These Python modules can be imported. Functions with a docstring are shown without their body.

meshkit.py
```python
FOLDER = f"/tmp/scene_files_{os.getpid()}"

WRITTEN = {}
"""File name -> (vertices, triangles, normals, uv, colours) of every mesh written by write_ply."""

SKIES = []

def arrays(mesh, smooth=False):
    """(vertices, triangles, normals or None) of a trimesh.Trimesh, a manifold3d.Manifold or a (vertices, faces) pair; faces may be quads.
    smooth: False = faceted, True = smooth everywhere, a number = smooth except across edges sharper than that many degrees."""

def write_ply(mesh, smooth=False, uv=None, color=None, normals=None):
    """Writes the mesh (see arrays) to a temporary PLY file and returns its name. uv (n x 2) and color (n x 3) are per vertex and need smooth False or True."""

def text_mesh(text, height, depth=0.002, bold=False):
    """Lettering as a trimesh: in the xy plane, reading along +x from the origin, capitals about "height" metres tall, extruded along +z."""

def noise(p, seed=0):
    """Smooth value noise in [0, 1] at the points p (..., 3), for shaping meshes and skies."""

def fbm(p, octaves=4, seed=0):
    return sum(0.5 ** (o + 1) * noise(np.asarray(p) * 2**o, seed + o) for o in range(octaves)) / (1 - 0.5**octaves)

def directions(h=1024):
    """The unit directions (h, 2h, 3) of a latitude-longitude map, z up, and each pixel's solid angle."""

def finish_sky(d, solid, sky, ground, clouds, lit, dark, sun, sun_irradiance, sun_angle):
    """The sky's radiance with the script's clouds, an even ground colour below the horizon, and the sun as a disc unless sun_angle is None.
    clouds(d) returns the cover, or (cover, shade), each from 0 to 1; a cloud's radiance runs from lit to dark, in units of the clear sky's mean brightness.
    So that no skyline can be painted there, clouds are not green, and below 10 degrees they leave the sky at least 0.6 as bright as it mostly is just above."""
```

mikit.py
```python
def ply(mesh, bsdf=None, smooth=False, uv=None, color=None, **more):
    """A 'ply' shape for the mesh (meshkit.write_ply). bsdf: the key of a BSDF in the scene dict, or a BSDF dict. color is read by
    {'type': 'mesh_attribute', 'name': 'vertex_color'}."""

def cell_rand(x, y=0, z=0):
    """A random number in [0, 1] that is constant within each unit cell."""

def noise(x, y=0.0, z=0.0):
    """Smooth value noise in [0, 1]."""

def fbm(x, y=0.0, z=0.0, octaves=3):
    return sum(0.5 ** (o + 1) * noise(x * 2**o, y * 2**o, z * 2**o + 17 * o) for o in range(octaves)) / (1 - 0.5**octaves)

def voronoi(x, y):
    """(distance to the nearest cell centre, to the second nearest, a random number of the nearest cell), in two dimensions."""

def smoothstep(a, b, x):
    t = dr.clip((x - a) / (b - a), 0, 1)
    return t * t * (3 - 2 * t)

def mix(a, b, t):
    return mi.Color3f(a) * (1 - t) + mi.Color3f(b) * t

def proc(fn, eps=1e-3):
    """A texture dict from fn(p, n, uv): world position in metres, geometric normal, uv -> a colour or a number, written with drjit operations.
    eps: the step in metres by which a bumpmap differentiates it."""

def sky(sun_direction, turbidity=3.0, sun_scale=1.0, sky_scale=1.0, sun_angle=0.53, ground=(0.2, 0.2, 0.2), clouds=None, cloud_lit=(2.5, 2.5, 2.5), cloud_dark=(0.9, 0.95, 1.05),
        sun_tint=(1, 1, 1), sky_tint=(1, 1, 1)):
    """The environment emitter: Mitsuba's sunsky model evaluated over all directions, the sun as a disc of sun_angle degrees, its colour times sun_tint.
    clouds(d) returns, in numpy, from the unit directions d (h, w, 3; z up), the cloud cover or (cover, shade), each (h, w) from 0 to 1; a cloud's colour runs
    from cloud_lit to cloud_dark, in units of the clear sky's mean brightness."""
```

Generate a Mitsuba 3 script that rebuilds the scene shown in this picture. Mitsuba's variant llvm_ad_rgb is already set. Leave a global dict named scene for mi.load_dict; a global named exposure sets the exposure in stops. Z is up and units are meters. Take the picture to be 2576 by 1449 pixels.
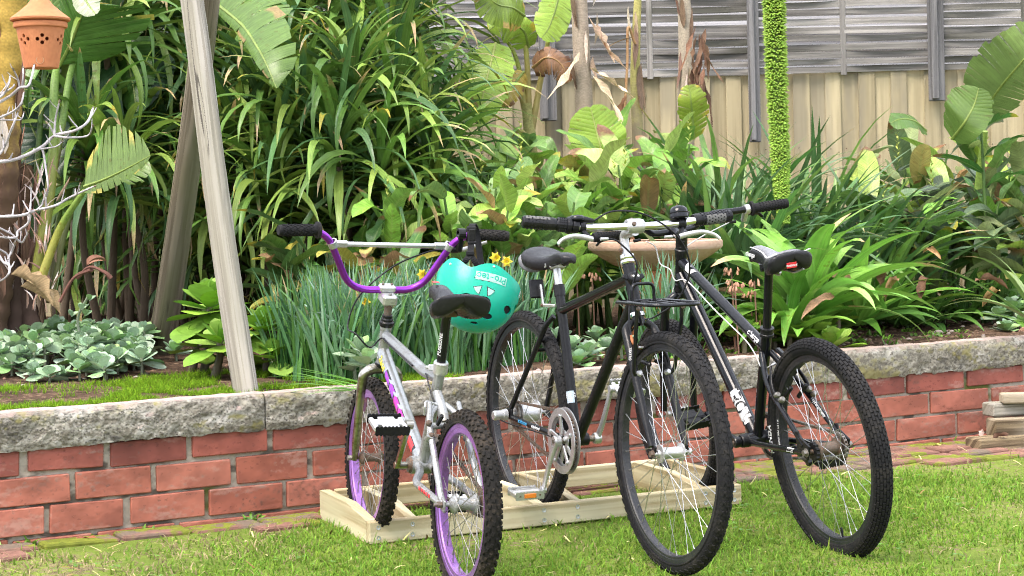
import math
import numpy as np
import trimesh
import manifold3d as m3
import drjit as dr
import mitsuba as mi
import mikit, meshkit
from mikit import noise, fbm, cell_rand, smoothstep, mix, voronoi

scene, labels = {}, {}
T = mi.ScalarTransform4f
# ------------------------------------------------------------------ camera, sky, exposure
F, CX, CY, ROLL, CAMZ = 4600.0, 1288.0, 527.0, 0.022, 1.05     # focal length in pixels of a 2576 x 1449 frame
scene['camera'] = {
    'type': 'perspective', 'fov': math.degrees(2 * math.atan(1288 / F)), 'fov_axis': 'x',
    'principal_point_offset_x': 0.0, 'principal_point_offset_y': (724.5 - CY) / 1449.0,
    'near_clip': 0.1, 'far_clip': 500.0,
    'to_world': T().look_at(origin=[0, 0, CAMZ], target=[0, 10, CAMZ], up=[math.sin(ROLL), 0, math.cos(ROLL)])}
scene['daylight'] = mikit.sky([-0.36, -0.46, 0.81], turbidity=4, sun_scale=0.42, sun_angle=30, clouds=lambda d: 1.0,
                              cloud_lit=(1.98, 2.08, 2.34), cloud_dark=(1.2, 1.2, 1.2), sun_tint=(0.90, 0.96, 1.12))
exposure = 3.3

rng = np.random.default_rng(7)
R_ = lambda a, b: float(rng.uniform(a, b))
A = lambda *x: np.array(x, float)
_cr, _sr = math.cos(ROLL), math.sin(ROLL)


def at(u, v, Y):
    """world point at depth Y along the sight line of a place in the photograph (2576 px wide)"""
    du, dv = u - CX, v - CY
    return A((du * _cr - dv * _sr) / F * Y, Y, CAMZ - (du * _sr + dv * _cr) / F * Y)


def on_level(u, v, z):
    du, dv = u - CX, v - CY
    Y = (CAMZ - z) * F / (du * _sr + dv * _cr)
    return at(u, v, Y)


# ------------------------------------------------------------------ naming
def num(key):
    if key not in scene and key not in labels and not any_prefix(key):
        return key
    k = _count.get(key, 0)
    while True:
        k += 1
        q = f'{key}_{k:03d}'
        if q not in scene and q not in labels and not any_prefix(q):
            _count[key] = k
            return q


_count, _prefixes = {}, set()


def any_prefix(k):
    return k in _prefixes


def thing(name, label, cat, group=None, kind=None):
    key = num(name)
    _prefixes.add(key)
    d = {}
    if label: d['label'] = label
    if cat: d['category'] = cat
    if group: d['group'] = group
    if kind: d['kind'] = kind
    labels[key] = d
    return key


def holder(name, parent):
    key = num(parent + '__' + name)
    _prefixes.add(key)
    return key


def put(name, mesh, bsdf, parent=None, smooth=True, uv=None, color=None, label=None, kind=None):
    key = num(parent + '__' + name if parent else name)
    if isinstance(mesh, tuple) and len(mesh) == 3 and uv is None:
        uv, mesh = mesh[2], mesh[:2]
    scene[key] = mikit.ply(mesh, bsdf, smooth=smooth, uv=uv, color=color)
    if label or kind:
        labels.setdefault(key, {})
        if label: labels[key]['label'] = label
        if kind: labels[key]['kind'] = kind
    return key


# ------------------------------------------------------------------ mesh helpers: (vertices, triangles) pairs
def cat(ms):
    ms = [m[:2] for m in ms]
    n, vs, fs = 0, [], []
    for v, f in ms:
        vs.append(v); fs.append(np.asarray(f) + n); n += len(v)
    return np.vstack(vs), np.vstack(fs)


def unit(v):
    return np.asarray(v, float) / max(np.linalg.norm(v), 1e-12)


def spline(pts, n=8):
    """Catmull-Rom through the points"""
    p = np.asarray(pts, float)
    q = np.vstack([2 * p[0] - p[1], p, 2 * p[-1] - p[-2]])
    out = []
    for i in range(1, len(q) - 2):
        t = np.linspace(0, 1, n, endpoint=False)[:, None]
        a, b, c, d = q[i - 1], q[i], q[i + 1], q[i + 2]
        out.append(0.5 * (2 * b + (c - a) * t + (2 * a - 5 * b + 4 * c - d) * t ** 2 + (3 * b - a - 3 * c + d) * t ** 3))
    return np.vstack(out + [p[-1:]])


def fillet(pts, rad, n=5):
    """polyline with rounded corners"""
    p = [np.asarray(x, float) for x in pts]
    out = [p[0]]
    for i in range(1, len(p) - 1):
        a, b = p[i - 1] - p[i], p[i + 1] - p[i]
        r = min(rad, 0.45 * np.linalg.norm(a), 0.45 * np.linalg.norm(b))
        s, e = p[i] + unit(a) * r, p[i] + unit(b) * r
        for t in np.linspace(0, 1, n):
            out.append((1 - t) ** 2 * s + 2 * t * (1 - t) * p[i] + t * t * e)
    out.append(p[-1])
    return np.array(out)


def tube(pts, r, sides=10, caps=True, flat=1.0, ref=None):
    """sweep of a round (or flattened) section; returns vertices, faces, uv = (arc, length)"""
    p = np.asarray(pts, float)
    n = len(p)
    r = np.broadcast_to(np.asarray(r, float), (n,)) if np.ndim(r) == 0 or len(np.atleast_1d(r)) == n else np.interp(np.linspace(0, 1, n), np.linspace(0, 1, len(r)), r)
    t = np.gradient(p, axis=0)
    t /= np.linalg.norm(t, axis=1, keepdims=True) + 1e-12
    a = np.cross(t[0], ref if ref is not None else (A(0, 0, 1) if abs(t[0][2]) < 0.9 else A(1, 0, 0)))
    a = unit(a)
    As = []
    for i in range(n):
        a = unit(a - t[i] * (a @ t[i]))
        As.append(a)
    As = np.array(As)
    B = np.cross(t, As)
    ang = np.arange(sides + 1) * 2 * np.pi / sides
    ring = np.cos(ang)[None, :, None] * As[:, None] + flat * np.sin(ang)[None, :, None] * B[:, None]
    v = (p[:, None] + r[:, None, None] * ring).reshape(-1, 3)
    L = np.r_[0, np.cumsum(np.linalg.norm(np.diff(p, axis=0), axis=1))]
    uv = np.stack([np.broadcast_to(ang * r.mean(), (n, sides + 1)), np.broadcast_to(L[:, None], (n, sides + 1))], -1).reshape(-1, 2)
    i, j = np.meshgrid(np.arange(n - 1), np.arange(sides), indexing='ij')
    k = (i * (sides + 1) + j).ravel()
    f = np.vstack([np.stack([k, k + 1, k + sides + 2], 1), np.stack([k, k + sides + 2, k + sides + 1], 1)])
    if caps:
        for e, rev in ((0, True), (n - 1, False)):
            m = len(v)
            ringv = v[e * (sides + 1):e * (sides + 1) + sides]
            v = np.vstack([v, ringv, p[e:e + 1]])
            uv = np.vstack([uv, uv[e * (sides + 1):e * (sides + 1) + sides], [[0, L[e]]]])
            q = np.arange(sides)
            tri = np.stack([m + q, m + (q + 1) % sides, np.full(sides, m + sides)], 1)
            f = np.vstack([f, tri[:, ::-1] if rev else tri])
    return v, f, uv


def lathe(prof, n=32, crisp=True, arc=2 * np.pi):
    """profile [(radius, height)] turned about z; crisp: each profile step has its own edge"""
    p = np.asarray(prof, float)
    ang = np.linspace(0, arc, n + 1)
    segs = [p[i:i + 2] for i in range(len(p) - 1)] if crisp else [p]
    vs, fs, m = [], [], 0
    for s in segs:
        v = np.stack([s[:, None, 0] * np.cos(ang), s[:, None, 0] * np.sin(ang), np.broadcast_to(s[:, None, 1], (len(s), n + 1))], -1).reshape(-1, 3)
        i, j = np.meshgrid(np.arange(len(s) - 1), np.arange(n), indexing='ij')
        k = (i * (n + 1) + j).ravel() + m
        fs += [np.stack([k, k + 1, k + n + 2], 1), np.stack([k, k + n + 2, k + n + 1], 1)]
        vs.append(v); m += len(v)
    return np.vstack(vs), np.vstack(fs)


def box(L, W, H, b=0.0, axes=None, c=(0, 0, 0), off=None):
    """bevelled box; vertices, faces, uv = (along the first axis, across)"""
    h = A(L, W, H) / 2
    b = min(b, 0.45 * min(L, W, H))
    s = np.array([[x, y, z] for x in (-1, 1) for y in (-1, 1) for z in (-1, 1)], float)
    if b > 0:
        v = np.vstack([s * (h - b * (1 - np.eye(3)[k])) for k in range(3)])
        m = m3.Manifold.hull_points(v).to_mesh()
        v, f = np.array(m.vert_properties[:, :3], float), np.array(m.tri_verts)
        v, f = v[f].reshape(-1, 3), np.arange(len(f) * 3).reshape(-1, 3)
    else:
        v = s * h
        f = np.array([[0, 1, 3], [0, 3, 2], [4, 6, 7], [4, 7, 5], [0, 4, 5], [0, 5, 1], [2, 3, 7], [2, 7, 6], [0, 2, 6], [0, 6, 4], [1, 5, 7], [1, 7, 3]])
        v, f = v[f].reshape(-1, 3), np.arange(36).reshape(-1, 3)
    o = (R_(0, 50), R_(0, 50)) if off is None else off
    uv = np.stack([v[:, 0] + o[0], v[:, 1] + v[:, 2] + o[1]], 1)
    if axes is not None:
        v = v @ np.array([unit(x) for x in axes])
    return v + np.asarray(c, float), f, uv


def beam(p, q, W, H, b=0.003, up=(0, 0, 1)):
    """bevelled bar from p to q"""
    p, q = np.asarray(p, float), np.asarray(q, float)
    x = unit(q - p); y = unit(np.cross(up, x)); z = np.cross(x, y)
    return box(np.linalg.norm(q - p), W, H, b, (x, y, z), (p + q) / 2)


def man(mesh):
    v, f = mesh[:2]
    m = trimesh.Trimesh(v, f, process=True); m.merge_vertices()
    return m3.Manifold(m3.Mesh(np.asarray(m.vertices, np.float32), np.asarray(m.faces, np.uint32)))


def mesh_of(m):
    q = m.to_mesh()
    return np.array(q.vert_properties[:, :3], float), np.array(q.tri_verts)


def flatshade(m):
    v, f = m[:2]
    return v[f].reshape(-1, 3), np.arange(len(f) * 3).reshape(-1, 3)


def ball(c, r, sub=2):
    m = trimesh.creation.icosphere(subdivisions=sub)
    return np.array(m.vertices) * r + np.asarray(c, float), np.array(m.faces)


def grid_faces(n, m):
    i, j = np.meshgrid(np.arange(n - 1), np.arange(m - 1), indexing='ij')
    k = (i * m + j).ravel()
    return np.vstack([np.stack([k, k + 1, k + m + 1], 1), np.stack([k, k + m + 1, k + m], 1)])


def turned(m, axis, c, x=None):
    """mesh built about z, laid so that z runs along axis, at c"""
    z = unit(axis)
    x = unit(np.cross(A(0, 1, 0) if abs(z[1]) < 0.9 else A(1, 0, 0), z)) if x is None else unit(x - z * (np.asarray(x) @ z))
    y = np.cross(z, x)
    return (m[0] @ np.array([x, y, z]) + np.asarray(c, float),) + tuple(m[1:])


# ------------------------------------------------------------------ materials
def rgb(c): return {'type': 'rgb', 'value': [float(x) for x in np.broadcast_to(c, 3)]}


def pr(c, rough=0.5, metal=0.0, spec=0.5, bump=None, coat=0.0, two=True, **k):
    col = c if isinstance(c, dict) else mikit.proc(c) if callable(c) else rgb(c)
    d = {'type': 'principled', 'base_color': col, 'roughness': mikit.proc(rough) if callable(rough) else float(rough), 'metallic': float(metal), 'specular': float(spec), **k}
    if coat: d |= {'clearcoat': float(coat), 'clearcoat_gloss': 0.9}
    if bump:
        d = {'type': 'bumpmap', 'arbitrary': mikit.proc(bump[0], eps=bump[2] if len(bump) > 2 else 1e-3), 'scale': float(bump[1]), 'bsdf': d}
    return {'type': 'twosided', 'bsdf': d} if two else d


VC = {'type': 'mesh_attribute', 'name': 'vertex_color'}
# plant colours: each leaf carries its row of this table in the whole part of uv.x, its length in the fraction, its width in uv.y
PAL, TAB = [], [None]


def pal(c0, c1=None, tip=None, tipf=0.0, mid=0.0, vein=0.0):
    c0 = np.asarray(c0, float)
    c1 = c0 if c1 is None else np.asarray(c1, float)
    tip = c1 if tip is None else np.asarray(tip, float)
    PAL.append([*np.clip(c0, .002, .9), *np.clip(c1, .002, .9), *np.clip(tip, .002, .9), tipf, mid, vein])
    return len(PAL) - 1.0


def pal_uv(col, n, s=0.5, tip=None):
    return np.stack([np.full(n, pal(col, tip)) + s * 0.98, np.full(n, 0.3)], 1)


def plant_col(p, n, uv):
    k = dr.floor(uv.x)
    s = (uv.x - k) / 0.98
    a = dr.abs(2 * uv.y - 1)
    row = mi.UInt32(dr.maximum(k, 0)) * 12
    g = lambda j: dr.gather(mi.Float, TAB[0], row + j)
    c = dr.lerp(mi.Color3f(g(0), g(1), g(2)), mi.Color3f(g(3), g(4), g(5)), s)
    vein = g(11)
    bl = fbm(p.x * 22, p.y * 22, p.z * 22, octaves=3)
    fine = noise(p.x * 150, p.y * 150, p.z * 150)
    lat = noise((s * 34 - a * 3.5) * dr.maximum(vein, 0) * 2.2 + k * 7, a * 1.5)
    lon = noise(uv.y * 16 + k * 3, s * 2.5)
    w = dr.select(vein > 0, lat, lon)
    c = c * (0.80 + 0.40 * bl) * (1 + dr.minimum(dr.abs(vein), 1) * 0.55 * (w - 0.5))
    c = mix(c, mi.Color3f(0.34, 0.42, 0.15), g(10) * smoothstep(0.16, 0.06, a))
    tf = g(9)
    r = cell_rand(k, 5)
    t = smoothstep(1 - tf, 1 - tf * 0.45, s + 0.22 * (bl - 0.5) + 0.06 * a) * dr.select(tf > 0, 1.0, 0.0)
    c = mix(c, mi.Color3f(g(6), g(7), g(8)) * (0.75 + 0.5 * fine), t)
    spot = smoothstep(0.70, 0.80, noise(p.x * 60 + 3, p.y * 60, p.z * 60)) * smoothstep(0.55, 1.0, r)
    return mix(c, c * mi.Color3f(0.75, 0.45, 0.3), spot * 0.6)


PC = mikit.proc(plant_col)
scene['leaf'] = {'type': 'blendbsdf', 'weight': 0.62, 'a': {'type': 'principledthin', 'base_color': PC, 'roughness': 0.4, 'spec_trans': 0.0, 'diff_trans': 0.9, 'eta': 1.45},
                 'b': {'type': 'twosided', 'bsdf': {'type': 'principled', 'base_color': PC, 'roughness': 0.36, 'specular': 0.62}}}
scene['waxy'] = pr(PC, 0.5, spec=0.4)
scene['grass'] = {'type': 'principledthin', 'base_color': VC, 'roughness': 0.5, 'spec_trans': 0.0, 'diff_trans': 0.6, 'eta': 1.35}
scene['matte'] = pr(PC, 0.85, spec=0.25)


def soil_col(p, n, uv):
    a = fbm(p.x * 9, p.y * 9, p.z * 9, octaves=5)
    b = fbm(p.x * 60 + 5, p.y * 60, p.z * 60, octaves=3)
    c = mix((0.035, 0.022, 0.014), (0.12, 0.075, 0.048), smoothstep(0.3, 0.75, a * 0.5 + b * 0.5))
    return mix(c, (0.24, 0.17, 0.11), smoothstep(0.66, 0.8, b))


def soil_bump(p, n, uv): return fbm(p.x * 40, p.y * 40, p.z * 40, octaves=4)


def turf_col(p, n, uv):
    a = fbm(p.x * 3, p.y * 3, octaves=4)
    b = fbm(p.x * 70, p.y * 70, octaves=2)
    c = mix((0.06, 0.09, 0.015), (0.15, 0.20, 0.03), a)
    return mix(c, (0.16, 0.125, 0.07), smoothstep(0.5, 0.75, 0.5 * a + 0.5 * b))


def path_col(p, n, uv):
    a = fbm(p.x * 4, p.y * 4, octaves=4)
    b = fbm(p.x * 45, p.y * 45, octaves=3)
    c = mix((0.10, 0.05, 0.036), (0.27, 0.145, 0.11), 0.6 * a + 0.4 * b)
    c = mix(c, (0.13, 0.10, 0.075), smoothstep(0.5, 0.7, fbm(p.x * 7 + 3, p.y * 7, octaves=3)))
    m = smoothstep(0.5, 0.58, 0.72 * fbm(p.x * 5 + 9, p.y * 5 + 2, octaves=4) + 0.28 * b)
    return mix(c, mix((0.07, 0.085, 0.012), (0.17, 0.19, 0.025), b), m)


def brick_col(p, n, uv):
    r = cell_rand(dr.floor(uv.x / 10), 3)
    s = cell_rand(dr.floor(uv.x / 10), 8)
    a = fbm(p.x * 12, p.y * 12, p.z * 14, octaves=4)
    b = fbm(p.x * 90, p.y * 90, p.z * 90, octaves=3)
    top = smoothstep(0.235, 0.255, p.z)                    # the top course is of darker plum bricks
    lo = mix((0.29, 0.093, 0.060), (0.38, 0.135, 0.092), r)
    hi = mix((0.16, 0.045, 0.037), (0.28, 0.08, 0.058), s)
    c = mix(lo, hi, top * 0.8)
    c = mix(c * 0.78, c * 1.18, smoothstep(0.3, 0.7, a))
    c = mix(c, c * 0.6, smoothstep(0.62, 0.78, b) * 0.7)
    run = smoothstep(0.5, 0.75, fbm((p.x * 0.86 + p.y * 0.5) * 26 + 3, p.z * 3, octaves=4))
    c = mix(c, c * 0.8, run * 0.4)
    c = mix(c, (0.10, 0.07, 0.055), smoothstep(0.58, 0.72, 0.6 * fbm(p.x * 6 + 2, p.y * 6, p.z * 9 + 5, octaves=4) + 0.4 * b) * 0.35)
    w = smoothstep(0.56, 0.78, fbm(p.x * 8 + 4, p.y * 8, p.z * 22 + 2, octaves=4) * 0.72 + 0.32 * b)
    return mix(c, (0.48, 0.33, 0.27), w * 0.38)


def brick_bump(p, n, uv): return fbm(p.x * 70, p.y * 70, p.z * 70, octaves=4)


def mortar_col(p, n, uv):
    a = fbm(p.x * 14, p.y * 14, p.z * 14, octaves=4)
    b = fbm(p.x * 120, p.y * 120, p.z * 120, octaves=2)
    c = mix((0.24, 0.21, 0.165), (0.50, 0.455, 0.375), 0.55 * a + 0.45 * b)
    c = mix(c, (0.05, 0.04, 0.03), smoothstep(0.54, 0.68, fbm(p.x * 11 + 3, p.y * 11, p.z * 20, octaves=4)) * 0.8)
    return mix(c, (0.10, 0.11, 0.03), smoothstep(0.56, 0.7, fbm(p.x * 6 + 8, p.y * 6, p.z * 9, octaves=3)))


def cope_col(p, n, uv):
    a = fbm(p.x * 5, p.y * 5, p.z * 7, octaves=4)
    b = fbm(p.x * 50, p.y * 50, p.z * 50, octaves=4)
    g = fbm(p.x * 120, p.y * 120, p.z * 120, octaves=2)
    d, e, r = voronoi((p.x * 0.86 + p.y * 0.5) * 120, p.z * 120 + p.y * 40)
    c = mix((0.15, 0.135, 0.105), (0.36, 0.34, 0.29), smoothstep(0.32, 0.68, 0.6 * b + 0.4 * g))
    c = mix(c, (0.52, 0.50, 0.46), smoothstep(0.5, 0.7, 0.6 * fbm(p.x * 10 + 1, p.y * 10, p.z * 16, octaves=4) + 0.4 * b) * 0.75)   # washed, pale
    c = mix(c, (0.10, 0.09, 0.08), smoothstep(0.74, 0.84, r) * smoothstep(0.5, 0.2, d) * 0.8)                   # exposed stones
    c = mix(c, (0.045, 0.04, 0.033), smoothstep(0.55, 0.68, 0.55 * fbm(p.x * 7 + 7, p.y * 7, p.z * 10, octaves=4) + 0.45 * b) * 0.85)  # black algae
    li = smoothstep(0.50, 0.64, 0.6 * fbm(p.x * 4 + 2, p.y * 4 + 7, p.z * 6, octaves=5) + 0.4 * b)
    c = mix(c, mix((0.17, 0.15, 0.045), (0.30, 0.27, 0.11), b), li * 0.8)                              # lichen
    up = smoothstep(0.55, 0.9, n.z)
    return mix(c, mix((0.30, 0.215, 0.185), (0.46, 0.36, 0.32), 0.5 * b + 0.5 * a), up * 0.85)


def cope_bump(p, n, uv):
    d, e, r = voronoi((p.x * 0.86 + p.y * 0.5) * 95, p.z * 95 + p.y * 40)
    return fbm(p.x * 60, p.y * 60, p.z * 60, octaves=4) + 0.5 * smoothstep(0.5, 0.2, d) * r


def wood(light, dark, streak=55.0, along=2.2, knots=0.0, stain=(0.3, 0.25, 0.1), stain_amt=0.0, crack=0.0, vary=0.18):
    def col(p, n, uv):
        w = 0.25 * fbm(uv.x * 1.3, uv.y * 6, octaves=2)
        g = fbm(uv.x * along, (uv.y + w * 0.12) * streak, octaves=4)
        h = fbm(uv.x * along * 4 + 3, uv.y * streak * 4, octaves=2)
        piece = cell_rand(dr.floor(uv.y * 0.6 + 0.2), dr.floor(uv.x * 0.02))
        c = mix(light, dark, smoothstep(0.32, 0.72, 0.65 * g + 0.35 * h))
        c = c * (1 - vary + 2 * vary * piece)
        if stain_amt:
            c = mix(c, stain, stain_amt * smoothstep(0.5, 0.7, fbm(uv.x * 1.5 + 9, uv.y * 9, octaves=4)))
        if crack:      # long drying cracks along the grain
            k = dr.abs(fbm(uv.x * 0.9 + 4, uv.y * 22 + 0.25 * noise(uv.x * 3, uv.y * 8), octaves=3) - 0.5)
            on = smoothstep(0.45, 0.6, noise(uv.x * 1.7 + 11, uv.y * 14))
            c = mix(c, (0.035, 0.03, 0.025), crack * 0.8 * smoothstep(0.02, 0.004, k) * on)
        return c
    return col


def wood_bump(p, n, uv): return fbm(uv.x * 3, uv.y * 120, octaves=3)


scene['soil'] = pr(soil_col, 0.95, spec=0.2, bump=(soil_bump, 0.02))
scene['turf'] = pr(turf_col, 0.95, spec=0.2, bump=(soil_bump, 0.012))
scene['paving'] = pr(path_col, 0.9, spec=0.25, bump=(soil_bump, 0.006))
scene['brick'] = pr(brick_col, 0.72, spec=0.35, bump=(brick_bump, 0.0022))
scene['mortar'] = pr(mortar_col, 0.95, spec=0.2, bump=(brick_bump, 0.006))
scene['coping'] = pr(cope_col, 0.92, spec=0.25, bump=(cope_bump, 0.008))
scene['paling_wood'] = pr(wood((0.45, 0.385, 0.24), (0.32, 0.27, 0.165), 20, 0.7, stain=(0.23, 0.205, 0.155), stain_amt=0.6), 0.85, spec=0.2, bump=(wood_bump, 0.002))
scene['grey_wood'] = pr(wood((0.28, 0.265, 0.245), (0.12, 0.113, 0.105), 30, 0.9, stain=(0.05, 0.052, 0.036), stain_amt=0.6, vary=0.38), 0.9, spec=0.2, bump=(wood_bump, 0.003))
scene['post_grey'] = pr(wood((0.20, 0.195, 0.195), (0.11, 0.108, 0.11), 45, 1.2), 0.85, spec=0.2, bump=(wood_bump, 0.002))
scene['pole_pale'] = pr(wood((0.37, 0.348, 0.30), (0.165, 0.15, 0.122), 60, 0.9, stain=(0.23, 0.22, 0.165), stain_amt=0.5, crack=1.0), 0.85, spec=0.2, bump=(wood_bump, 0.004))
scene['pole_dark'] = pr(wood((0.21, 0.182, 0.135), (0.115, 0.096, 0.068), 40, 1.0, stain=(0.10, 0.11, 0.05), stain_amt=0.6, crack=0.7), 0.85, spec=0.2, bump=(wood_bump, 0.003))
scene['pine'] = pr(wood((0.53, 0.475, 0.315), (0.30, 0.235, 0.125), 26, 0.8, stain=(0.40, 0.42, 0.27), stain_amt=0.4), 0.6, spec=0.3, bump=(wood_bump, 0.0008))
scene['old_timber'] = pr(wood((0.26, 0.20, 0.12), (0.09, 0.065, 0.04), 45, 2, stain=(0.4, 0.35, 0.27), stain_amt=0.6), 0.9, spec=0.2, bump=(wood_bump, 0.004))


def dusty(base, dust, amt, f=18):
    def col(p, n, uv):
        a = fbm(p.x * f, p.y * f, p.z * f, octaves=4)
        b = fbm(p.x * f * 9, p.y * f * 9, p.z * f * 9, octaves=2)
        return mix(base, dust, amt * smoothstep(0.42, 0.72, 0.6 * a + 0.4 * b))
    return col


def rough_var(lo, hi, f=30):
    return lambda p, n, uv: lo + (hi - lo) * fbm(p.x * f, p.y * f, p.z * f, octaves=3)


scene['rubber'] = pr(dusty((0.009, 0.009, 0.010), (0.030, 0.027, 0.023), 0.7), 0.7, spec=0.25)
scene['muddy_rubber'] = pr(dusty((0.011, 0.010, 0.009), (0.050, 0.039, 0.028), 0.8, 14), 0.8, spec=0.22)
scene['black_gloss'] = pr(dusty((0.005, 0.0055, 0.008), (0.014, 0.014, 0.014), 0.4), rough_var(0.10, 0.26), spec=0.42)
scene['black_satin'] = pr(dusty((0.007, 0.0072, 0.009), (0.020, 0.0195, 0.0185), 0.5), rough_var(0.26, 0.45), spec=0.32)
scene['black_rim'] = pr(dusty((0.016, 0.017, 0.021), (0.045, 0.043, 0.04), 0.6), 0.4, spec=0.5)
scene['black_vinyl'] = pr(dusty((0.009, 0.009, 0.011), (0.02, 0.02, 0.022), 0.5), rough_var(0.32, 0.5), spec=0.4)
scene['grey_vinyl'] = pr((0.17, 0.175, 0.19), 0.5, spec=0.4)
scene['grip_grey'] = pr((0.13, 0.13, 0.125), 0.8, spec=0.25)
scene['webbing'] = pr((0.012, 0.012, 0.014), 0.75, spec=0.3)
scene['alloy'] = pr(dusty((0.62, 0.62, 0.62), (0.36, 0.35, 0.33), 0.6, 30), rough_var(0.25, 0.45), metal=0.75)
scene['chrome'] = pr((0.82, 0.82, 0.83), 0.1, metal=1.0)
scene['spoke_steel'] = pr((0.62, 0.62, 0.62), 0.3, metal=0.9)
scene['dull_spoke'] = pr((0.34, 0.325, 0.30), 0.4, metal=0.8)
scene['dull_steel'] = pr(dusty((0.30, 0.285, 0.26), (0.16, 0.10, 0.06), 0.9, 40), rough_var(0.35, 0.6), metal=0.8)
scene['rusty_steel'] = pr(dusty((0.13, 0.105, 0.085), (0.15, 0.07, 0.035), 0.9, 60), 0.65, metal=0.35)
scene['silver_paint'] = pr(dusty((0.36, 0.38, 0.39), (0.22, 0.21, 0.18), 0.6, 16), rough_var(0.22, 0.38), metal=0.7, spec=0.6, coat=0.2)
scene['silver_worn'] = pr(dusty((0.36, 0.37, 0.37), (0.17, 0.155, 0.125), 0.8, 26), rough_var(0.3, 0.5), metal=0.6, spec=0.5)
scene['fork_chrome'] = pr(dusty((0.48, 0.46, 0.40), (0.17, 0.14, 0.09), 0.8, 14), rough_var(0.16, 0.4), metal=1.0)
scene['purple_anodised'] = pr(dusty((0.30, 0.03, 0.50), (0.20, 0.02, 0.34), 0.7, 30), 0.2, metal=0.75, coat=0.8)
scene['purple_rim'] = pr(dusty((0.33, 0.155, 0.48), (0.22, 0.11, 0.30), 0.7, 26), 0.26, metal=0.6, coat=0.5)
scene['teal_shell'] = pr(dusty((0.004, 0.37, 0.25), (0.015, 0.31, 0.215), 0.5, 22), 0.32, spec=0.4)
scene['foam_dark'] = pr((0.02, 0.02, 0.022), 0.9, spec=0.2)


def terra(lo, hi):
    return lambda p, n, uv: mix(lo, hi, smoothstep(0.3, 0.7, 0.6 * fbm(p.x * 9, p.y * 9, p.z * 12, octaves=4) + 0.4 * fbm(p.x * 80, p.y * 80, p.z * 80, octaves=2)))


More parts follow.
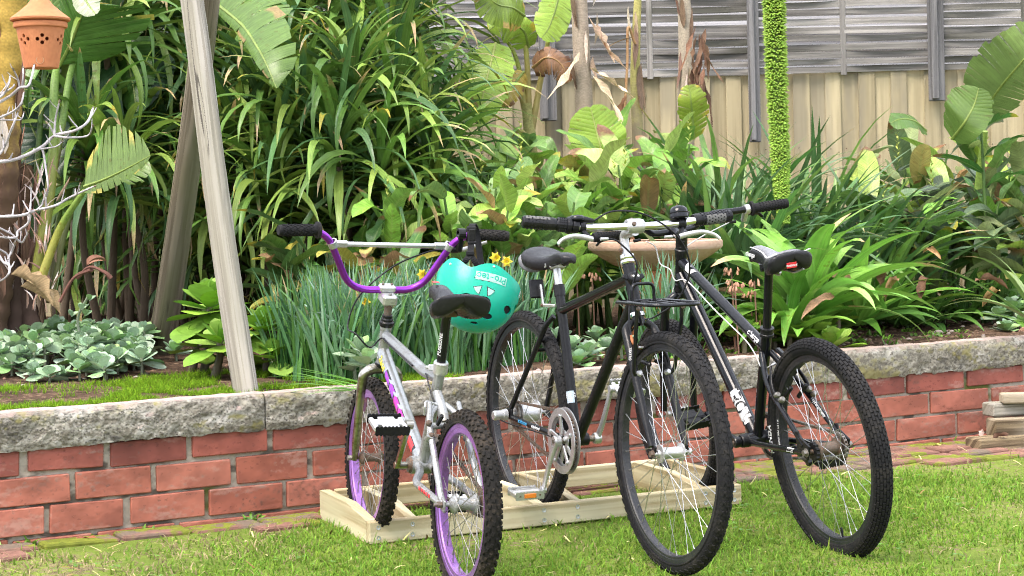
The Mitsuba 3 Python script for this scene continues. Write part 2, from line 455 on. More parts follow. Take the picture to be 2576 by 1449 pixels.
scene['terracotta'] = pr(terra((0.47, 0.175, 0.075), (0.53, 0.21, 0.092)), 0.7, spec=0.3)
scene['pale_terracotta'] = pr(terra((0.40, 0.255, 0.145), (0.50, 0.355, 0.225)), 0.8, spec=0.25)
scene['pink_terracotta'] = pr(terra((0.43, 0.27, 0.19), (0.52, 0.37, 0.28)), 0.8, spec=0.25)
scene['bark_pale'] = pr(terra((0.30, 0.28, 0.28), (0.54, 0.51, 0.52)), 0.8, spec=0.2)
scene['faded_print'] = pr((0.30, 0.50, 0.44), 0.5)
scene['white_print'] = pr((0.66, 0.66, 0.66), 0.5)
scene['red_print'] = pr((0.55, 0.025, 0.03), 0.4)
scene['magenta_print'] = pr((0.42, 0.01, 0.28), 0.4)
scene['violet_print'] = pr((0.22, 0.02, 0.42), 0.4)
scene['yellow_print'] = pr((0.62, 0.55, 0.04), 0.5)
scene['black_print'] = pr((0.01, 0.01, 0.01), 0.4)
scene['blue_print'] = pr((0.05, 0.30, 0.55), 0.4)
scene['sticker_blue'] = pr((0.42, 0.52, 0.60), 0.4)
scene['amber'] = pr((0.75, 0.22, 0.03), 0.25, spec=0.6)
scene['zinc'] = pr((0.55, 0.57, 0.60), 0.4, metal=0.9)
# ================================================================== the setting
WC, WS = math.cos(math.radians(30.24)), math.sin(math.radians(30.24))
DW, NW, UPZ = A(WC, WS, 0), A(WS, -WC, 0), A(0, 0, 1)     # along the wall, out of the wall towards the lawn
W0 = A(0, 6.676, 0)
COPE, BED = 0.448, 0.435


def wall_pt(t, out, z): return W0 + DW * t + NW * out + UPZ * z


def wall_t(u, v):
    """distance along the wall face of a place in the photograph"""
    d = at(u, v, 1.0) - A(0, 0, CAMZ)
    Y = 6.676 / (1 - WS / WC * d[0])
    return d[0] * Y / WC


def out_of_wall(x, y): return (np.asarray(x) - W0[0]) * NW[0] + (np.asarray(y) - W0[1]) * NW[1]


def ground_z(x, y):
    o = out_of_wall(x, y)
    s = np.clip((1.35 - o) / 0.95, 0, 1)
    return 0.03 * s * s * (3 - 2 * s) + 0.008 * (meshkit.fbm(np.stack([x * 2.2, y * 2.2, x * 0], -1), 3, 5) - 0.5)


def bed_z(x, y):
    """lawn strip behind the coping, then rising dug soil"""
    o = -out_of_wall(x, y)
    return BED + 0.07 * np.clip((o - 1.0) / 3.0, 0, 1) + 0.02 * (meshkit.fbm(np.stack([x * 4, y * 4, x * 0], -1), 4, 9) - 0.5) * np.clip(o * 3, 0, 1)


def sheet(xs, ys, zf, mask=None):
    X, Y = np.meshgrid(xs, ys)
    Z = zf(X, Y)
    v = np.stack([X, Y, Z], -1).reshape(-1, 3)
    f = grid_faces(len(ys), len(xs))
    if mask is not None:
        k = mask(X, Y).ravel()
        f = f[k[f].all(1)]
    return v, f


def strip_sheet(t0, t1, o0, o1, nt, no, zf):
    """sheet in wall coordinates: t along the wall, o outwards"""
    t, o = np.meshgrid(np.linspace(t0, t1, nt), np.linspace(o0, o1, no))
    P = W0 + t[..., None] * DW + o[..., None] * NW
    P[..., 2] = zf(P[..., 0], P[..., 1])
    return P.reshape(-1, 3), grid_faces(no, nt)


far = (np.array([[-300, -300, -0.06], [300, -300, -0.06], [300, 300, -0.06], [-300, 300, -0.06]], float), np.array([[0, 1, 2], [0, 2, 3]]))
put('ground', far, 'soil', kind='structure')


def path_edge(t): return 0.15 + 0.34 * np.clip((t + 0.2) / 1.8, 0, 1)


def edge_sheet(t0, t1, nt, no, inner, outer, zf):
    """sheet along the wall between two outlines o = inner(t) and o = outer(t)"""
    t, q = np.meshgrid(np.linspace(t0, t1, nt), np.linspace(0, 1, no))
    o = inner(t) + (outer(t) - inner(t)) * q
    P = W0 + t[..., None] * DW + o[..., None] * NW
    P[..., 2] = zf(P[..., 0], P[..., 1])
    return P.reshape(-1, 3), grid_faces(no, nt)


put('lawn', edge_sheet(-4.5, 5.5, 180, 110, lambda t: path_edge(t) - .02, lambda t: 6.2 + 0 * t, ground_z), 'turf', kind='structure')
put('garden_bed', strip_sheet(-9, 9, -0.097, -9.5, 260, 150, bed_z), 'soil', kind='structure')
labels['lawn']['label'] = 'soil of the lawn in front of the brick wall'
# paved strip along the foot of the wall: mossy old brick pavers
put('path_bed', strip_sheet(-4.5, 5.5, -0.02, 0.80, 160, 12, lambda x, y: ground_z(x, y) - 0.012), 'soil', kind='structure')
path = 'path'
labels[path] = {'kind': 'structure'}
scene[path] = mikit.ply(edge_sheet(-4.5, 5.5, 300, 30, lambda t: 0 * t, lambda t: path_edge(t) + .02, lambda x, y: ground_z(x, y) - 0.006 + 0.008 * meshkit.fbm(np.stack([x * 14, y * 14, x * 0], -1), 3, 2)), 'paving', smooth=True)
_prefixes.add(path)
for row in range(5):
    t = -3.2 + 0.1 * (row % 2)
    while t < 4.4:
        L = R_(0.22, 0.27)
        c = wall_pt(t + L / 2, 0.10 + 0.125 * row + R_(-.004, .004), 0)
        c[2] = ground_z(c[0], c[1]) - 0.012 + R_(-0.006, 0.004)
        if -1.95 < c[0] < 3.0 and 0.10 + 0.125 * row < path_edge(t) + 0.06 + R_(-.04, .04):
            put('paver', box(L - 0.012, 0.112, 0.05, 0.006, (DW + UPZ * R_(-.02, .02), -NW + UPZ * R_(-.03, .03), UPZ), c), 'paving', path, smooth=False)
        t += L

# ------------------------------------------------------------------ retaining wall
wall = thing('retaining_wall', 'low red brick retaining wall with a rough lichen stained concrete coping', 'wall')
put('mortar', box(9.6, 0.08, 0.46, 0, (DW, -NW, UPZ), wall_pt(0.3, -0.0525, 0.12)), 'mortar', wall, smooth=False)
brick_id = [0]


def brick(ta, tb, za, zb):
    L = tb - ta
    brick_id[0] += 1
    tilt = R_(-.006, .006)
    v, f, uv = box(L, 0.07, zb - za, 0.003, (DW + UPZ * tilt, -NW, UPZ - DW * tilt), wall_pt((ta + tb) / 2, -0.033 + R_(-.0035, .003), (za + zb) / 2))
    v = v + (meshkit.noise(v * 31, 4)[:, None] - 0.5) * A(0.006, 0.006, 0.007)
    uv[:, 0] = brick_id[0] * 10 + 5
    put('brick', (v, f, uv), 'brick', wall, smooth=False)


rows = [  # bottom, top, joints in the photograph (x, y), then brick length beyond them
    (0.249, 0.329, [(61, 1165), (272, 1150), (478, 1130), (678, 1110)], [(2128, 965), (2279, 952), (2431, 938)], 5),
    (0.152, 0.238, [(-20, 1250), (184, 1235), (387, 1212), (589, 1195), (784, 1178)], [(2185, 1030), (2339, 1017), (2493, 1003)], 5),
    (0.056, 0.140, [(119, 1310), (321, 1290), (522, 1262), (716, 1245)], [(2105, 1110), (2256, 1095), (2408, 1080)], 5),
    (-0.04, 0.043, [(30, 1385), (241, 1352), (446, 1340), (642, 1318)], [(2060, 1160), (2216, 1145), (2370, 1135)], 5)]
for z0, z1, left, right, n in rows:
    ts = [wall_t(*p) for p in left]
    tr = [wall_t(*p) for p in right]
    m = round((tr[0] - ts[-1]) / 0.315)
    js = ts + list(np.linspace(ts[-1], tr[0], m + 1)[1:-1]) + tr
    while js[0] > -3.2: js.insert(0, js[0] - 0.285)
    while js[-1] < 4.4: js.append(js[-1] + 0.35)
    for a, b in zip(js, js[1:]):
        g0, g1 = R_(.006, .013), R_(.006, .013)
        if z0 > 0.2: g0, g1 = g0 + .003, g1 + .004
        brick(a + g0, b - g1, z0 + R_(-.003, .003), z1 + R_(-.003, .003))


def coping(ta, tb, seed):
    """one length of rough cast coping: an eroded section swept along the wall"""
    L = tb - ta
    n = max(6, int(L / 0.012))
    prof = []
    sec = [(0.012, 0.325), (0.018, 0.34), (0.02, 0.40), (0.016, 0.432), (0.004, 0.446), (-0.02, 0.449), (-0.085, 0.447), (-0.10, 0.44), (-0.105, 0.40), (-0.105, 0.325)]
    pts = [np.array(a) + (np.array(b) - np.array(a)) * k / m for a, b in zip(sec, sec[1:]) for m in [max(1, int(np.hypot(b[0] - a[0], b[1] - a[1]) / 0.011))] for k in range(m)] + [np.array(sec[-1])]
    pts = np.array(pts)
    t = np.linspace(ta, tb, n)
    P = W0 + t[:, None, None] * DW + pts[None, :, :1] * NW + pts[None, :, 1:] * UPZ
    d = (meshkit.fbm(P * 9, 3, seed) - 0.5) * 0.02 + (meshkit.fbm(P * 45, 3, seed + 3) - 0.5) * 0.014 - 0.012 * np.clip(meshkit.fbm(P * 26, 2, seed + 5) - 0.62, 0, 1) * 4
    face = np.clip((0.455 - pts[:, 1]) / 0.03, 0.25, 1) * np.clip((pts[:, 0] + 0.12) / 0.1, 0, 1)
    P = P + d[..., None] * NW * face[None, :, None] + (d * (0.35 + 0.9 * (pts[None, :, 1] < 0.335)))[..., None] * UPZ
    endp = np.minimum(np.arange(n), np.arange(n)[::-1])
    shrink = np.where(endp == 0, 0.006, np.where(endp == 1, 0.002, 0))
    P = P - shrink[:, None, None] * NW
    v = P.reshape(-1, 3)
    f = grid_faces(n, len(pts))[:, ::-1]
    for e in (0, n - 1):
        m = len(v)
        v = np.vstack([v, P[e], P[e].mean(0)[None]])
        k = np.arange(len(pts) - 1)
        f = np.vstack([f, np.stack([m + k, m + k + 1, np.full(len(k), m + len(pts))], 1)])
    put('coping_block', (v, f), 'coping', wall, smooth=True)


tj = wall_t(664, 1030)
for i, (a, b) in enumerate([(-3.3, tj - 0.003), (tj + 0.003, tj + 1.85), (tj + 1.856, 4.5)]): coping(a, b, 20 + i * 7)

# ------------------------------------------------------------------ fence: treated pine palings below, woven slat screen above
FY = 10.4
fence = thing('paling_fence', 'yellowed timber paling fence behind the garden plants', 'fence')
x, under = -4.3, False
while x < 4.4:
    w = R_(0.088, 0.104)
    top = 1.80 + R_(-.02, .012)
    under = not under
    put('paling', box(top - 0.25, w + (0.012 if under else -0.004), 0.013, 0.003, (UPZ + A(R_(-.003, .003), 0, 0), A(1, R_(-.02, .02), 0), A(0, -1, 0)), (x + w / 2, FY + (.010 if under else -.006) + R_(-.002, .002), (top + 0.25) / 2)), 'paling_wood', fence, smooth=False)
    x += w * 0.97
nails = []
for q in range(190):
    nails.append((trimesh.creation.box((.006, .004, .006)).vertices + A(-4.3 + q * .0463 + R_(-.01, .01), FY - .026, (1.36, 1.33)[q % 2] + R_(-.012, .012)), trimesh.creation.box((.006, .004, .006)).faces))
put('nails', cat(nails), 'rusty_steel', fence, smooth=False, kind='stuff')
for z in (0.5, 1.35): put('rail', box(8.8, 0.035, 0.07, 0.003, None, (0, FY + 0.045, z)), 'grey_wood', fence, smooth=False)

screen = thing('slat_screen', 'weathered grey screen of woven timber slats on top of the paling fence', 'screen')
posts = [at(u, 100, FY)[0] for u in (-190, 330, 860, 1375, 1890, 2346, 2800)]
for k, (xa, xb) in enumerate(zip([posts[0] - 1.1] + posts, posts + [posts[-1] + 1.1])):
    z = 1.785
    while z < 2.62:
        h = R_(0.031, 0.039)
        ph = 1 if int(round((z - 1.785) / 0.0415)) % 2 else -1
        xs = np.linspace(xa, xb, 13)
        s = np.linspace(0, 2, 13)
        bow = 0.014 * ph * np.sin(s * np.pi) + R_(-.003, .003)
        sag = R_(-.004, .004) * np.sin(s * np.pi) + R_(-.003, .003) * s
        th = 0.004
        ring = [(-th, 0), (th, 0), (th, h), (-th, h)]
        vs = np.array([[[X, FY - 0.035 + b + oy, z + sg + oz] for oy, oz in ring + ring[:1]] for X, b, sg in zip(xs, bow, sag)])
        uv = np.stack([np.broadcast_to(xs[:, None], (13, 5)) + R_(0, 40), np.broadcast_to(np.array([0, .01, h, h + .01, .01 + 2 * h]), (13, 5)) + R_(0, 50)], -1)
        v = vs.reshape(-1, 3); f = grid_faces(13, 5)
        f2 = f.reshape(-1, 3)
        put('slat', (v[f2].reshape(-1, 3), np.arange(len(f2) * 3).reshape(-1, 3), uv.reshape(-1, 2)[f2].reshape(-1, 2)), 'grey_wood', screen, smooth=False)
        gap = R_(0.003, 0.009) if R_(0, 1) < 0.82 else R_(0.010, 0.022)
        z += h + gap
    mid = (xa + xb) / 2
    put('batten', box(0.9, 0.034, 0.012, 0.002, (UPZ, A(1, 0, 0), A(0, -1, 0)), (mid, FY - 0.036, 2.22)), 'grey_wood', screen, smooth=False)
for X, zb, w in zip(posts, (1.3, 1.3, 1.3, 1.545, 1.4, 1.61, 1.6), (.09, .09, .09, .095, .062, .085, .09)):
    put('post', box(2.66 - zb, w, 0.045, 0.004, (UPZ, A(1, 0, 0), A(0, -1, 0)), (X, FY - 0.078, (2.66 + zb) / 2)), 'post_grey', screen, smooth=False)
    put('post_batten', box(2.66 - zb - 0.02, w * 0.42, 0.03, 0.003, (UPZ, A(1, 0, 0), A(0, -1, 0)), (X - w * 0.2, FY - 0.118, (2.66 + zb) / 2)), 'post_grey', screen, smooth=False)
# the neighbour's pale wall seen through the gaps
nb = thing('neighbour_house', 'white house wall glimpsed through the gaps of the slat screen', 'house')
put('wall', box(14, 0.3, 2.25, 0.01, None, (0.5, 14.2, 1.1)), 'white_print', nb, smooth=False)
put('gutter', box(14.4, 0.14, 0.12, 0.02, None, (0.5, 13.95, 2.28)), 'white_print', nb, smooth=False)
v, f = np.array([[-6.9, 13.8, 2.33], [7.9, 13.8, 2.33], [7.9, 17, 3.5], [-6.9, 17, 3.5], [-6.9, 13.8, 2.30], [7.9, 13.8, 2.30], [7.9, 17, 3.47], [-6.9, 17, 3.47]], float), np.array([[0, 1, 2], [0, 2, 3], [4, 6, 5], [4, 7, 6], [0, 4, 5], [0, 5, 1]])
put('roof', (v, f), 'post_grey', nb, smooth=False)

# ------------------------------------------------------------------ the two leaning swing poles
def pole(key_label, base, top, r0, r1, mat, seed):
    base, top = np.asarray(base, float), np.asarray(top, float)
    ax = unit(top - base)
    n = 90
    p = base - ax * 0.06 + (top - base + ax * 0.06)[None] * np.linspace(0, 1, n)[:, None]
    p = p + 0.006 * np.stack([np.sin(np.linspace(0, 5, n) + seed), np.cos(np.linspace(0, 4, n) * 1.3 + seed), np.zeros(n)], 1)
    v, f, uv = tube(p, np.linspace(r0, r1, n), 28)
    nn = meshkit.fbm(np.stack([uv[:, 0] * 26, uv[:, 1] * 1.4, uv[:, 0] * 0 + seed], -1), 4, seed) - 0.5
    cr = np.clip(0.04 - np.abs(meshkit.fbm(np.stack([uv[:, 0] * 17, uv[:, 1] * 1.0, uv[:, 0] * 0], -1), 3, seed + 9) - 0.5), 0, 1) * 25
    c = p[np.clip((np.arange(len(v)) // 29), 0, n - 1)]
    d = v - c
    l = np.linalg.norm(d, axis=1, keepdims=True)
    v = np.where(l > 1e-6, v + d / np.maximum(l, 1e-6) * ((nn * 0.006 - cr * 0.0035)[:, None]), v)
    uv = np.stack([uv[:, 1], uv[:, 0]], 1)     # wood(): first along, second across
    k = thing(*key_label)
    put('shaft', (v, f, uv), mat, k, smooth=True)
    return k


b1, b2 = on_level(622, 992, 0.44), on_level(408, 886, 0.46)
b1 = min((at(620, 992, y) for y in np.linspace(5.9, 7.0, 200)), key=lambda q: abs(out_of_wall(q[0], q[1]) + 0.155))
top = at(500, -120, 6.95)
pole(('swing_pole', 'pale weathered round timber pole leaning left, standing behind the coping', 'pole'), b1, top + A(-0.04, -0.10, 0), 0.046, 0.044, 'pole_pale', 3)
pole(('swing_pole', 'dark brown timber pole leaning right behind the pale pole', 'pole'), b2, top + A(0.04, 0.12, 0), 0.060, 0.045, 'pole_dark', 5)

# ------------------------------------------------------------------ stacked old timbers at the right end of the wall
def timber(label, u, v, z, L, W, H, deg, mat='old_timber'):
    p = on_level(u, v, 0.03); p[2] = z
    a = math.radians(deg)
    ax = A(math.cos(a), math.sin(a), 0)
    k = put('old_timber_offcut', box(L, W, H, 0.006, (ax, A(-ax[1], ax[0], 0), UPZ), p + A(0, 0, H / 2)), mat, smooth=False)
    labels[k] = {'label': label, 'category': 'timber', 'group': 'old timbers stacked by the wall'}


timber('broken grey timber lying lowest in the stack at the wall', 2515, 1128, 0.025, 0.26, 0.11, 0.055, 20)
timber('brown timber block lying in the middle of the stack at the wall', 2580, 1120, 0.07, 0.30, 0.10, 0.075, 8)
timber('pale sawn timber lying topmost on the stack at the wall', 2590, 1112, 0.147, 0.38, 0.10, 0.055, 14, 'pole_pale')
timber('split timber leaning across the stack at the right wall end', 2600, 1118, 0.204, 0.26, 0.09, 0.04, -6)
# ================================================================== bicycles
class Frame:
    """a bicycle's own space: s along the wheel line, t up, w to the side"""
    def __init__(self, o, heading, lean):
        hd, le = math.radians(heading), math.radians(lean)
        self.o = A(*o)
        self.h = A(math.cos(hd), math.sin(hd), 0)
        side = A(-self.h[1], self.h[0], 0)
        self.n = side * math.cos(le) + UPZ * math.sin(le)
        self.up = np.cross(self.h, self.n); self.up *= np.sign(self.up[2])
        self.M = np.array([self.h, self.up, self.n])
        self.flip = np.linalg.det(self.M) < 0

    def mesh(self, m):
        v = m[0] @ self.M + self.o
        f = m[1][:, ::-1] if self.flip else m[1]
        return (v, f) + tuple(m[2:])

    def pt(self, s, t, w): return A(s, t, w) @ self.M + self.o


class Bike:
    def __init__(self, key, fr): self.key, self.fr = key, fr

    def put(self, name, m, mat, parent=None, smooth=True, label=None):
        m = self.fr.mesh(m)
        return put(name, (m[0], m[1]), mat, parent or self.key, smooth=smooth, label=label)

    def tube(self, name, pts, r, mat, sides=14, parent=None, flat=1.0, label=None):
        return self.put(name, tube(pts, r, sides, flat=flat)[:2], mat, parent, label=label)


def toward(m, axis, c, x=None): return turned(m, axis, c, x)[:2]


AX = A(0, 0, 1)


def blocks(Rc, r, rows, nu, size, stagger=0.5, skew=0.0, jit=0.0):
    """tread blocks standing on a tyre"""
    out = []
    for ri, q in enumerate(rows):
        for k in range(nu):
            th = 2 * np.pi * (k + stagger * (ri % 2) + jit * R_(-1, 1)) / nu
            d, tg = A(math.cos(th), math.sin(th), 0), A(-math.sin(th), math.cos(th), 0)
            nrm = math.cos(q) * d + math.sin(q) * AX
            ac = -math.sin(q) * d + math.cos(q) * AX
            sk = skew * (1 if q > 0 else -1)
            t2, a2 = tg * math.cos(sk) + ac * math.sin(sk), ac * math.cos(sk) - tg * math.sin(sk)
            c = Rc * d + r * nrm
            L, W, H = size
            top = [c + nrm * H + t2 * x * L * .42 + a2 * y * W * .42 for x, y in ((-1, -1), (1, -1), (1, 1), (-1, 1))]
            bot = [c - nrm * 0.004 + t2 * x * L * .5 + a2 * y * W * .5 for x, y in ((-1, -1), (1, -1), (1, 1), (-1, 1))]
            v = np.array(bot + top)
            f = np.array([[4, 5, 6], [4, 6, 7]] + [x for i in range(4) for x in ([i, (i + 1) % 4, (i + 1) % 4 + 4], [i, (i + 1) % 4 + 4, i + 4])])
            out.append(flatshade((v, f)))
    return cat(out)


def wheel(bike, name, c, R, r, rim_d, rim_w, mats, tread, n_sp=32, flange=(0.02, 0.03), hub=None, sp_r=0.0010, valve=1.0, phase=0.0):
    """tyre, rim, hub and spokes about the axle through c = (s, t)"""
    tyre_m, rim_m, spoke_m, hub_m = mats
    W = holder(name, bike.key)
    at_c = lambda m: (m[0] + A(c[0], c[1], 0), m[1])
    Rc = R - r
    th, q = np.linspace(0, 2 * np.pi, 97), np.linspace(0, 2 * np.pi, 19)
    TH, Q = np.meshgrid(th, q, indexing='ij')
    wr = r * 0.97
    P = np.stack([(Rc + wr * np.cos(Q)) * np.cos(TH), (Rc + wr * np.cos(Q)) * np.sin(TH), wr * np.sin(Q)], -1).reshape(-1, 3)
    casing = (P, grid_faces(97, 19))
    bead = lathe([(Rc - r * .62, rim_w * .5 + .004), (Rc - r * .45, rim_w * .5 + .006), (Rc - r * .3, rim_w * .5 + .003)], 72, False)
    bead2 = (bead[0] * A(1, 1, -1), bead[1])
    bike.put('tyre', at_c(cat([casing, bead, bead2, tread(Rc, r)])), tyre_m, W)
    Ro = Rc - r * 0.55
    Ri = Ro - rim_d
    hw = rim_w / 2
    rim = lathe([(Ro + .004, hw), (Ro - .001, hw), (Ro - .013, hw - .001), (Ro - .014, hw - .002), (Ri + .003, hw * .86), (Ri, hw * .62), (Ri, -hw * .62), (Ri + .003, -hw * .86), (Ro - .014, -hw + .002), (Ro - .013, -hw + .001), (Ro - .001, -hw), (Ro + .004, -hw)], 96)
    bike.put('rim', at_c(rim), rim_m, W)
    fr_, fz = flange
    hub = hub or [(0.0, fz + .012), (.009, fz + .012), (.011, fz + .004), (.013, fz + .003), (fr_ + .005, fz + .0015), (fr_ + .005, fz - .0015), (.017, fz - .004), (.014, fz * .5), (.014, -fz * .5), (.017, -fz + .004), (fr_ + .005, -fz + .0015), (fr_ + .005, -fz - .0015), (.013, -fz - .003), (.011, -fz - .004), (.009, -fz - .012), (0, -fz - .012)]
    bike.put('hub', at_c(lathe(hub, 28)), hub_m, W)
    for k in range(n_sp):
        a = 2 * np.pi * (k + 0.5) / n_sp + phase
        sgn = 1 if k % 2 else -1
        lead = 1 if (k // 2) % 2 else -1
        b = a + lead * 1.02
        p0 = A(fr_ * math.cos(b), fr_ * math.sin(b), sgn * fz)
        p1 = A(Ri * math.cos(a), Ri * math.sin(a), sgn * .003)
        u = unit(p0 - p1)
        m = cat([tube([p0, p1], sp_r, 5, False), tube([p1 - u * .002, p1 + u * 0.013], sp_r * 1.9, 5, False)])
        bike.put('spoke', at_c(m), spoke_m, W)
    a = valve
    d = A(math.cos(a), math.sin(a), 0)
    bike.put('valve', at_c(tube([d * (Ri + .002), d * (Ri - .012), d * (Ri - .013), d * (Ri - .028)], [.0032, .0032, .0045, .004], 8)), 'black_satin', W)
    return W


def chain_loop(c1, r1, c2, r2, w, n=54, sag=0.006):
    """chain round two sprockets with centres c1, c2: side plates and rollers"""
    c1, c2 = A(*c1), A(*c2)
    d = c2 - c1
    L = np.linalg.norm(d)
    base = math.atan2(d[1], d[0])
    k = math.acos((r1 - r2) / L)
    path = []
    for a in np.linspace(base + k, base + 2 * np.pi - k, 40): path.append(c1 + r1 * A(math.cos(a), math.sin(a)))
    for a in np.linspace(base - k, base + k, 20): path.append(c2 + r2 * A(math.cos(a), math.sin(a)))
    path.append(path[0])
    p = np.array(path)
    seg = np.r_[0, np.cumsum(np.linalg.norm(np.diff(p, axis=0), axis=1))]
    m = max(n, int(seg[-1] / 0.0127) // 2 * 2)
    s = np.linspace(0, seg[-1], m, endpoint=False)
    q = np.stack([np.interp(s, seg, p[:, i]) for i in range(2)], 1)
    out = []
    for i in range(m):
        a, b = q[i], q[(i + 1) % m]
        x = unit(np.r_[b - a, 0]); y = A(-x[1], x[0], 0)
        off = .0042 if i % 2 else .003
        for sg in (-1, 1):
            out.append(box(np.linalg.norm(b - a) + .007, .0075, .0012, 0, (x, y, AX), A(*(a + b) / 2, w + sg * off))[:2])
        out.append(toward(lathe([(.0038, -.0035), (.0038, .0035)], 6), AX, A(*a, w)))
    return cat(out)


def sprocket(r, teeth, th=.003, hole=.02, arms=0, ring=.016):
    """flat toothed ring about z, with spider arms"""
    from shapely import Polygon, Point, box as sbox, affinity, union_all
    a = np.linspace(0, 2 * np.pi, teeth * 4, endpoint=False)
    rr = r + np.tile([-.003, .0015, .0015, -.003], teeth)
    g = Polygon(np.stack([rr * np.cos(a), rr * np.sin(a)], 1))
    if arms:
        g = g.difference(Point(0, 0).buffer(r - ring, 32))
        arm = [affinity.rotate(sbox(0, -.009, r - ring + .004, .009), 360 / arms * k, origin=(0, 0)) for k in range(arms)]
        g = union_all([g, Point(0, 0).buffer(hole + .018)] + arm)
    g = g.difference(Point(0, 0).buffer(hole))
    m = trimesh.creation.extrude_polygon(g, th, engine='earcut')
    return flatshade((np.array(m.vertices) - A(0, 0, th / 2), np.array(m.faces)))


def saddle(L, wt, wn, crown=.028, drop=.045, nose_drop=.03, flare=0.02, tail_round=.035):
    """saddle skin as a loft from tail (x = 0) to nose (x = L); y side, z up; returns the closed skin"""
    n = 30
    secs = []
    for i in range(n):
        u = i / (n - 1)
        x = L * u
        w = wn + (wt - wn) * (1 / (1 + math.exp((u - .40) * 12)))
        endr = min(1, math.sqrt(max(0, 1 - max(0, 1 - x / tail_round) ** 2)) + .02) * min(1, math.sqrt(max(0, 1 - max(0, 1 - (L - x) / (wn * .9)) ** 2)) + .02)
        w *= endr
        cr = (crown * (.75 + .25 * math.cos(u * 3))) * (0.25 + 0.75 * endr)
        z0 = flare * max(0, 1 - u / .35) ** 2 - .012 * math.exp(-((u - .45) / .2) ** 2) - (.014 * max(0, (u - .8) / .2) ** 2)
        dr_ = (drop + (nose_drop - drop) * u) * (0.3 + .7 * endr)
        a = np.linspace(0, 2 * np.pi, 25)[:-1]
        ca, sa = np.cos(a), np.sin(a)
        y = w * np.sign(ca) * np.abs(ca) ** .75
        z = np.where(sa > 0, cr * np.abs(sa) ** .8, -dr_ * np.abs(sa) ** .9 * (np.abs(ca) ** .7 * .9 + .1))
        secs.append(np.stack([np.full(24, x), y, z0 + z - cr * .55], 1))
    v = np.array(secs).reshape(-1, 3)
    f = []
    for i in range(n - 1):
        k = np.arange(24)
        a_, b_ = i * 24 + k, i * 24 + (k + 1) % 24
        f += [np.stack([a_, b_, b_ + 24], 1), np.stack([a_, b_ + 24, a_ + 24], 1)]
    m = len(v)
    v = np.vstack([v, secs[0].mean(0), secs[-1].mean(0)])
    k = np.arange(24)
    f += [np.stack([k, np.full(24, m), (k + 1) % 24], 1), np.stack([k + (n - 1) * 24, (k + 1) % 24 + (n - 1) * 24, np.full(24, m + 1)], 1)]
    return v, np.vstack(f)


def lay_saddle(m, tail, nose):
    """place saddle mesh (x tail to nose, y side, z up) in bicycle space"""
    x = unit(A(*nose, 0) - A(*tail, 0))
    y = AX
    z = A(-x[1], x[0], 0); z = z if z[1] > 0 else -z
    v = m[0][:, :1] * x + m[0][:, 1:2] * y + m[0][:, 2:3] * z + A(*tail, 0)
    f = m[1] if np.dot(np.cross(x, y), z) > 0 else m[1][:, ::-1]
    return v, f


def decal(text, height, p0, xdir, nrm, r=None, bold=True, depth=.0006, around=False):
    """lettering on a tube about p0 (radius r) or flat at p0 (r None): reads along xdir on the side facing nrm; around: reads round the tube.
    Bicycle space is left-handed (s, t, w), so the upward direction of the letters is x cross z"""
    m = meshkit.text_mesh(text, height, depth, bold)
    if around: m = m.subdivide_to_size(height * .5)
    v = np.array(m.vertices)
    v[:, :2] -= (v[:, :2].min(0) + v[:, :2].max(0)) / 2
    x = unit(xdir); z = unit(np.asarray(nrm) - x * (np.asarray(nrm) @ x)); y = np.cross(x, z)
    if r is None: P = np.asarray(p0) + v[:, :1] * x + v[:, 1:2] * y + v[:, 2:3] * z
    elif around:
        a = v[:, :1] / r
        P = np.asarray(p0) + v[:, 1:2] * y + (r + .0003 + v[:, 2:3]) * (np.sin(a) * x + np.cos(a) * z)
    else:
        a = v[:, 1:2] / r
        P = np.asarray(p0) + v[:, :1] * x + (r + .0003 + v[:, 2:3]) * (np.sin(a) * y + np.cos(a) * z)
    return flatshade((P, np.array(m.faces)))


def patch(p0, axis, nrm, r, L, arc, n=8, th=.0005, skewed=0.0):
    """sticker wrapped on a tube: length L along axis, angle arc about it"""
    x = unit(axis); z = unit(np.asarray(nrm) - x * (np.asarray(nrm) @ x)); y = np.cross(z, x)
    a = np.linspace(-arc / 2, arc / 2, n)
    P = np.array([[np.asarray(p0) + x * (s * L / 2 + skewed * (q / arc)) + (r + th) * (math.sin(q) * y + math.cos(q) * z) for q in a] for s in (-1, 1)])
    return P.reshape(-1, 3), grid_faces(2, n)


def hexnut(r, h): return lathe([(0, 0), (r, 0), (r, h), (0, h)], 6)


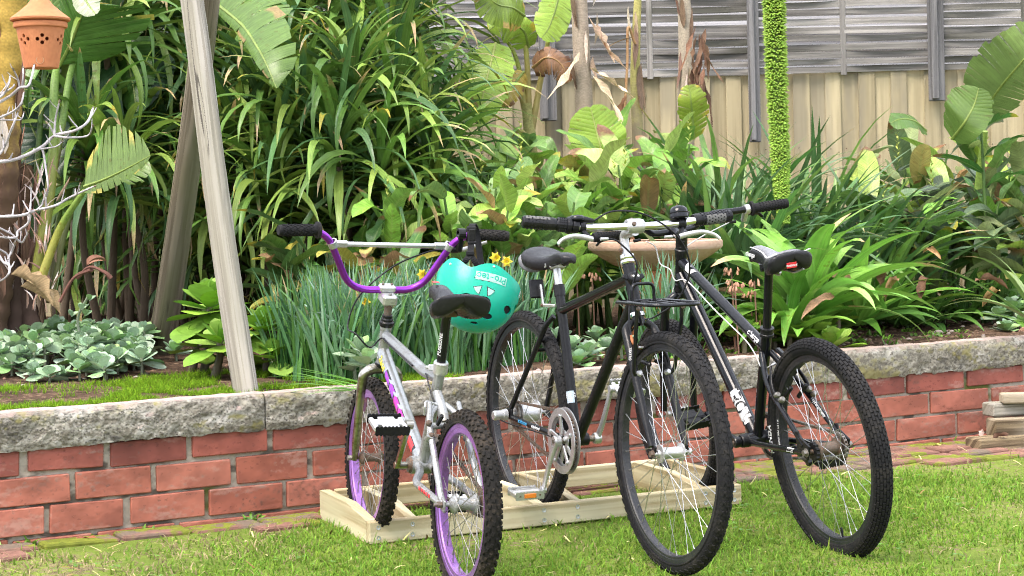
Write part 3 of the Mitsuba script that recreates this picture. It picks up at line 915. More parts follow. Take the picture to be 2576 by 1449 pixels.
def pedal(bike, name, c, axis_w, L, W, mats, tilt=0.0, parent=None, reflector=None, teeth=9):
    """cage pedal centred at c: L along the side axis, W fore and aft"""
    P = holder(name, bike.key)
    cs, sn = math.cos(tilt), math.sin(tilt)
    X, Y, Z = A(cs, sn, 0), A(-sn, cs, 0), AX
    body, cage = mats
    bike.put('body', cat([box(W * .34, .024, L * .96, .005, (X, Y, Z), c), box(W * .8, .006, L * .5, .002, (X, Y, Z), A(*c) + Y * .006), box(W * .8, .016, .014, .003, (X, Y, Z), A(*c) + Z * (L * .5 - .007)), box(W * .8, .016, .014, .003, (X, Y, Z), A(*c) - Z * (L * .5 - .007))]), body, P, smooth=False)
    for sg in (-1, 1):
        n = teeth * 8
        q = np.linspace(0, 1, n + 1)
        hgt = .011 + .0035 * np.abs(np.sin(q * np.pi * teeth))
        zz = (q - .5) * L
        pts = []
        for dx in (-.0014, .0014):
            for sg2 in (1, -1):
                pts.append(A(*c) + X * (sg * W * .5 + dx) + Y * (sg2 * hgt)[:, None] + Z * zz[:, None])
        v = np.vstack(pts)
        m = n + 1
        f = []
        for a, b, rev in ((0, 1, 0), (2, 3, 1), (0, 2, 1), (1, 3, 0)):
            k = np.arange(n)
            t1, t2 = np.stack([a * m + k, a * m + k + 1, b * m + k + 1], 1), np.stack([a * m + k, b * m + k + 1, b * m + k], 1)
            f += [t1, t2]
        bike.put('cage', (flatshade((v, np.vstack(f)))), cage, P, smooth=False)
        if reflector and sg == reflector[0]:
            bike.put('reflector', box(.004, .014, .04, .001, (X, Y, Z), A(*c) + X * (sg * (W * .5 + .003)), (0, 0)), 'amber', P, smooth=False)
            for e in (-1, 1): bike.put('rivet', toward(lathe([(.0, .004), (.003, .003), (.004, 0)], 8), X * sg, A(*c) + X * sg * W * .5 + Z * e * .034), 'rusty_steel', P)
    return P


def crank(bike, name, p0, p1, w0, w1, th, mat, fat=(.014, .010)):
    a, b = A(*p0, w0), A(*p1, w1)
    u = unit(b - a)
    mid = A(*(A(*p0) * .72 + A(*p1) * .28), w0 + (w1 - w0) * .55)
    pts = spline([a, mid, b], 7)
    arm = tube(pts, np.linspace(fat[0], fat[1], len(pts)), 14, flat=.62, ref=AX)
    e1, e2 = toward(lathe([(0, -.011), (.017, -.011), (.018, -.008), (.018, .008), (.016, .012), (0, .012)], 20), AX, a), toward(lathe([(0, -.008), (.0115, -.008), (.0125, 0), (.0115, .008), (0, .008)], 16), AX, b)
    k = bike.put(name, cat([arm, e1, e2]), mat)
    bike.put('axle_bolt', toward(hexnut(.007, .004), AX * np.sign(w0), a + AX * np.sign(w0) * .011), 'rusty_steel', k, smooth=False)
    return k


def grip(bike, name, a, b, r, mat, flange=False, ribs='lugs', parent=None):
    a, b = A(*a), A(*b)
    L = np.linalg.norm(b - a)
    prof = [(0, 0), (r * .8, 0), (r, .004), (r, L - .006), (r * .9, L), (r * .5, L)]
    if flange: prof = [(0, 0), (r * .85, 0), (r, .004), (r, L - .010), (r * 1.55, L - .007), (r * 1.6, L - .004), (r * 1.5, L), (r * .5, L)]
    ms = [lathe(prof, 24, True)]
    m = 12
    for i in range(int((L - .03) / .011)):
        for k in range(m):
            th = 2 * np.pi * (k + .5 * (i % 2)) / m
            d, t = A(math.cos(th), math.sin(th), 0), A(-math.sin(th), math.cos(th), 0)
            sk = .5 * (1 if (i + k) % 2 else -1) if ribs == 'lugs' else 0
            ms.append(box(.011 if ribs == 'lugs' else .004, .0035 if ribs == 'lugs' else .004, .0028, 0, (AX * math.cos(sk) + t * math.sin(sk), t * math.cos(sk) - AX * math.sin(sk), d), d * (r + .0006) + AX * (.016 + i * .011), (0, 0))[:2])
    x = unit(b - a)
    return bike.put(name, toward(cat(ms), x, a), mat, parent)


# ------------------------------------------------------------------ silver BMX bicycle, front wheel in the rack
bmx = thing('bmx_bicycle', 'silver BMX bicycle with purple rims and purple handlebar', 'bicycle', 'bicycles parked in the timber rack')
B = Bike(bmx, Frame((-.1563, 4.9251, .0052), 110.09, 2.86))
knob = lambda Rc, r: blocks(Rc, r, [-1.25, -.78, -.3, .3, .78, 1.25], 54, (.0115, .0085, .0038), .5, .25, .06)
hubl = [(0, .062), (.006, .062), (.006, .045), (.014, .042), (.026, .033), (.027, .030), (.026, .027), (.02, .024), (.0165, .012), (.0165, -.012), (.02, -.024), (.026, -.027), (.027, -.030), (.026, -.033), (.014, -.042), (.006, -.045), (.006, -.062), (0, -.062)]
wheel(B, 'rear_wheel', (0, .254), 0.2515, .0215, .030, .031, ('muddy_rubber', 'purple_rim', 'dull_spoke', 'silver_worn'), knob, 36, (.022, .030), hubl, .0011, 4.1)
wheel(B, 'front_wheel', (.932, .268), 0.2515, .0215, .030, .031, ('muddy_rubber', 'purple_rim', 'dull_spoke', 'rusty_steel'), knob, 36, (.019, .028), [(x * .8, y * .95) for x, y in hubl], .0011, 3.6, .04)
ht, hb = A(.803, .688, 0), A(.836, .582, 0)
hax = unit(ht - hb)
fk = holder('frame', bmx)
B.put('head_tube', toward(lathe([(.016, -.062), (.0185, -.062), (.0185, -.045), (.0172, -.04), (.0172, .045), (.0185, .05), (.0185, .060), (.016, .060)], 24), hax, (ht + hb) / 2), 'silver_worn', fk)
B.tube('top_tube', fillet([(.795, .660, 0), (.375, .578, 0), (.255, .574, 0)], .08, 8), .0165, 'silver_paint', 18, fk)
B.tube('down_tube', [(.822, .607, 0), (.40, .325, 0)], .0215, 'silver_paint', 20, fk)
B.tube('seat_tube', [(.245, .598, 0), (.385, .318, 0)], .0158, 'silver_worn', 18, fk)
B.put('bottom_bracket_shell', (lathe([(.019, -.036), (.026, -.036), (.026, .036), (.019, .036)], 26)[0] + A(.392, .312, 0), lathe([(.019, -.036), (.026, -.036), (.026, .036), (.019, .036)], 26)[1]), 'silver_worn', fk)
for sg in (1, -1):
    B.tube('chainstay', fillet([(.372, .312, sg * .02), (.33, .300, sg * .024), (.27, .278, sg * .058), (.06, .256, sg * .060), (.012, .254, sg * .060)], .05, 6), [.0125, .0125, .0115, .010, .009], 'silver_worn', 12, fk)
    B.tube('seatstay', fillet([(.232, .50, sg * .012), (.205, .475, sg * .040), (.170, .44, sg * .050), (.03, .275, sg * .060), (.004, .256, sg * .060)], .03, 6), .0092, 'silver_worn', 12, fk)
    B.put('dropout', box(.06, .034, .006, .002, (unit(A(1, .25, 0)), unit(A(-.25, 1, 0)), AX), A(.012, .256, sg * .062)), 'silver_worn', fk, smooth=False)
    B.put('axle_nut', toward(hexnut(.0095, .012), AX * sg, A(0, .254, sg * .066)), 'rusty_steel', smooth=False)
    B.tube('axle_end', [(0, .254, sg * .06), (0, .254, sg * .088)], .005, 'dull_steel', 8)
B.tube('monostay', [(.285, .545, 0), (.235, .503, 0), (.19, .452, 0)], [.0135, .0145, .0155], 'silver_worn', 14, fk)
B.tube('stay_bridge', [(.175, .447, -.05), (.175, .447, .05)], .009, 'silver_worn', 10, fk)
# seat post, clamp, saddle
B.put('seat_clamp', toward(lathe([(.0165, -.017), (.0205, -.017), (.0215, -.012), (.0215, .014), (.0195, .018), (.0135, .018)], 24), (A(.197, .752, 0) - A(.245, .598, 0)), A(.243, .604, 0)), 'alloy')
B.put('clamp_bolt', cat([box(.012, .018, .034, .003, None, A(.268, .602, .012)), toward(lathe([(0, .024), (.005, .024), (.005, -.024), (0, -.024)], 8), AX, A(.272, .602, .012))]), 'alloy', smooth=False)
B.tube('seat_post', [(.250, .585, 0), (.197, .760, 0)], .0132, 'black_gloss', 18)
sd = saddle(.265, .086, .024, .030, .058, .040, .034, .022)
sk = B.put('saddle', lay_saddle(sd, (.052, .778), (.302, .838)), 'black_vinyl')
rail = []
for sg in (1, -1): rail.append(tube(fillet([(.10, .762, sg * .045), (.12, .750, sg * .034), (.22, .770, sg * .022), (.285, .812, sg * .012)], .03, 5), .0035, 8)[:2])
B.put('rail', cat(rail), 'black_satin', sk)
B.put('post_clamp', cat([box(.05, .024, .05, .005, (unit(A(1, .2, 0)), unit(A(-.2, 1, 0)), AX), A(.19, .765, 0)), toward(lathe([(0, .034), (.009, .034), (.009, -.034), (0, -.034)], 10), AX, A(.188, .760, 0))]), 'rusty_steel', smooth=False)
tl = lay_saddle((np.array([[0, 0, 0.]]), np.array([[0, 0, 0]])), (.052, .778), (.302, .838))
#B.put('tail_trim', lay_saddle((lambda m: (m[0] * A(.35, 1.005, .55) + A(-.003, 0, -.018), m[1]))(sd), (.052, .778), (.302, .838)), 'black_gloss', sk)
B.put('emblem', lay_saddle(box(.016, .018, .0012, .0004, None, (.225, .012, .0135), (0, 0))[:2], (.052, .778), (.302, .838)), 'red_print', sk, smooth=False)
# headset, stem, handlebar
B.put('headset', toward(lathe([(.017, .060), (.021, .060), (.0235, .066), (.0235, .074), (.019, .078), (.019, .084), (.0165, .088), (.0165, .096), (.0135, .098)], 24), hax, (ht + hb) / 2), 'black_satin')
B.put('lower_headset', toward(lathe([(.017, -.062), (.0225, -.062), (.0225, -.072), (.018, -.076), (.012, -.078)], 24), hax, (ht + hb) / 2), 'black_satin')
q0 = (ht + hb) / 2
B.tube('steerer', [q0 + hax * .09, q0 + hax * .135], .0125, 'rusty_steel', 16)
sx = A(hax[1], -hax[0], 0)                                        # forwards, square to the steering axis
stem = holder('stem', bmx)
B.put('body', cat([box(.068, .034, .046, .006, (sx, hax, AX), q0 + hax * .145 + sx * .018), box(.036, .022, .052, .006, (sx, hax, AX), q0 + hax * .172 + sx * .036)]), 'alloy', stem, smooth=False)
for sg in (-.014, .014): B.put('bolt', toward(lathe([(0, .005), (.003, .005), (.0045, .003), (.0045, 0)], 10), hax, q0 + hax * .183 + sx * .036 + AX * sg), 'rusty_steel', stem)
B.put('bolt', toward(lathe([(0, .006), (.005, .006), (.006, .004), (.006, 0)], 6), hax, q0 + hax * .162 - sx * .004), 'dull_steel', stem, smooth=False)
bc = q0 + hax * .166 + sx * .036
ux = unit(hax + sx * -.12)
bw = lambda w, up_, back=0.0: bc + ux * up_ - sx * back + AX * w
barp = fillet([bw(.385, .206, .045), bw(.218, .203, .015), bw(.112, 0, 0), bw(-.052, 0, 0), bw(-.128, .200, .015), bw(-.315, .206, .045)], .07, 9)
barp = fillet([bw(.375, .208, .045), bw(.225, .204, .018), bw(.120, 0.0, 0), bw(-.105, 0, 0), bw(-.200, .204, .018), bw(-.350, .208, .045)], .065, 9)
B.tube('handlebar', barp, .0112, 'purple_anodised', 18)
p1, p2 = bw(.197, .158, .014), bw(-.172, .158, .014)
cb = holder('crossbar', bmx)
B.tube('bar', [p1 + (p2 - p1) * .1, p1 + (p2 - p1) * .9], .0078, 'alloy', 8, cb)
for p, d_, sg in ((p1, bw(.225, .204, .018) - bw(.120, 0, 0), 1), (p2, bw(-.200, .204, .018) - bw(-.105, 0, 0), -1)):
    B.put('clamp', cat([toward(lathe([(.0115, -.010), (.0160, -.010), (.0160, .010), (.0115, .010)], 20), d_, p), box(.042, .019, .018, .003, (unit(p2 - p1), ux, np.cross(unit(p2 - p1), ux)), p + unit(p2 - p1) * sg * .026)]), 'alloy', cb, smooth=False)
grip(B, 'grip', bw(.378, .208, .045), bw(.248, .205, .022), .0165, 'rubber', True)
grip(B, 'grip', bw(-.353, .208, .045), bw(-.222, .205, .022), .0155, 'rubber', True)
# brake lever on the right-hand bar, cable to the frame
lv = holder('brake_lever', bmx)
pl = bw(-.205, .204, .02)
B.put('body', cat([toward(lathe([(.0112, -.011), (.017, -.011), (.017, .011), (.0112, .011)], 16), AX, pl), box(.030, .062, .022, .006, (sx, ux, AX), pl + sx * .004 - ux * .032), box(.026, .02, .03, .005, (sx, ux, AX), pl + sx * .006 - ux * .056 + AX * .012)]), 'black_satin', lv, smooth=False)
B.tube('blade', spline([pl + sx * .012 - ux * .056, pl + sx * .03 - ux * .062 - AX * .03, pl + sx * .04 - ux * .050 - AX * .075, pl + sx * .042 - ux * .040 - AX * .105], 6), [.006, .007, .006, .005], 'alloy', 10, lv, .55)
B.tube('brake_cable', spline([pl - ux * .05 + AX * .03, pl - ux * .07 + AX * .10 + sx * .01, bw(-.02, .065, .01) + sx * .05, bw(.08, -.03) + sx * .02, bw(.115, -.12) - sx * .02, q0 + hax * .04 + AX * .10 - sx * .02, q0 - hax * .0 + AX * .055 - sx * .03, A(.775, .655, .022), A(.70, .640, .02), A(.45, .594, .02)], 8), .0026, 'black_satin', 8)
B.tube('brake_cable', spline([(.33, .580, .016), (.30, .575, .022), (.272, .545, .022), (.245, .512, .018), (.222, .50, .012)], 6), .0024, 'black_satin', 8)
# fork with round shoulders
fork = holder('fork', bmx)
for sg in (1, -1):
    B.tube('leg', fillet([q0 - hax * .078 + A(0, -.004, 0), q0 - hax * .082 + AX * sg * .030, q0 - hax * .100 + AX * sg * .057, q0 - hax * .17 + AX * sg * .058, A(.918, .300, sg * .056), A(.930, .262, sg * .056)], .035, 8), [.016, .0165, .0155, .0145, .0125, .010], 'fork_chrome', 16, fork)
    B.put('axle_nut', toward(hexnut(.009, .012), AX * sg, A(.932, .268, sg * .066)), 'dull_steel', fork, smooth=False)
# cranks: three-piece, pedals level
bb = A(.392, .312)
B.put('bearing_cup', cat([toward(lathe([(0, .05), (.008, .05), (.010, .044), (.021, .044), (.024, .036), (.026, .036)], 20), AX * sg, A(*bb, 0)) for sg in (1, -1)]), 'rusty_steel')
pe = A(.258, .450)
for sg, nm in ((1, 'crank'), (-1, 'crank')):
    e = A(.232, .446) if sg > 0 else 2 * bb - A(.232, .446)
    k = B.put('crank', cat([beam(A(*bb, sg * .075), A(*e, sg * .092), .022, .013, .004, up=AX), toward(lathe([(0, 0), (.010, 0), (.010, .05), (0, .05)], 16), AX * sg, A(*bb, sg * .034)), toward(lathe([(0, -.01), (.014, -.01), (.014, .01), (0, .01)], 18), AX, A(*e, sg * .092))]), 'fork_chrome', smooth=False)
    pedal(B, 'pedal', A(*(e + A(.0, .0)), sg * .152), sg, .098, .092, ('alloy', 'black_satin'), .30)
cr = B.put('chainring', (lambda m: (m[0] + A(*bb, -.046), m[1]))(sprocket(.082, 42, .003, .014, 5)), 'dull_steel', smooth=False)
B.put('cog', (lambda m: (m[0] + A(0, .254, -.043), m[1]))(sprocket(.033, 17, .003, .012)), 'rusty_steel', smooth=False)
B.put('chain', chain_loop(bb, .083, (0, .254), .034, -.0455), 'rusty_steel', smooth=False)
# V-brake at the rear
for sg in (1, -1):
    vb = holder('brake_arm', bmx)
    B.put('arm', cat([beam(A(.158, .415, sg * .056), A(.205, .512, sg * .042), .013, .013, .004), toward(lathe([(.0, .02), (.009, .02), (.011, .016), (.011, -.008), (0, -.008)], 14), A(-1, .6, 0), A(.158, .415, sg * .056))]), 'silver_worn', vb, smooth=False)
    for q in ((.150, .42), (.172, .452)): B.put('bolt', toward(lathe([(0, .014), (.005, .014), (.0085, .009), (.0085, 0)], 10), A(-1, .75, 0), A(*q, sg * .054)), 'rusty_steel', vb)
    B.put('pad', beam(A(.13, .48, sg * .028), A(.19, .44, sg * .028), .015, .011, .004), 'black_satin', vb, smooth=False)
B.tube('noodle', spline([(.222, .50, .012), (.205, .512, .05), (.19, .50, .060), (.20, .475, .058)], 6), .003, 'alloy', 8)
# lettering on the frame
dn = unit(A(.40, .325, 0) - A(.822, .607, 0))
d0 = A(.822, .607, 0)
side = unit(AX * .93 + A(-.35, .1, 0))
B.put('lettering', decal('Race', .020, d0 + dn * .062, dn, side, .0217), 'yellow_print', fk, smooth=False)
B.put('decal_outline', patch(d0 + dn * .29, dn, side, .0215, .37, 1.25, 8, .0004), 'black_print', fk)
for s0, ln, arc, m in ((.135, .05, .7, 'violet_print'), (.195, .05, 1.0, 'violet_print'), (.255, .05, 1.0, 'magenta_print'), (.312, .05, 1.0, 'magenta_print'), (.372, .055, 1.05, 'red_print'), (.44, .055, 1.0, 'red_print')):
    B.put('decal', patch(d0 + dn * s0, dn, side, .0215, ln, arc, 8, .0009, .012), m, fk)
for s0 in (.165, .225, .284, .342, .405): B.put('decal_gap', patch(d0 + dn * s0 + AX * .0, dn, unit(side + A(-.6, .3, 0)), .0215, .022, .45, 5, .0012, -.02), 'silver_paint', fk)
B.put('lettering', decal('FUSIONE', .011, (A(.250, .585, 0) + A(.197, .760, 0)) / 2, A(.197, .760, 0) - A(.250, .585, 0), unit(AX * .9 + A(-.5, 0, 0)), .0134), 'white_print', smooth=False)
for q in range(5): B.put('decal', patch(A(.19 - .022 * q, .2695 - .0022 * q, .0592), A(-1, -.1, 0), unit(AX + A(0, .25, 0)), .0112, .015, .8, 5, .0006, .006), 'red_print', fk)
# ------------------------------------------------------------------ matt black city bicycle, rear wheel in the rack (s = 0 at its front wheel)
city = thing('city_bicycle', 'black city bicycle with silver handlebar, bell and small front rack', 'bicycle', 'bicycles parked in the timber rack')
B = Bike(city, Frame((.4387, 5.2218, .0005), 112.51, -.23))


def street(Rc, r):
    a = blocks(Rc, r - .0008, [-.92, .92], 74, (.019, .012, .0016), .5, .35)
    b = blocks(Rc, r - .0005, [-.42, .42], 74, (.016, .0075, .0022), .5, -.45)
    c = blocks(Rc, r - .0003, [-.12, .12], 74, (.021, .0048, .0022), .5, .12)
    return cat([a, b, c])


whm = ('rubber', 'black_rim', 'spoke_steel', 'alloy')
wheel(B, 'front_wheel', (0, .345), .345, .0200, .024, .030, whm, street, 32, (.020, .033), [(0, .062), (.0055, .062), (.0055, .044), (.010, .043), (.012, .038), (.0265, .0355), (.0265, .0325), (.018, .029), (.0165, .02), (.0165, -.02), (.018, -.029), (.0265, -.0325), (.0265, -.0355), (.012, -.038), (.010, -.043), (.0055, -.044), (.0055, -.062), (0, -.062)], .0011, 2.72)
wheel(B, 'rear_wheel', (1.042, .360), .345, .0200, .024, .030, whm, street, 32, (.036, .030), [(0, .066), (.006, .066), (.006, .05), (.022, .048), (.024, .036), (.043, .034), (.043, .031), (.034, .028), (.033, -.028), (.043, -.031), (.043, -.034), (.024, -.036), (.020, -.044), (.006, -.05), (.006, -.066), (0, -.066)], .0011, 3.55, .06)
fk = holder('frame', city)
ht, hb = A(.240, .872, 0), A(.196, .742, 0)
hax = unit(ht - hb); q0 = (ht + hb) / 2
sx = A(-hax[1], hax[0], 0)                       # towards the front (negative s)
B.put('head_tube', toward(lathe([(.015, -.075), (.0185, -.075), (.0185, .075), (.015, .075)], 24), hax, q0), 'black_satin', fk)
B.tube('top_tube', [(.232, .838, 0), (.757, .716, 0)], .0155, 'black_gloss', 18, fk)
B.tube('down_tube', [(.212, .772, 0), (.63, .322, 0)], .0175, 'black_satin', 18, fk)
B.tube('seat_tube', [(.752, .782, 0), (.648, .318, 0)], .0160, 'black_satin', 18, fk)
B.put('bottom_bracket_shell', (lambda m: (m[0] + A(.645, .313, 0), m[1]))(lathe([(.015, -.036), (.0205, -.036), (.0205, .036), (.015, .036)], 24)), 'black_satin', fk)
RA = A(1.042, .360)
for sg in (1, -1):
    B.tube('seatstay', fillet([(.775, .70, sg * .012), (.80, .675, sg * .028), (1.03, .382, sg * .066)], .05, 5), .0088, 'black_satin', 12, fk)
    B.tube('chainstay', fillet([(.66, .315, sg * .022), (.72, .32, sg * .038), (1.025, .352, sg * .066)], .1, 5), [.0115, .0115, .0095, .009], 'black_satin', 12, fk)
    B.put('dropout', box(.05, .036, .006, .002, None, A(1.038, .362, sg * .068)), 'black_satin', fk, smooth=False)
for q in ((.85, .617), (.875, .585)): B.tube('stay_bridge', [(*q, -.042), (*q, .042)], .006, 'black_satin', 8, fk)
# right-hand side (w > 0, towards the camera's left): gear-hub end cap, ring, chain, crank
B.put('hub_cap', (lambda m: (m[0] + A(*RA, 0), m[1]))(lathe([(0, .128), (.014, .127), (.0165, .122), (.0165, .094), (.019, .092), (.020, .078), (.012, .074)], 24)), 'alloy')
B.tube('shift_cable', spline([(1.03, .345, .105), (.98, .335, .09), (.9, .332, .082), (.70, .316, .05)], 6), .0025, 'black_satin', 8)
cog = B.put('cog', (lambda m: (m[0] + A(*RA, .046), m[1]))(sprocket(.041, 20, .003, .02)), 'dull_steel', smooth=False)
BBc = A(.645, .313)
cs_ = holder('chainset', city)
sh = lambda m, w: (m[0] + A(*BBc, w), m[1])
B.put('chainring', sh(sprocket(.092, 44, .003, .017, 5, .017), .046), 'alloy', cs_, smooth=False)
B.put('guard', sh(lathe([(.080, .0565), (.104, .0565), (.105, .0555), (.105, .0545), (.104, .0535), (.080, .0535), (.080, .0565)], 64), 0), 'alloy', cs_)
for k in range(5):
    a = 2 * np.pi / 5 * k + .3
    B.put('arm', sh(cat([beam((.02 * math.cos(a), .02 * math.sin(a), .054), (.083 * math.cos(a), .083 * math.sin(a), .056), .015, .006, .002, AX), toward(lathe([(0, .005), (.005, .005), (.006, 0)], 10), AX, A(.08 * math.cos(a), .08 * math.sin(a), .058))]), 0), 'alloy', cs_, smooth=False)
B.put('inner_guard', sh(lathe([(.086, .0385), (.1065, .0385), (.1065, .0365), (.086, .0365)], 64), 0), 'alloy', cs_)
B.put('chain', chain_loop(BBc, .0925, RA, .042, .046), 'rusty_steel', smooth=False)
e1 = A(.728, .150)
crank(B, 'crank', BBc, e1, .070, .086, 0, 'alloy')
crank(B, 'crank', BBc, 2 * BBc - e1, -.070, -.086, 0, 'alloy')
B.tube('bottom_axle', [(*BBc, -.068), (*BBc, .066)], .010, 'dull_steel', 12)
pedal(B, 'pedal', A(*(e1 + A(.002, -.006)), .145), 1, .098, .068, ('alloy', 'alloy'), .12, reflector=(-1,))
pedal(B, 'pedal', A(*(2 * BBc - e1), -.142), -1, .095, .068, ('alloy', 'alloy'), .5)
# seat post with reflector, saddle seen from its nose
B.tube('seat_post', [(.748, .765, 0), (.776, .880, 0)], .0132, 'alloy', 18)
B.put('seat_clamp', toward(lathe([(.0162, -.018), (.0185, -.018), (.0185, .018), (.0135, .019)], 22), A(.028, .115, 0), A(.752, .784, 0)), 'black_satin')
sd = saddle(.268, .078, .026, .026, .052, .032, .028, .045)
sk = B.put('saddle', lay_saddle(sd, (.922, .893), (.655, .905)), 'black_vinyl')
side_pan = lambda sg: lay_saddle((lambda m: (np.stack([m[0][:, 0] * .46 + .001, m[0][:, 1] * 1.03, m[0][:, 2] * .96 - .007], 1), m[1]))(sd), (.924, .893), (.657, .905))
B.put('side_panel', side_pan(1), 'grey_vinyl', sk)
for sg in (1, -1): B.tube('rail', fillet([(.88, .872, sg * .042), (.84, .862, sg * .026), (.73, .868, sg * .022), (.69, .880, sg * .010)], .03, 5), .0036, 'black_satin', 8, sk)
B.put('post_clamp', cat([box(.06, .022, .056, .006, None, A(.785, .866, 0)), toward(lathe([(0, .036), (.008, .036), (.008, -.036), (0, -.036)], 10), AX, A(.785, .866, 0))]), 'alloy', smooth=False)
B.put('reflector', box(.012, .062, .052, .005, (unit(A(1, -.2, 0)), unit(A(.2, 1, 0)), AX), A(.81, .79, .055)), 'black_satin', smooth=False)
rb = B.put('reflector_bracket', cat([beam(A(.79, .805, .05), A(.772, .735, .05), .011, .006, .002, AX), beam(A(.772, .738, .052), A(.752, .735, .015), .010, .010, .002)]), 'alloy', smooth=False)
B.put('bolt', toward(lathe([(0, .005), (.005, .004), (.006, 0)], 10), AX, A(.772, .738, .054)), 'rusty_steel', rb)
# steering: headset, quill stem, bars
B.put('headset', toward(lathe([(.015, .075), (.0215, .075), (.0235, .080), (.0235, .086), (.019, .089), (.0215, .094), (.0215, .104), (.014, .106)], 26), hax, q0), 'chrome')
B.put('lower_headset', toward(lathe([(.015, -.075), (.0215, -.075), (.0225, -.080), (.0225, -.087), (.017, -.090), (.014, -.094)], 26), hax, q0), 'chrome')
stem = holder('stem', city)
bc = A(.195, .992, 0)
B.tube('quill', spline([q0 + hax * .100, q0 + hax * .135, q0 + hax * .165 + sx * .012, bc - hax * .012], 6), [.0135, .0145, .0155, .017], 'alloy', 18, stem, .9)
B.put('clamp', toward(lathe([(.0125, -.026), (.0205, -.026), (.0225, -.018), (.0225, .018), (.0205, .026), (.0125, .026)], 24), AX, bc), 'alloy', stem)
B.put('bolt', toward(lathe([(0, .008), (.0055, .008), (.007, .005), (.007, 0)], 10), unit(hax * .8 - sx * .5), bc + hax * .020 - sx * .008), 'rusty_steel', stem)
B.put('bolt', toward(lathe([(0, .008), (.0055, .008), (.007, .005), (.007, 0)], 10), sx, bc + sx * .021 + AX * .012), 'rusty_steel', stem)
B.put('bolt', toward(lathe([(0, .008), (.0055, .008), (.007, .005), (.007, 0)], 10), AX, q0 + hax * .12 + AX * .014), 'rusty_steel', stem)
hbp = lambda w, dz=0., ds=0.: A(.195 + ds, .992 + dz, w)
bar = spline([hbp(.335, .022, .05), hbp(.23, .012, .03), hbp(.145, .0, .012), hbp(.06, -.001, .002), hbp(0), hbp(-.06, .0, .002), hbp(-.14, .004, .010), hbp(-.22, .012, .028), hbp(-.35, .022, .05)], 6)
B.tube('handlebar', bar, .0118, 'chrome', 18)
for sg, we in ((1, .338), (-1, -.352)):
    inner = sg * (abs(we) - (.098 if sg > 0 else .140))
    a, b = hbp(we, .0225, .05), hbp(inner, .0125, .031)
    g = grip(B, 'grip', a, b, .0185, 'black_satin', False, 'plain')
    u = unit(b - a)
    m = lathe([(.0188, -.036), (.0196, -.03), (.0198, 0), (.0196, .03), (.0188, .036)], 20, False, math.pi * 1.05)
    B.put('grey_pad', toward(m, u, (a + b) / 2 - u * .006, unit(hax * .3 + sx)), 'grip_grey', g)
# twist shifter and indicator on the left of the picture
tw = holder('twist_shifter', city)
a, b = hbp(.238, .013, .031), hbp(.185, .006, .02)
u = unit(b - a)
B.put('barrel', toward(cat([lathe([(.012, 0), (.019, 0), (.020, .004), (.0205, .028), (.0245, .030), (.0255, .034), (.0255, .040), (.023, .044), (.012, .046)], 26)] + [box(.0035, .003, .003, 0, None, A(.0205 * math.cos(t), .0205 * math.sin(t), z), (0, 0))[:2] for t in np.linspace(0, 6.28, 18)[:-1] for z in (.008, .014, .020, .025)]), u, a), 'black_satin', tw)
B.put('housing', cat([toward(lathe([(.012, .046), (.021, .047), (.022, .052), (.020, .066), (.012, .068)], 24), u, a), ]), 'black_satin', tw)
disp = unit(hax * .9 + sx * .25)
dc = a + u * .062 + disp * .021
B.put('display', (lambda m: toward(m, disp, dc))(lathe([(0, .012), (.017, .011), (.023, .007), (.024, 0), (.022, -.006), (0, -.008)], 24, False)), 'black_gloss', tw)
B.put('cable_boss', tube([dc, dc + u * .03, dc + u * .05], [.014, .010, .006], 12)[:2], 'black_satin', tw)
# brake levers
for sg in (1, -1):
    lv = holder('brake_lever', city)
    w0 = sg * .165
    pl = hbp(w0, .003, .015)
    B.put('clamp', cat([toward(lathe([(.012, -.008), (.017, -.008), (.017, .008), (.012, .008)], 18), AX, pl), beam(pl - hax * .012, pl - hax * .046 + sx * .012 - AX * sg * .022, .016, .014, .004)]), 'black_satin', lv, smooth=False)
    piv = pl - hax * .044 + sx * .014 - AX * sg * .022
    B.put('bracket', beam(piv - AX * sg * .028, piv + AX * sg * .016, .022, .017, .005), 'black_satin', lv, smooth=False)
    B.tube('blade', spline([piv + AX * sg * .0, piv + AX * sg * .03 + sx * .010 + hax * .004, piv + AX * sg * .07 + sx * .018 + hax * .006, piv + AX * sg * .105 + sx * .020 - hax * .004, piv + AX * sg * .122 + sx * .020 - hax * .018], 6), [.008, .0085, .007, .006, .0055], 'alloy', 12, lv, .6)
    B.put('barrel_adjuster', tube([piv - AX * sg * .026, piv - AX * sg * .05], [.0055, .0045], 10)[:2], 'alloy', lv)
# bell
bl = holder('bell', city)
bp = hbp(-.155, .018, .010)
B.put('dome', toward(lathe([(0, .040), (.010, .0395), (.020, .036), (.0265, .029), (.0285, .020), (.0285, .017), (.0265, .016), (.0285, .0145), (.029, .004), (.027, 0), (0, 0)], 32, False), unit(hax + sx * .15), bp), 'black_gloss', bl)
B.put('clamp', toward(lathe([(.0118, -.008), (.015, -.008), (.015, .008), (.0118, .008)], 18), AX, hbp(-.158, .006, .012)), 'black_satin', bl)
B.put('trigger', beam(bp - AX * .028 + hax * .006, bp - AX * .036 + hax * .022, .010, .006, .002), 'black_satin', bl, smooth=False)
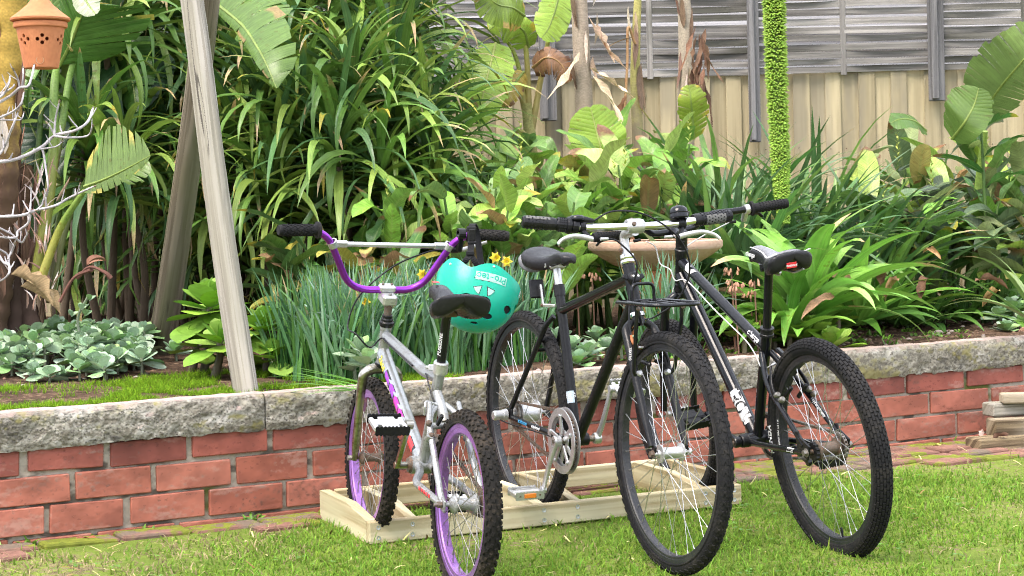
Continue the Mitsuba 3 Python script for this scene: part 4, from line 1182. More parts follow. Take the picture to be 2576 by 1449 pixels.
# cables
B.tube('gear_cable', spline([dc + u * .05, hbp(.07, .046, -.004), hbp(-.02, .034, -.03), hbp(-.12, -.035, -.045), hbp(-.165, -.13, -.03), hbp(-.135, -.225, .0), hbp(-.075, -.275, .04), A(.24, .705, -.03), A(.35, .62, -.012)], 8), .0028, 'black_satin', 8)
lv0 = hbp(.165, .003, .015) - hax * .044 + sx * .014
B.tube('front_brake_cable', spline([lv0 - AX * .072, lv0 - AX * .105 - hax * .012, A(.165, .88, .015) + sx * .01, A(.17, .80, .030), A(.155, .725, .045), A(.14, .672, .047)], 8), .0028, 'black_satin', 8)
B.put('noodle_boot', tube(spline([A(.14, .676, .047), A(.136, .655, .044), A(.130, .640, .030), A(.128, .637, .014)], 6), [.004, .0045, .0045, .004], 8)[:2], 'terracotta')
# fork
fork = holder('fork', city)
B.put('crown', cat([toward(lathe([(.014, -.020), (.019, -.018), (.020, -.010), (.020, 0), (.014, .002)], 20), hax, q0 - hax * .092), beam(q0 - hax * .108 + AX * .036, q0 - hax * .108 - AX * .036, .026, .028, .008)]), 'black_satin', fork, smooth=False)
for sg in (1, -1):
    B.tube('leg', fillet([q0 - hax * .103 + AX * sg * .024, q0 - hax * .122 + AX * sg * .046, A(.135, .625, sg * .053), A(.045, .43, sg * .054), A(.012, .365, sg * .054)], .05, 7), [.0115, .0135, .0138, .012, .010], 'black_satin', 16, fork)
    B.put('dropout', box(.034, .022, .006, .002, (unit(A(-.4, 1, 0)), unit(A(-1, -.4, 0)), AX), A(.004, .354, sg * .051)), 'black_satin', fork, smooth=False)
    B.put('axle_nut', toward(cat([hexnut(.009, .010), lathe([(.012, 0), (.012, .002), (0, .002)], 16)]), AX * sg, A(0, .345, sg * .056)), 'rusty_steel' if sg > 0 else 'alloy', fork, smooth=False)
# front V-brake
for sg in (1, -1):
    vb = holder('brake_arm', city)
    B.tube('arm', spline([A(.108, .565, sg * .048), A(.112, .60, sg * .056), A(.123, .65, sg * .036)], 5), [.010, .009, .006], 'black_satin', 10, vb, .6)
    B.put('bolt', toward(lathe([(0, .014), (.006, .014), (.009, .009), (.010, 0)], 12), unit(A(-1, .35, 0)), A(.100, .565, sg * .047)), 'alloy', vb)
    B.put('pad', beam(A(.072, .592, sg * .020), A(.125, .598, sg * .022), .012, .012, .004), 'black_satin', vb, smooth=False)
B.put('cable_link', beam(A(.120, .640, .035), A(.118, .638, -.035), .006, .006, .001), 'alloy', smooth=False)
B.put('decal', decal('TEKTRO', .007, A(.118, .625, .058), A(.1, -1, 0), unit(AX + A(-1, 0, 0)), .012), 'white_print', smooth=False)
# small front carrier of bent rod
rk = holder('front_carrier', city)
zc = .772
B.tube('outer_rod', fillet([A(.165, zc, .078), A(-.045, zc, .085), A(-.075, zc - .002, .055), A(-.075, zc - .002, -.055), A(-.045, zc, -.085), A(.165, zc, -.078), A(.178, zc, -.05), A(.178, zc, .05), A(.165, zc, .078)], .03, 6), .0052, 'black_gloss', 10, rk)
for w_ in (.04, 0, -.04): B.tube('slat_rod', [A(.176, zc - .001, w_), A(-.073, zc - .003, w_)], .0042, 'black_gloss', 8, rk)
B.tube('hoop', fillet([A(.150, zc, .036), A(.150, zc + .052, .036), A(.150, zc + .052, -.036), A(.150, zc, -.036)], .02, 6), .0050, 'black_gloss', 10, rk)
B.put('bracket', cat([beam(A(.165, zc - .006, .015), A(.16, .70, .0), .014, .004, .001), ]), 'black_gloss', rk, smooth=False)
for sg in (1, -1):
    B.tube('strut', fillet([A(.045, zc - .005, sg * .072), A(.05, zc - .05, sg * .073), A(.090, .575, sg * .066), A(.098, .560, sg * .056)], .03, 5), .0058, 'black_gloss', 10, rk)
    B.put('bolt', toward(lathe([(0, .006), (.004, .006), (.0065, .003), (.007, 0)], 10), sx, A(.042, zc - .016, sg * .072) + sx * .004), 'rusty_steel', rk)
# small rubber mask clipped on the head tube as a light
mk = holder('clip_on_light', city)
fc = q0 + hax * .022 + sx * .026 + AX * .004
face = ball((0, 0, 0), 1, 2)
fv = face[0] * A(.019, .024, .021)
fv[:, 2] *= 1 - .35 * np.clip(-fv[:, 1] / .024, 0, 1)
B.put('face', toward((fv[:, [2, 1, 0]], face[1]), sx, fc, AX), 'black_satin', mk)
for sg in (1, -1):
    B.put('ear', beam(fc + AX * sg * .018 + hax * .002, fc + AX * sg * .034 + hax * .012, .016, .006, .003, sx), 'black_satin', mk, smooth=False)
    B.put('eye', toward(lathe([(0, .003), (.003, .002), (.004, 0)], 10), sx, fc + sx * .0185 + AX * sg * .0075 + hax * .004), 'white_print', mk)
B.put('mouth', beam(fc + sx * .0175 + AX * .008 - hax * .010, fc + sx * .0175 - AX * .008 - hax * .010, .003, .003, .001), 'black_gloss', mk, smooth=False)
# stickers and lettering
sa = A(.752, .782, 0) - A(.648, .318, 0)
face_w = unit(AX + A(-.9, 0, 0))
lp = A(.648, .318, 0) + sa * .275
B.put('sticker', patch(lp, sa, face_w, .016, .038, 1.9, 10), 'sticker_blue', smooth=False)
for tx, dz in (('OCEANIA', .011), ('BICYCLES', .002)): B.put('lettering', decal(tx, .0065, lp + unit(sa) * dz, np.cross(face_w, unit(sa)), face_w, .0166, around=True), 'white_print', smooth=False)
for dz, w_ in ((-.006, .022), (-.011, .018), (-.016, .012)): B.put('small_print', patch(lp + unit(sa) * dz, sa, face_w, .0163, .0022, w_ / .016, 6), 'white_print', smooth=False)
ca = A(.72, .32, .038) - A(1.025, .352, .066)
B.put('lettering', decal('shimano', .011, A(.93, .342, .058), ca, unit(AX + A(-.3, .25, 0)), .0105), 'blue_print', fk, smooth=False)
B.put('lettering', decal('equipped', .009, A(.84, .3325, .050), ca, unit(AX + A(-.3, .25, 0)), .0110), 'white_print', fk, smooth=False)

# ------------------------------------------------------------------ gloss black mountain bicycle, front wheel in the rack
mtb = thing('mountain_bicycle', 'glossy black mountain bicycle with wide knobbly tyres and a black padded saddle', 'bicycle', 'bicycles parked in the timber rack')
B = Bike(mtb, Frame((.9681, 5.5162, -.0232), 109.78, -6.4))
small = lambda Rc, r: blocks(Rc, r - .001, [-1.3, -.98, -.66, -.33, 0, .33, .66, .98, 1.3], 88, (.0205, .0088, .0034), .5, .0)
mtm = ('rubber', 'black_rim', 'spoke_steel', 'rusty_steel')
RA, FA = A(0, .335), A(1.057, .342)
wheel(B, 'rear_wheel', RA, .335, .0275, .026, .034, mtm, small, 32, (.026, .030), [(0, .066), (.006, .066), (.006, .05), (.022, .046), (.022, .04), (.030, .036), (.030, .031), (.02, .028), (.0185, -.028), (.030, -.031), (.030, -.034), (.012, -.046), (.006, -.05), (.006, -.066), (0, -.066)], .0011, 4.6)
wheel(B, 'front_wheel', FA, .335, .0275, .026, .034, ('rubber', 'black_rim', 'spoke_steel', 'alloy'), small, 32, (.022, .030), None, .0011, 2.2)
fk = holder('frame', mtb)
ht, hb = A(.866, .912, 0), A(.904, .800, 0)
hax = unit(ht - hb); q0 = (ht + hb) / 2
sx = A(hax[1], -hax[0], 0)
BBc = A(.457, .316)
B.put('head_tube', toward(lathe([(.017, -.062), (.0215, -.062), (.0215, -.05), (.0200, -.045), (.0200, .045), (.0215, .05), (.0215, .062), (.017, .062)], 24), hax, q0), 'black_gloss', fk)
B.tube('top_tube', [(.862, .884, 0), (.318, .622, 0)], .0180, 'black_gloss', 20, fk)
B.tube('down_tube', [(.885, .840, 0), (.47, .330, 0)], .0225, 'black_gloss', 22, fk)
B.tube('seat_tube', [(.303, .668, 0), (.452, .322, 0)], .0172, 'black_gloss', 20, fk)
B.put('bottom_bracket_shell', (lambda m: (m[0] + A(*BBc, 0), m[1]))(lathe([(.018, -.037), (.0225, -.037), (.0225, .037), (.018, .037)], 24)), 'black_gloss', fk)
for sg in (1, -1):
    B.tube('seatstay', fillet([(.322, .606, sg * .016), (.285, .560, sg * .034), (.235, .515, sg * .054), (.02, .352, sg * .066)], .06, 6), [.010, .010, .0095, .0088], 'black_gloss', 14, fk)
    B.tube('chainstay', fillet([(.445, .312, sg * .026), (.40, .312, sg * .040), (.015, .331, sg * .066)], .08, 6), [.0125, .012, .0105, .0095], 'black_gloss', 14, fk)
    B.put('dropout', cat([box(.062, .05, .007, .002, (unit(A(1, .45, 0)), unit(A(-.45, 1, 0)), AX), A(.018, .345, sg * .068)), beam(A(.045, .335, sg * .068), A(.052, .395, sg * .068), .02, .007, .002, AX)]), 'black_satin', fk, smooth=False)
    B.put('axle_nut', toward(cat([hexnut(.0095, .012), lathe([(.013, 0), (.013, .003), (0, .003)], 16)]), AX * sg, A(*RA, sg * .071)), 'dull_steel', fk, smooth=False)
B.tube('stay_bridge', [(.262, .538, -.044), (.262, .538, .044)], .007, 'black_gloss', 8, fk)
B.put('cable_hanger', beam(A(.30, .612, -.03), A(.205, .592, -.012), .015, .018, .004), 'black_satin', fk, smooth=False)
# seat post, saddle
B.tube('seat_post', [(.306, .655, 0), (.232, .880, 0)], .0136, 'black_gloss', 18)
B.put('seat_clamp', cat([toward(lathe([(.0175, -.012), (.0225, -.012), (.0225, -.004), (.0205, -.002), (.0205, .008), (.0225, .010), (.0225, .016), (.0140, .018)], 24), A(-.074, .225, 0), A(.300, .672, 0)), beam(A(.278, .676, -.014), A(.278, .676, .014), .012, .014, .003)]), 'black_satin')
sd = saddle(.272, .077, .022, .030, .055, .045, .022, .032)
T_, N_ = (.060, .905), (.332, .942)
sk = B.put('saddle', lay_saddle(sd, T_, N_), 'black_vinyl')
top_pan = (lambda m: (np.stack([m[0][:, 0] * .93 + .012, m[0][:, 1] * .66, m[0][:, 2] * .80 + .0085], 1), m[1]))(sd)
B.put('top_panel', lay_saddle(top_pan, T_, N_), 'grey_vinyl', sk)
st = []
for sg in (1, -1):
    for off in (0.0, .006):
        for i in range(22):
            u_ = .04 + .9 * i / 22
            w_ = (.022 + (.077 - .022) / (1 + math.exp((u_ - .40) * 12))) * .74 + off * .5
            zz = .022 * max(0, 1 - u_ / .35) ** 2 - .012 * math.exp(-((u_ - .45) / .2) ** 2) + .030 * (.75 + .25 * math.cos(u_ * 3)) * .18
            st.append(box(.0118, .0014, .0014, 0, None, A(u_ * .272, sg * w_, zz + .0045), (0, 0))[:2])
B.put('stitching', lay_saddle(cat(st), T_, N_), 'white_print', sk, smooth=False)
labels[sk + '__stitching'] = {'kind': 'stuff'}
badge = box(.0015, .034, .017, .0005, None, A(-.0015, .012, -.012), (0, 0))[:2]
B.put('badge', lay_saddle(badge, T_, N_), 'red_print', sk, smooth=False)
tm = meshkit.text_mesh('Radstock', .0062, .0006, True)
tv = np.array(tm.vertices); tv[:, 0] -= tv[:, 0].mean()
B.put('badge_lettering', lay_saddle((np.stack([-.0025 - tv[:, 2], .012 - tv[:, 0], -.015 + tv[:, 1]], 1), np.array(tm.faces)), T_, N_), 'white_print', sk, smooth=False)
B.put('lettering', decal('charge', .013, A(.298, .922, .0262), A(-1, -.14, 0), unit(AX + A(-.1, .15, 0))), 'white_print', sk, smooth=False)
for sg in (1, -1): B.tube('rail', fillet([(.085, .875, sg * .040), (.12, .862, sg * .026), (.235, .884, sg * .022), (.30, .912, sg * .010)], .03, 5), .0036, 'alloy', 8, sk)
B.put('post_clamp', cat([box(.05, .026, .052, .005, None, A(.225, .884, 0)), toward(lathe([(0, .032), (.007, .032), (.007, -.032), (0, -.032)], 8), AX, A(.225, .878, 0))]), 'black_satin', smooth=False)
# headset, stem, bars
B.put('headset', toward(lathe([(.017, .062), (.0225, .062), (.0235, .068), (.0235, .078), (.019, .082), (.0205, .083), (.0205, .090), (.019, .091), (.0205, .092), (.0205, .100), (.016, .101)], 26), hax, q0), 'black_satin')
B.put('lower_headset', toward(lathe([(.017, -.062), (.0235, -.062), (.0235, -.074), (.018, -.078)], 26), hax, q0), 'black_satin')
stem = holder('stem', mtb)
s0 = q0 + hax * .122
bc = s0 + sx * .052 + hax * .004
B.put('body', cat([toward(lathe([(0, -.021), (.0195, -.021), (.0205, -.018), (.0205, .018), (.0195, .021), (0, .021)], 24), hax, s0), beam(s0, bc, .034, .032, .007), toward(lathe([(.016, -.024), (.021, -.024), (.0215, .024), (.016, .024)], 22), AX, bc)]), 'black_gloss', stem, smooth=False)
B.put('cap', toward(lathe([(.0165, 0), (.0165, .003), (.014, .004), (.004, .004), (.003, .002), (0, .002)], 22), hax, s0 + hax * .021), 'black_satin', stem)
for sg in (-.01, .01): B.put('bolt', toward(lathe([(0, .004), (.0035, .004), (.0045, 0)], 8), -sx, s0 - sx * .020 + hax * sg), 'black_satin', stem)
B.put('lettering', decal('TRUVATIV', .007, s0 + sx * .028 + AX * .0172, -sx, AX), 'white_print', stem, smooth=False)
bz = lambda w, dz=0., ds=0.: bc + AX * w + hax * dz - sx * ds
B.tube('handlebar', spline([bz(.315, .045, .055), bz(.22, .040, .035), bz(.13, .032, .015), bz(.085, .004, .0), bz(.03), bz(-.03), bz(-.075, .006, .0), bz(-.125, .046, .012), bz(-.22, .056, .035), bz(-.40, .066, .06)], 7), .0115, 'black_gloss', 18)
grip(B, 'grip', bz(.335, .046, .06), bz(.205, .039, .032), .0165, 'rubber', False, 'ribs')
grip(B, 'grip', bz(-.405, .0665, .06), bz(-.27, .0590, .043), .0165, 'rubber', True, 'ribs')
for sg, w_, dz, ds in ((1, .19, .038, .03), (-1, -.255, .058, .04)):
    lv = holder('brake_lever', mtb)
    pl = bz(w_, dz, ds)
    B.put('clamp', cat([toward(lathe([(.0115, -.009), (.0165, -.009), (.0165, .009), (.0115, .009)], 18), AX, pl), beam(pl - hax * .008 + sx * .006, pl - hax * .050 + sx * .02, .018, .020, .004)]), 'alloy' if sg < 0 else 'black_satin', lv, smooth=False)
    piv = pl - hax * .048 + sx * .022
    B.put('bracket', beam(piv - AX * sg * .03, piv + AX * sg * .012, .018, .018, .005), 'alloy' if sg < 0 else 'black_satin', lv, smooth=False)
    B.tube('blade', spline([piv, piv + AX * sg * .03 + sx * .02 + hax * .012, piv + AX * sg * .075 + sx * .034 + hax * .004, piv + AX * sg * .095 + sx * .036 - hax * .012], 6), [.0075, .0075, .0062, .0055], 'black_satin', 10, lv, .55)
    B.put('barrel_adjuster', tube([piv - AX * sg * .03, piv - AX * sg * .055], [.006, .0045], 10)[:2], 'black_satin', lv)
# white cables
pr_ = bz(-.255, .058, .04) - hax * .048 + sx * .022 + AX * .055
B.tube('rear_brake_cable', spline([bz(.10, -.03, -.02), bz(.06, -.06, -.03), bz(.045, -.12, -.02), q0 + AX * .032 + sx * .02, q0 - hax * .03 + AX * .026 - sx * .01, A(.80, .822, .020), A(.60, .728, .022), A(.42, .648, .022), A(.355, .60, .022), A(.33, .566, .022), A(.30, .560, .020), A(.255, .578, .012)], 8), .0022, 'white_print', 8)
B.tube('front_brake_cable', spline([pr_, bz(-.10, -.05, -.02), bz(-.03, -.10, -.03), q0 - hax * .02 + AX * -.03 + sx * .04, q0 - hax * .10 + sx * .06, A(.99, .70, .0)], 8), .0022, 'white_print', 8)
# fork
fork = holder('fork', mtb)
B.put('crown', cat([toward(lathe([(.016, -.022), (.0205, -.020), (.0215, -.006), (.017, 0)], 20), hax, q0 - hax * .076)]), 'black_gloss', fork)
for sg in (1, -1):
    B.tube('leg', fillet([q0 - hax * .088, q0 - hax * .094 + AX * sg * .026, q0 - hax * .122 + AX * sg * .056, A(1.0, .55, sg * .058), A(1.045, .36, sg * .058)], .035, 8), [.016, .0165, .0165, .0145, .012], 'black_gloss', 16, fork)
    B.put('axle_nut', toward(hexnut(.009, .012), AX * sg, A(*FA, sg * .062)), 'dull_steel', fork, smooth=False)
# drive side (far side) and cranks
e1 = A(.615, .392)
ck = crank(B, 'crank', BBc, e1, .075, .092, 0, 'black_gloss', (.017, .0125))
crank(B, 'crank', BBc, 2 * BBc - e1, -.075, -.092, 0, 'black_gloss', (.017, .0125))
B.put('bearing_cup', (lambda m: (m[0] + A(*BBc, 0), m[1]))(lathe([(.012, .062), (.020, .062), (.022, .058), (.0225, .040), (.0235, .037), (.02, .037)], 24)), 'black_satin')
pedal(B, 'pedal', A(*e1, .152), 1, .098, .088, ('black_satin', 'black_satin'), .5)
pedal(B, 'pedal', A(*(2 * BBc - e1), -.152), -1, .098, .088, ('black_satin', 'black_satin'), .2)
B.put('chainring', (lambda m: (m[0] + A(*BBc, -.046), m[1]))(sprocket(.074, 36, .003, .016, 4)), 'black_satin', smooth=False)
B.put('cog', (lambda m: (m[0] + A(*RA, -.045), m[1]))(sprocket(.036, 18, .003, .016)), 'dull_steel', smooth=False)
B.put('disc_mount', (lambda m: (m[0] + A(*RA, .046), m[1]))(sprocket(.028, 12, .010, .008)), 'black_satin', smooth=False)
B.put('chain', chain_loop(BBc, .0745, RA, .037, -.0455), 'dull_steel', smooth=False)
# rear V-brake
for sg in (1, -1):
    vb = holder('brake_arm', mtb)
    B.tube('arm', spline([A(.172, .470, sg * .058), A(.195, .515, sg * .060), A(.225, .575, sg * .040)], 5), [.010, .0095, .006], 'black_satin', 10, vb, .6)
    for q in ((.150, .478), (.178, .490)): B.put('bolt', toward(lathe([(0, .016), (.006, .016), (.0095, .011), (.0105, 0)], 12), unit(A(-1, .4, 0)), A(*q, sg * .056)), 'dull_steel', vb)
    B.put('pad', beam(A(.130, .515, sg * .026), A(.195, .470, sg * .026), .014, .012, .004), 'black_satin', vb, smooth=False)
B.put('noodle', tube(spline([A(.255, .580, .012), A(.232, .580, .020), A(.225, .577, .038)], 5), .004, 8)[:2], 'alloy')
B.put('cable_link', beam(A(.226, .578, .038), A(.226, .578, -.038), .006, .006, .001), 'alloy', smooth=False)
# lettering
da = A(.47, .330, 0) - A(.885, .840, 0)
face_w = unit(AX + A(-.5, .25, 0))
fwd_ = unit(AX + A(-.85, .25, 0))
B.put('decal', patch(A(.885, .840, 0) + da * .835, da, fwd_, .0225, .112, 1.95, 14), 'white_print', fk)
B.put('lettering', decal('IRON', .041, A(.885, .840, 0) + da * .835, da, fwd_, .0232), 'black_print', fk, smooth=False)
B.put('decal', patch(A(.885, .840, 0) + da * .93, da, unit(AX + A(-.75, .1, 0)), .0225, .022, .9), 'white_print', fk, smooth=False)
ta = A(.318, .622, 0) - A(.862, .884, 0)
B.put('lettering', decal('charge', .016, A(.862, .884, 0) + ta * .90, ta, unit(AX + A(-.2, .55, 0)), .0181), 'white_print', fk, smooth=False)
B.put('decal', patch(A(.862, .884, 0) + ta * .10, ta, unit(AX + A(-.5, .9, 0)), .0181, .026, 1.5, 10, .0005, .015), 'white_print', fk, smooth=False)
B.put('decal', patch(A(.862, .884, 0) + ta * .15, ta, unit(AX + A(-.5, .9, 0)), .0181, .018, 1.3, 10, .0005, -.015), 'white_print', fk, smooth=False)
sa = A(.02, .352, .066) - A(.235, .515, .054)
B.put('lettering', decal('bicyclecompany', .0085, A(.13, .435, -.060), A(-.215, -.163, 0), unit(AX * .6 + A(-.4, .5, 0)), .0095), 'white_print', fk, smooth=False)
ca = A(.40, .312, .040) - A(.015, .331, .066)
B.put('sticker', patch(A(.11, .3265, .0600), ca, unit(AX + A(-.2, .5, 0)), .0098, .05, 1.5), 'white_print', fk, smooth=False)
B.put('lettering', decal('Radstock', .0085, A(.11, .3265, .0600), -ca, unit(AX + A(-.2, .5, 0)), .0102, depth=.0008), 'black_print', fk, smooth=False)


def tyre_text(text, c, R, h, a0, w):
    """raised lettering that follows a tyre's side wall"""
    m = meshkit.text_mesh(text, h, .001, True)
    v = np.array(m.vertices)
    a = a0 + (v[:, 0] - v[:, 0].mean()) / R
    rr = R - h / 2 + v[:, 1]
    return flatshade((np.stack([c[0] + rr * np.cos(a), c[1] + rr * np.sin(a), w + v[:, 2] - .18 * np.abs(v[:, 1] - h / 2)], 1), np.array(m.faces)[:, ::-1]))


B.put('tyre_lettering', tyre_text('KENDA', RA, .311, .020, .0, .0292), 'white_print', smooth=False)
B.put('rim_lettering', tyre_text('RHYNO LITE', RA, .279, .010, .06, .0158), 'white_print', smooth=False)

# ------------------------------------------------------------------ timber rack
rack = thing('bike_rack', 'new pale pine timber floor rack holding the three bicycles', 'bike rack')
O = A(-.460, 5.627, .028)
Fx = unit(A(1.221, .610, 0)); Fy = unit(A(-.204, .497, 0))
RL, RD, RH, RT = 1.366, .54, .068, .035
rp = lambda a, d, z=0: O + Fx * a + Fy * d + UPZ * z
front = put('front_board', box(RL, RT, RH, .003, (Fx, Fy, UPZ), rp(RL / 2, RT / 2, RH / 2)), 'pine', rack, smooth=False)
put('back_board', box(RL - .1, RT, RH, .003, (Fx, Fy, UPZ), rp(RL / 2, RD - RT / 2, RH / 2 + .028)), 'pine', rack, smooth=False)
from shapely import Polygon as _Pg


def cross(a, d0, d1, full):
    """cross board, its front top corner cut to a slope, standing on edge"""
    H = RH + .028
    g = _Pg([(d0, 0), (d1, 0), (d1, H), (d0 + .20, H), (d0 + .09, RH + .012), (d0, RH)]) if full else _Pg([(d0, 0), (d1, 0), (d1, H), (d0 + .16, H), (d0, RH)])
    m = trimesh.creation.extrude_polygon(g, RT, engine='earcut')
    v, f = np.array(m.vertices), np.array(m.faces)
    uv0 = np.stack([v[:, 0] + 7 * a, v[:, 1] + v[:, 2] + 11 * a], 1)
    P = O + (a + v[:, 2:3] - RT / 2) * Fx + v[:, :1] * Fy + v[:, 1:2] * UPZ
    k = f[:, ::-1].reshape(-1)
    put('cross_board', (P[k], np.arange(len(k)).reshape(-1, 3), uv0[k]), 'pine', rack, smooth=False)


gaps = [(.0175, .150), (.600, .735), (1.215, 1.348)]
for a, b in gaps:
    cross(a, RT + .001 if a > .05 else 0.036, RD - RT - .001 if a > .05 else RD, True); cross(b, RT + .001, RD - RT - .001, False)
for a, b in gaps:
    for x_ in ((a + .006) if a > .05 else a + .012, b - .006 if b < 1.3 else b - .012):
        for z_ in (.018, .050):
            put('screw', turned(lathe([(0, -.0005), (.0022, -.0005), (.003, .0012), (.0068, .0016), (.0072, .0002)], 14), -Fy, rp(x_, 0, z_)), 'zinc', front)
for i, t_ in enumerate(('H3 PINE', 'TREATED')):
    m = meshkit.text_mesh(t_, .006, .0004, False)
    v = np.array(m.vertices)
    P = rp(.055 + .008 * i, 0, .012) + UPZ * v[:, :1] - Fx * v[:, 1:2] - Fy * (v[:, 2:3] + .0002)

# ------------------------------------------------------------------ teal helmet hung upside down by its straps from the BMX grip
bf = Frame((-.1563, 4.9251, .0052), 110.09, 2.86)
helmet = thing('helmet', 'teal skate helmet hanging upside down by its black straps from the BMX handlebar', 'helmet')
hc = at(1204, 716, 5.50)
hx, hz = unit(A(.97, .10, -.20)), None                  # long axis across the picture, dipping to the right
hz0 = unit(A(.12, -.42, -.90))                          # crown direction: down and a little towards the camera
hz = unit(hz0 - hx * (hz0 @ hx)); hy = np.cross(hz, hx)
HM = np.array([hx, hy, hz])
ra, rb_, rc = .128, .104, .150
n, m_ = 64, 26
az = np.linspace(0, 2 * np.pi, n + 1)[:-1]


def rim_lat(a):     # how far the shell reaches past the widest ring: ear flaps and a notch between
    b = np.mod(a, 2 * np.pi)
    g = lambda c, w: np.exp(-(((b - c + np.pi) % (2 * np.pi) - np.pi) / w) ** 2)
    return .10 + .14 * g(1.35, .36) + .24 * g(2.45, .40) - .10 * g(1.9, .2) + .14 * g(4.93, .36) + .24 * g(3.83, .40) - .12 * g(0, .7)


def shellpt(a, lat, k):
    c = np.where(lat > 0, np.cos(np.maximum(lat, 0)) ** .82, 1 - .10 * np.minimum(lat, 0) ** 2)
    return np.stack([ra * k * np.cos(a) * c, rb_ * k * np.sin(a) * c, rc * k * np.sin(lat) * np.where(lat > 0, 1, .8)], -1)


def cap_mesh(k_out, k_in):
    lat = np.linspace(0, 1, m_)
    rows_o = [shellpt(az, -rim_lat(az) + (np.pi / 2 - .02 + rim_lat(az)) * t, k_out) for t in lat]
    rows_i = [shellpt(az, -rim_lat(az) + (np.pi / 2 - .02 + rim_lat(az)) * t, k_in) for t in lat]
    v = np.vstack(rows_o + rows_i + [shellpt(np.array([0.]), np.array([np.pi / 2]), k_out), shellpt(np.array([0.]), np.array([np.pi / 2]), k_in)])
    f = []
    for i in range(m_ - 1):
        k = np.arange(n); a_, b_ = i * n + k, i * n + (k + 1) % n
        f += [np.stack([a_, b_, b_ + n], 1), np.stack([a_, b_ + n, a_ + n], 1)]
        o = m_ * n
        f += [np.stack([a_ + o, b_ + n + o, b_ + o], 1), np.stack([a_ + o, a_ + n + o, b_ + n + o], 1)]
    k = np.arange(n); o = m_ * n; a_, b_ = k, (k + 1) % n
    f += [np.stack([a_, a_ + o, b_ + o], 1), np.stack([a_, b_ + o, b_], 1)]
    e = (m_ - 1) * n
    f += [np.stack([e + a_, e + b_, np.full(n, 2 * o)], 1), np.stack([o + e + a_, np.full(n, 2 * o + 1), o + e + b_], 1)]
    return v, np.vstack(f)


hs = man(cap_mesh(1.0, .965))
if hs.volume() < 0: hs = man((lambda q: (q[0], q[1][:, ::-1]))(cap_mesh(1.0, .965)))
for a_, l_, w_, h_ in [(1.45, .62, .020, .011), (1.95, .60, .020, .011), (1.15, .98, .017, .010), (2.1, 1.0, .018, .010), (2.6, .62, .019, .011), (.55, .62, .019, .012), (.12, .42, .017, .012), (3.1, .55, .019, .011), (4.1, .6, .02, .012), (5.2, .6, .02, .012), (1.6, 1.28, .012, .006)]:
    c = shellpt(np.array([a_]), np.array([l_]), 1.0)[0]
    nrm = unit(c / A(ra, rb_, rc) ** 2)
    tx = unit(np.cross(UPZ, nrm))
    cyl = m3.Manifold.cylinder(.06, .5, .5, 24, True).scale((w_ * 2 / 1, h_ * 2 / 1, 1))
    ty = np.cross(nrm, tx)
    Mx = np.column_stack([tx, ty, nrm, c])
    hs -= cyl.transform(Mx[:3])
hm = mesh_of(hs)
put('shell', (hm[0] @ HM + hc, hm[1] if np.linalg.det(HM) > 0 else hm[1][:, ::-1]), 'teal_shell', helmet, smooth=30)
lin = cap_mesh(.955, .80)
put('liner', (lin[0] @ HM + hc, lin[1]), 'foam_dark', helmet, smooth=True)


def on_shell(x, y, a0, l0, h=.0006, rot=0.0):
    """lay flat print (x, y) on the shell around azimuth a0, latitude l0"""
    c, s = math.cos(rot), math.sin(rot)
    x, y = x * c - y * s, x * s + y * c
    return shellpt(a0 + x / (ra * math.cos(l0)), l0 + y / rc, 1.0 + h / .11)


def shell_print(x0, y0, w, h, a0, l0, lift, mat, name):
    gx, gy = np.meshgrid(np.linspace(-w / 2, w / 2, 14) + x0, np.linspace(-h / 2, h / 2, 4) + y0)
    put(name, (on_shell(gx.ravel(), gy.ravel(), a0, l0, lift) @ HM + hc, grid_faces(4, 14)), mat, helmet, smooth=True)


shell_print(0, 0, .098, .026, 1.36, .12, .0012, 'faded_print', 'label_panel')
tm = meshkit.text_mesh('Pro-tec', .018, .0008, True)
tm = tm.subdivide_to_size(.012)
tv = np.array(tm.vertices); tv -= (tv.max(0) + tv.min(0)) / 2
put('lettering', flatshade((on_shell(tv[:, 0], tv[:, 1], 1.36, .12, .0024) @ HM + hc, np.array(tm.faces))), 'teal_shell', helmet, smooth=False)
tm = meshkit.text_mesh('-tec', .012, .0008, True).subdivide_to_size(.012)
tv = np.array(tm.vertices); tv -= (tv.max(0) + tv.min(0)) / 2
put('lettering', flatshade((on_shell(tv[:, 0], tv[:, 1], .28, .12, .0018, 1.4) @ HM + hc, np.array(tm.faces))), 'white_print', helmet, smooth=False)
for i, (aa, ab) in enumerate(((.35, 1.2), (1.94, 2.8), (3.5, 4.35), (5.1, 5.95))):
    q = np.linspace(aa, ab, 8)
    P = np.vstack([[.010 * np.cos((aa + ab) / 2), .010 * np.sin((aa + ab) / 2)], np.stack([.040 * np.cos(q), .040 * np.sin(q)], 1)])
    for kk, sc, mt in ((0, 1.0, 'black_print'), (1, .82, 'faded_print')):
        cen = P.mean(0); Q = (P - cen) * sc + cen
        v = on_shell(Q[:, 0] * .9, Q[:, 1], 1.5, .27, .0012 + .0012 * kk)
        f = np.stack([np.zeros(7, int), np.arange(1, 8), np.arange(2, 9)], 1)
        put('emblem', (v @ HM + hc, f), mt, helmet, smooth=False)
for a_ in (1.35, 2.45):
    c = shellpt(np.array([a_]), np.array([-.16]), 1.0)[0]
    put('rivet', turned(lathe([(0, .003), (.003, .0025), (.0042, 0)], 12), (unit(c / A(ra, rb_, rc) ** 2)) @ HM, c @ HM + hc), 'alloy', helmet)
# straps over the grip, with the buckle
# ================================================================== helmet straps (they hang from the grip of the BMX)
gpt = bf.mesh((np.array([[.662, .998, -.262], [.662, .998, -.300]]), np.array([[0, 1, 0]])))[0]


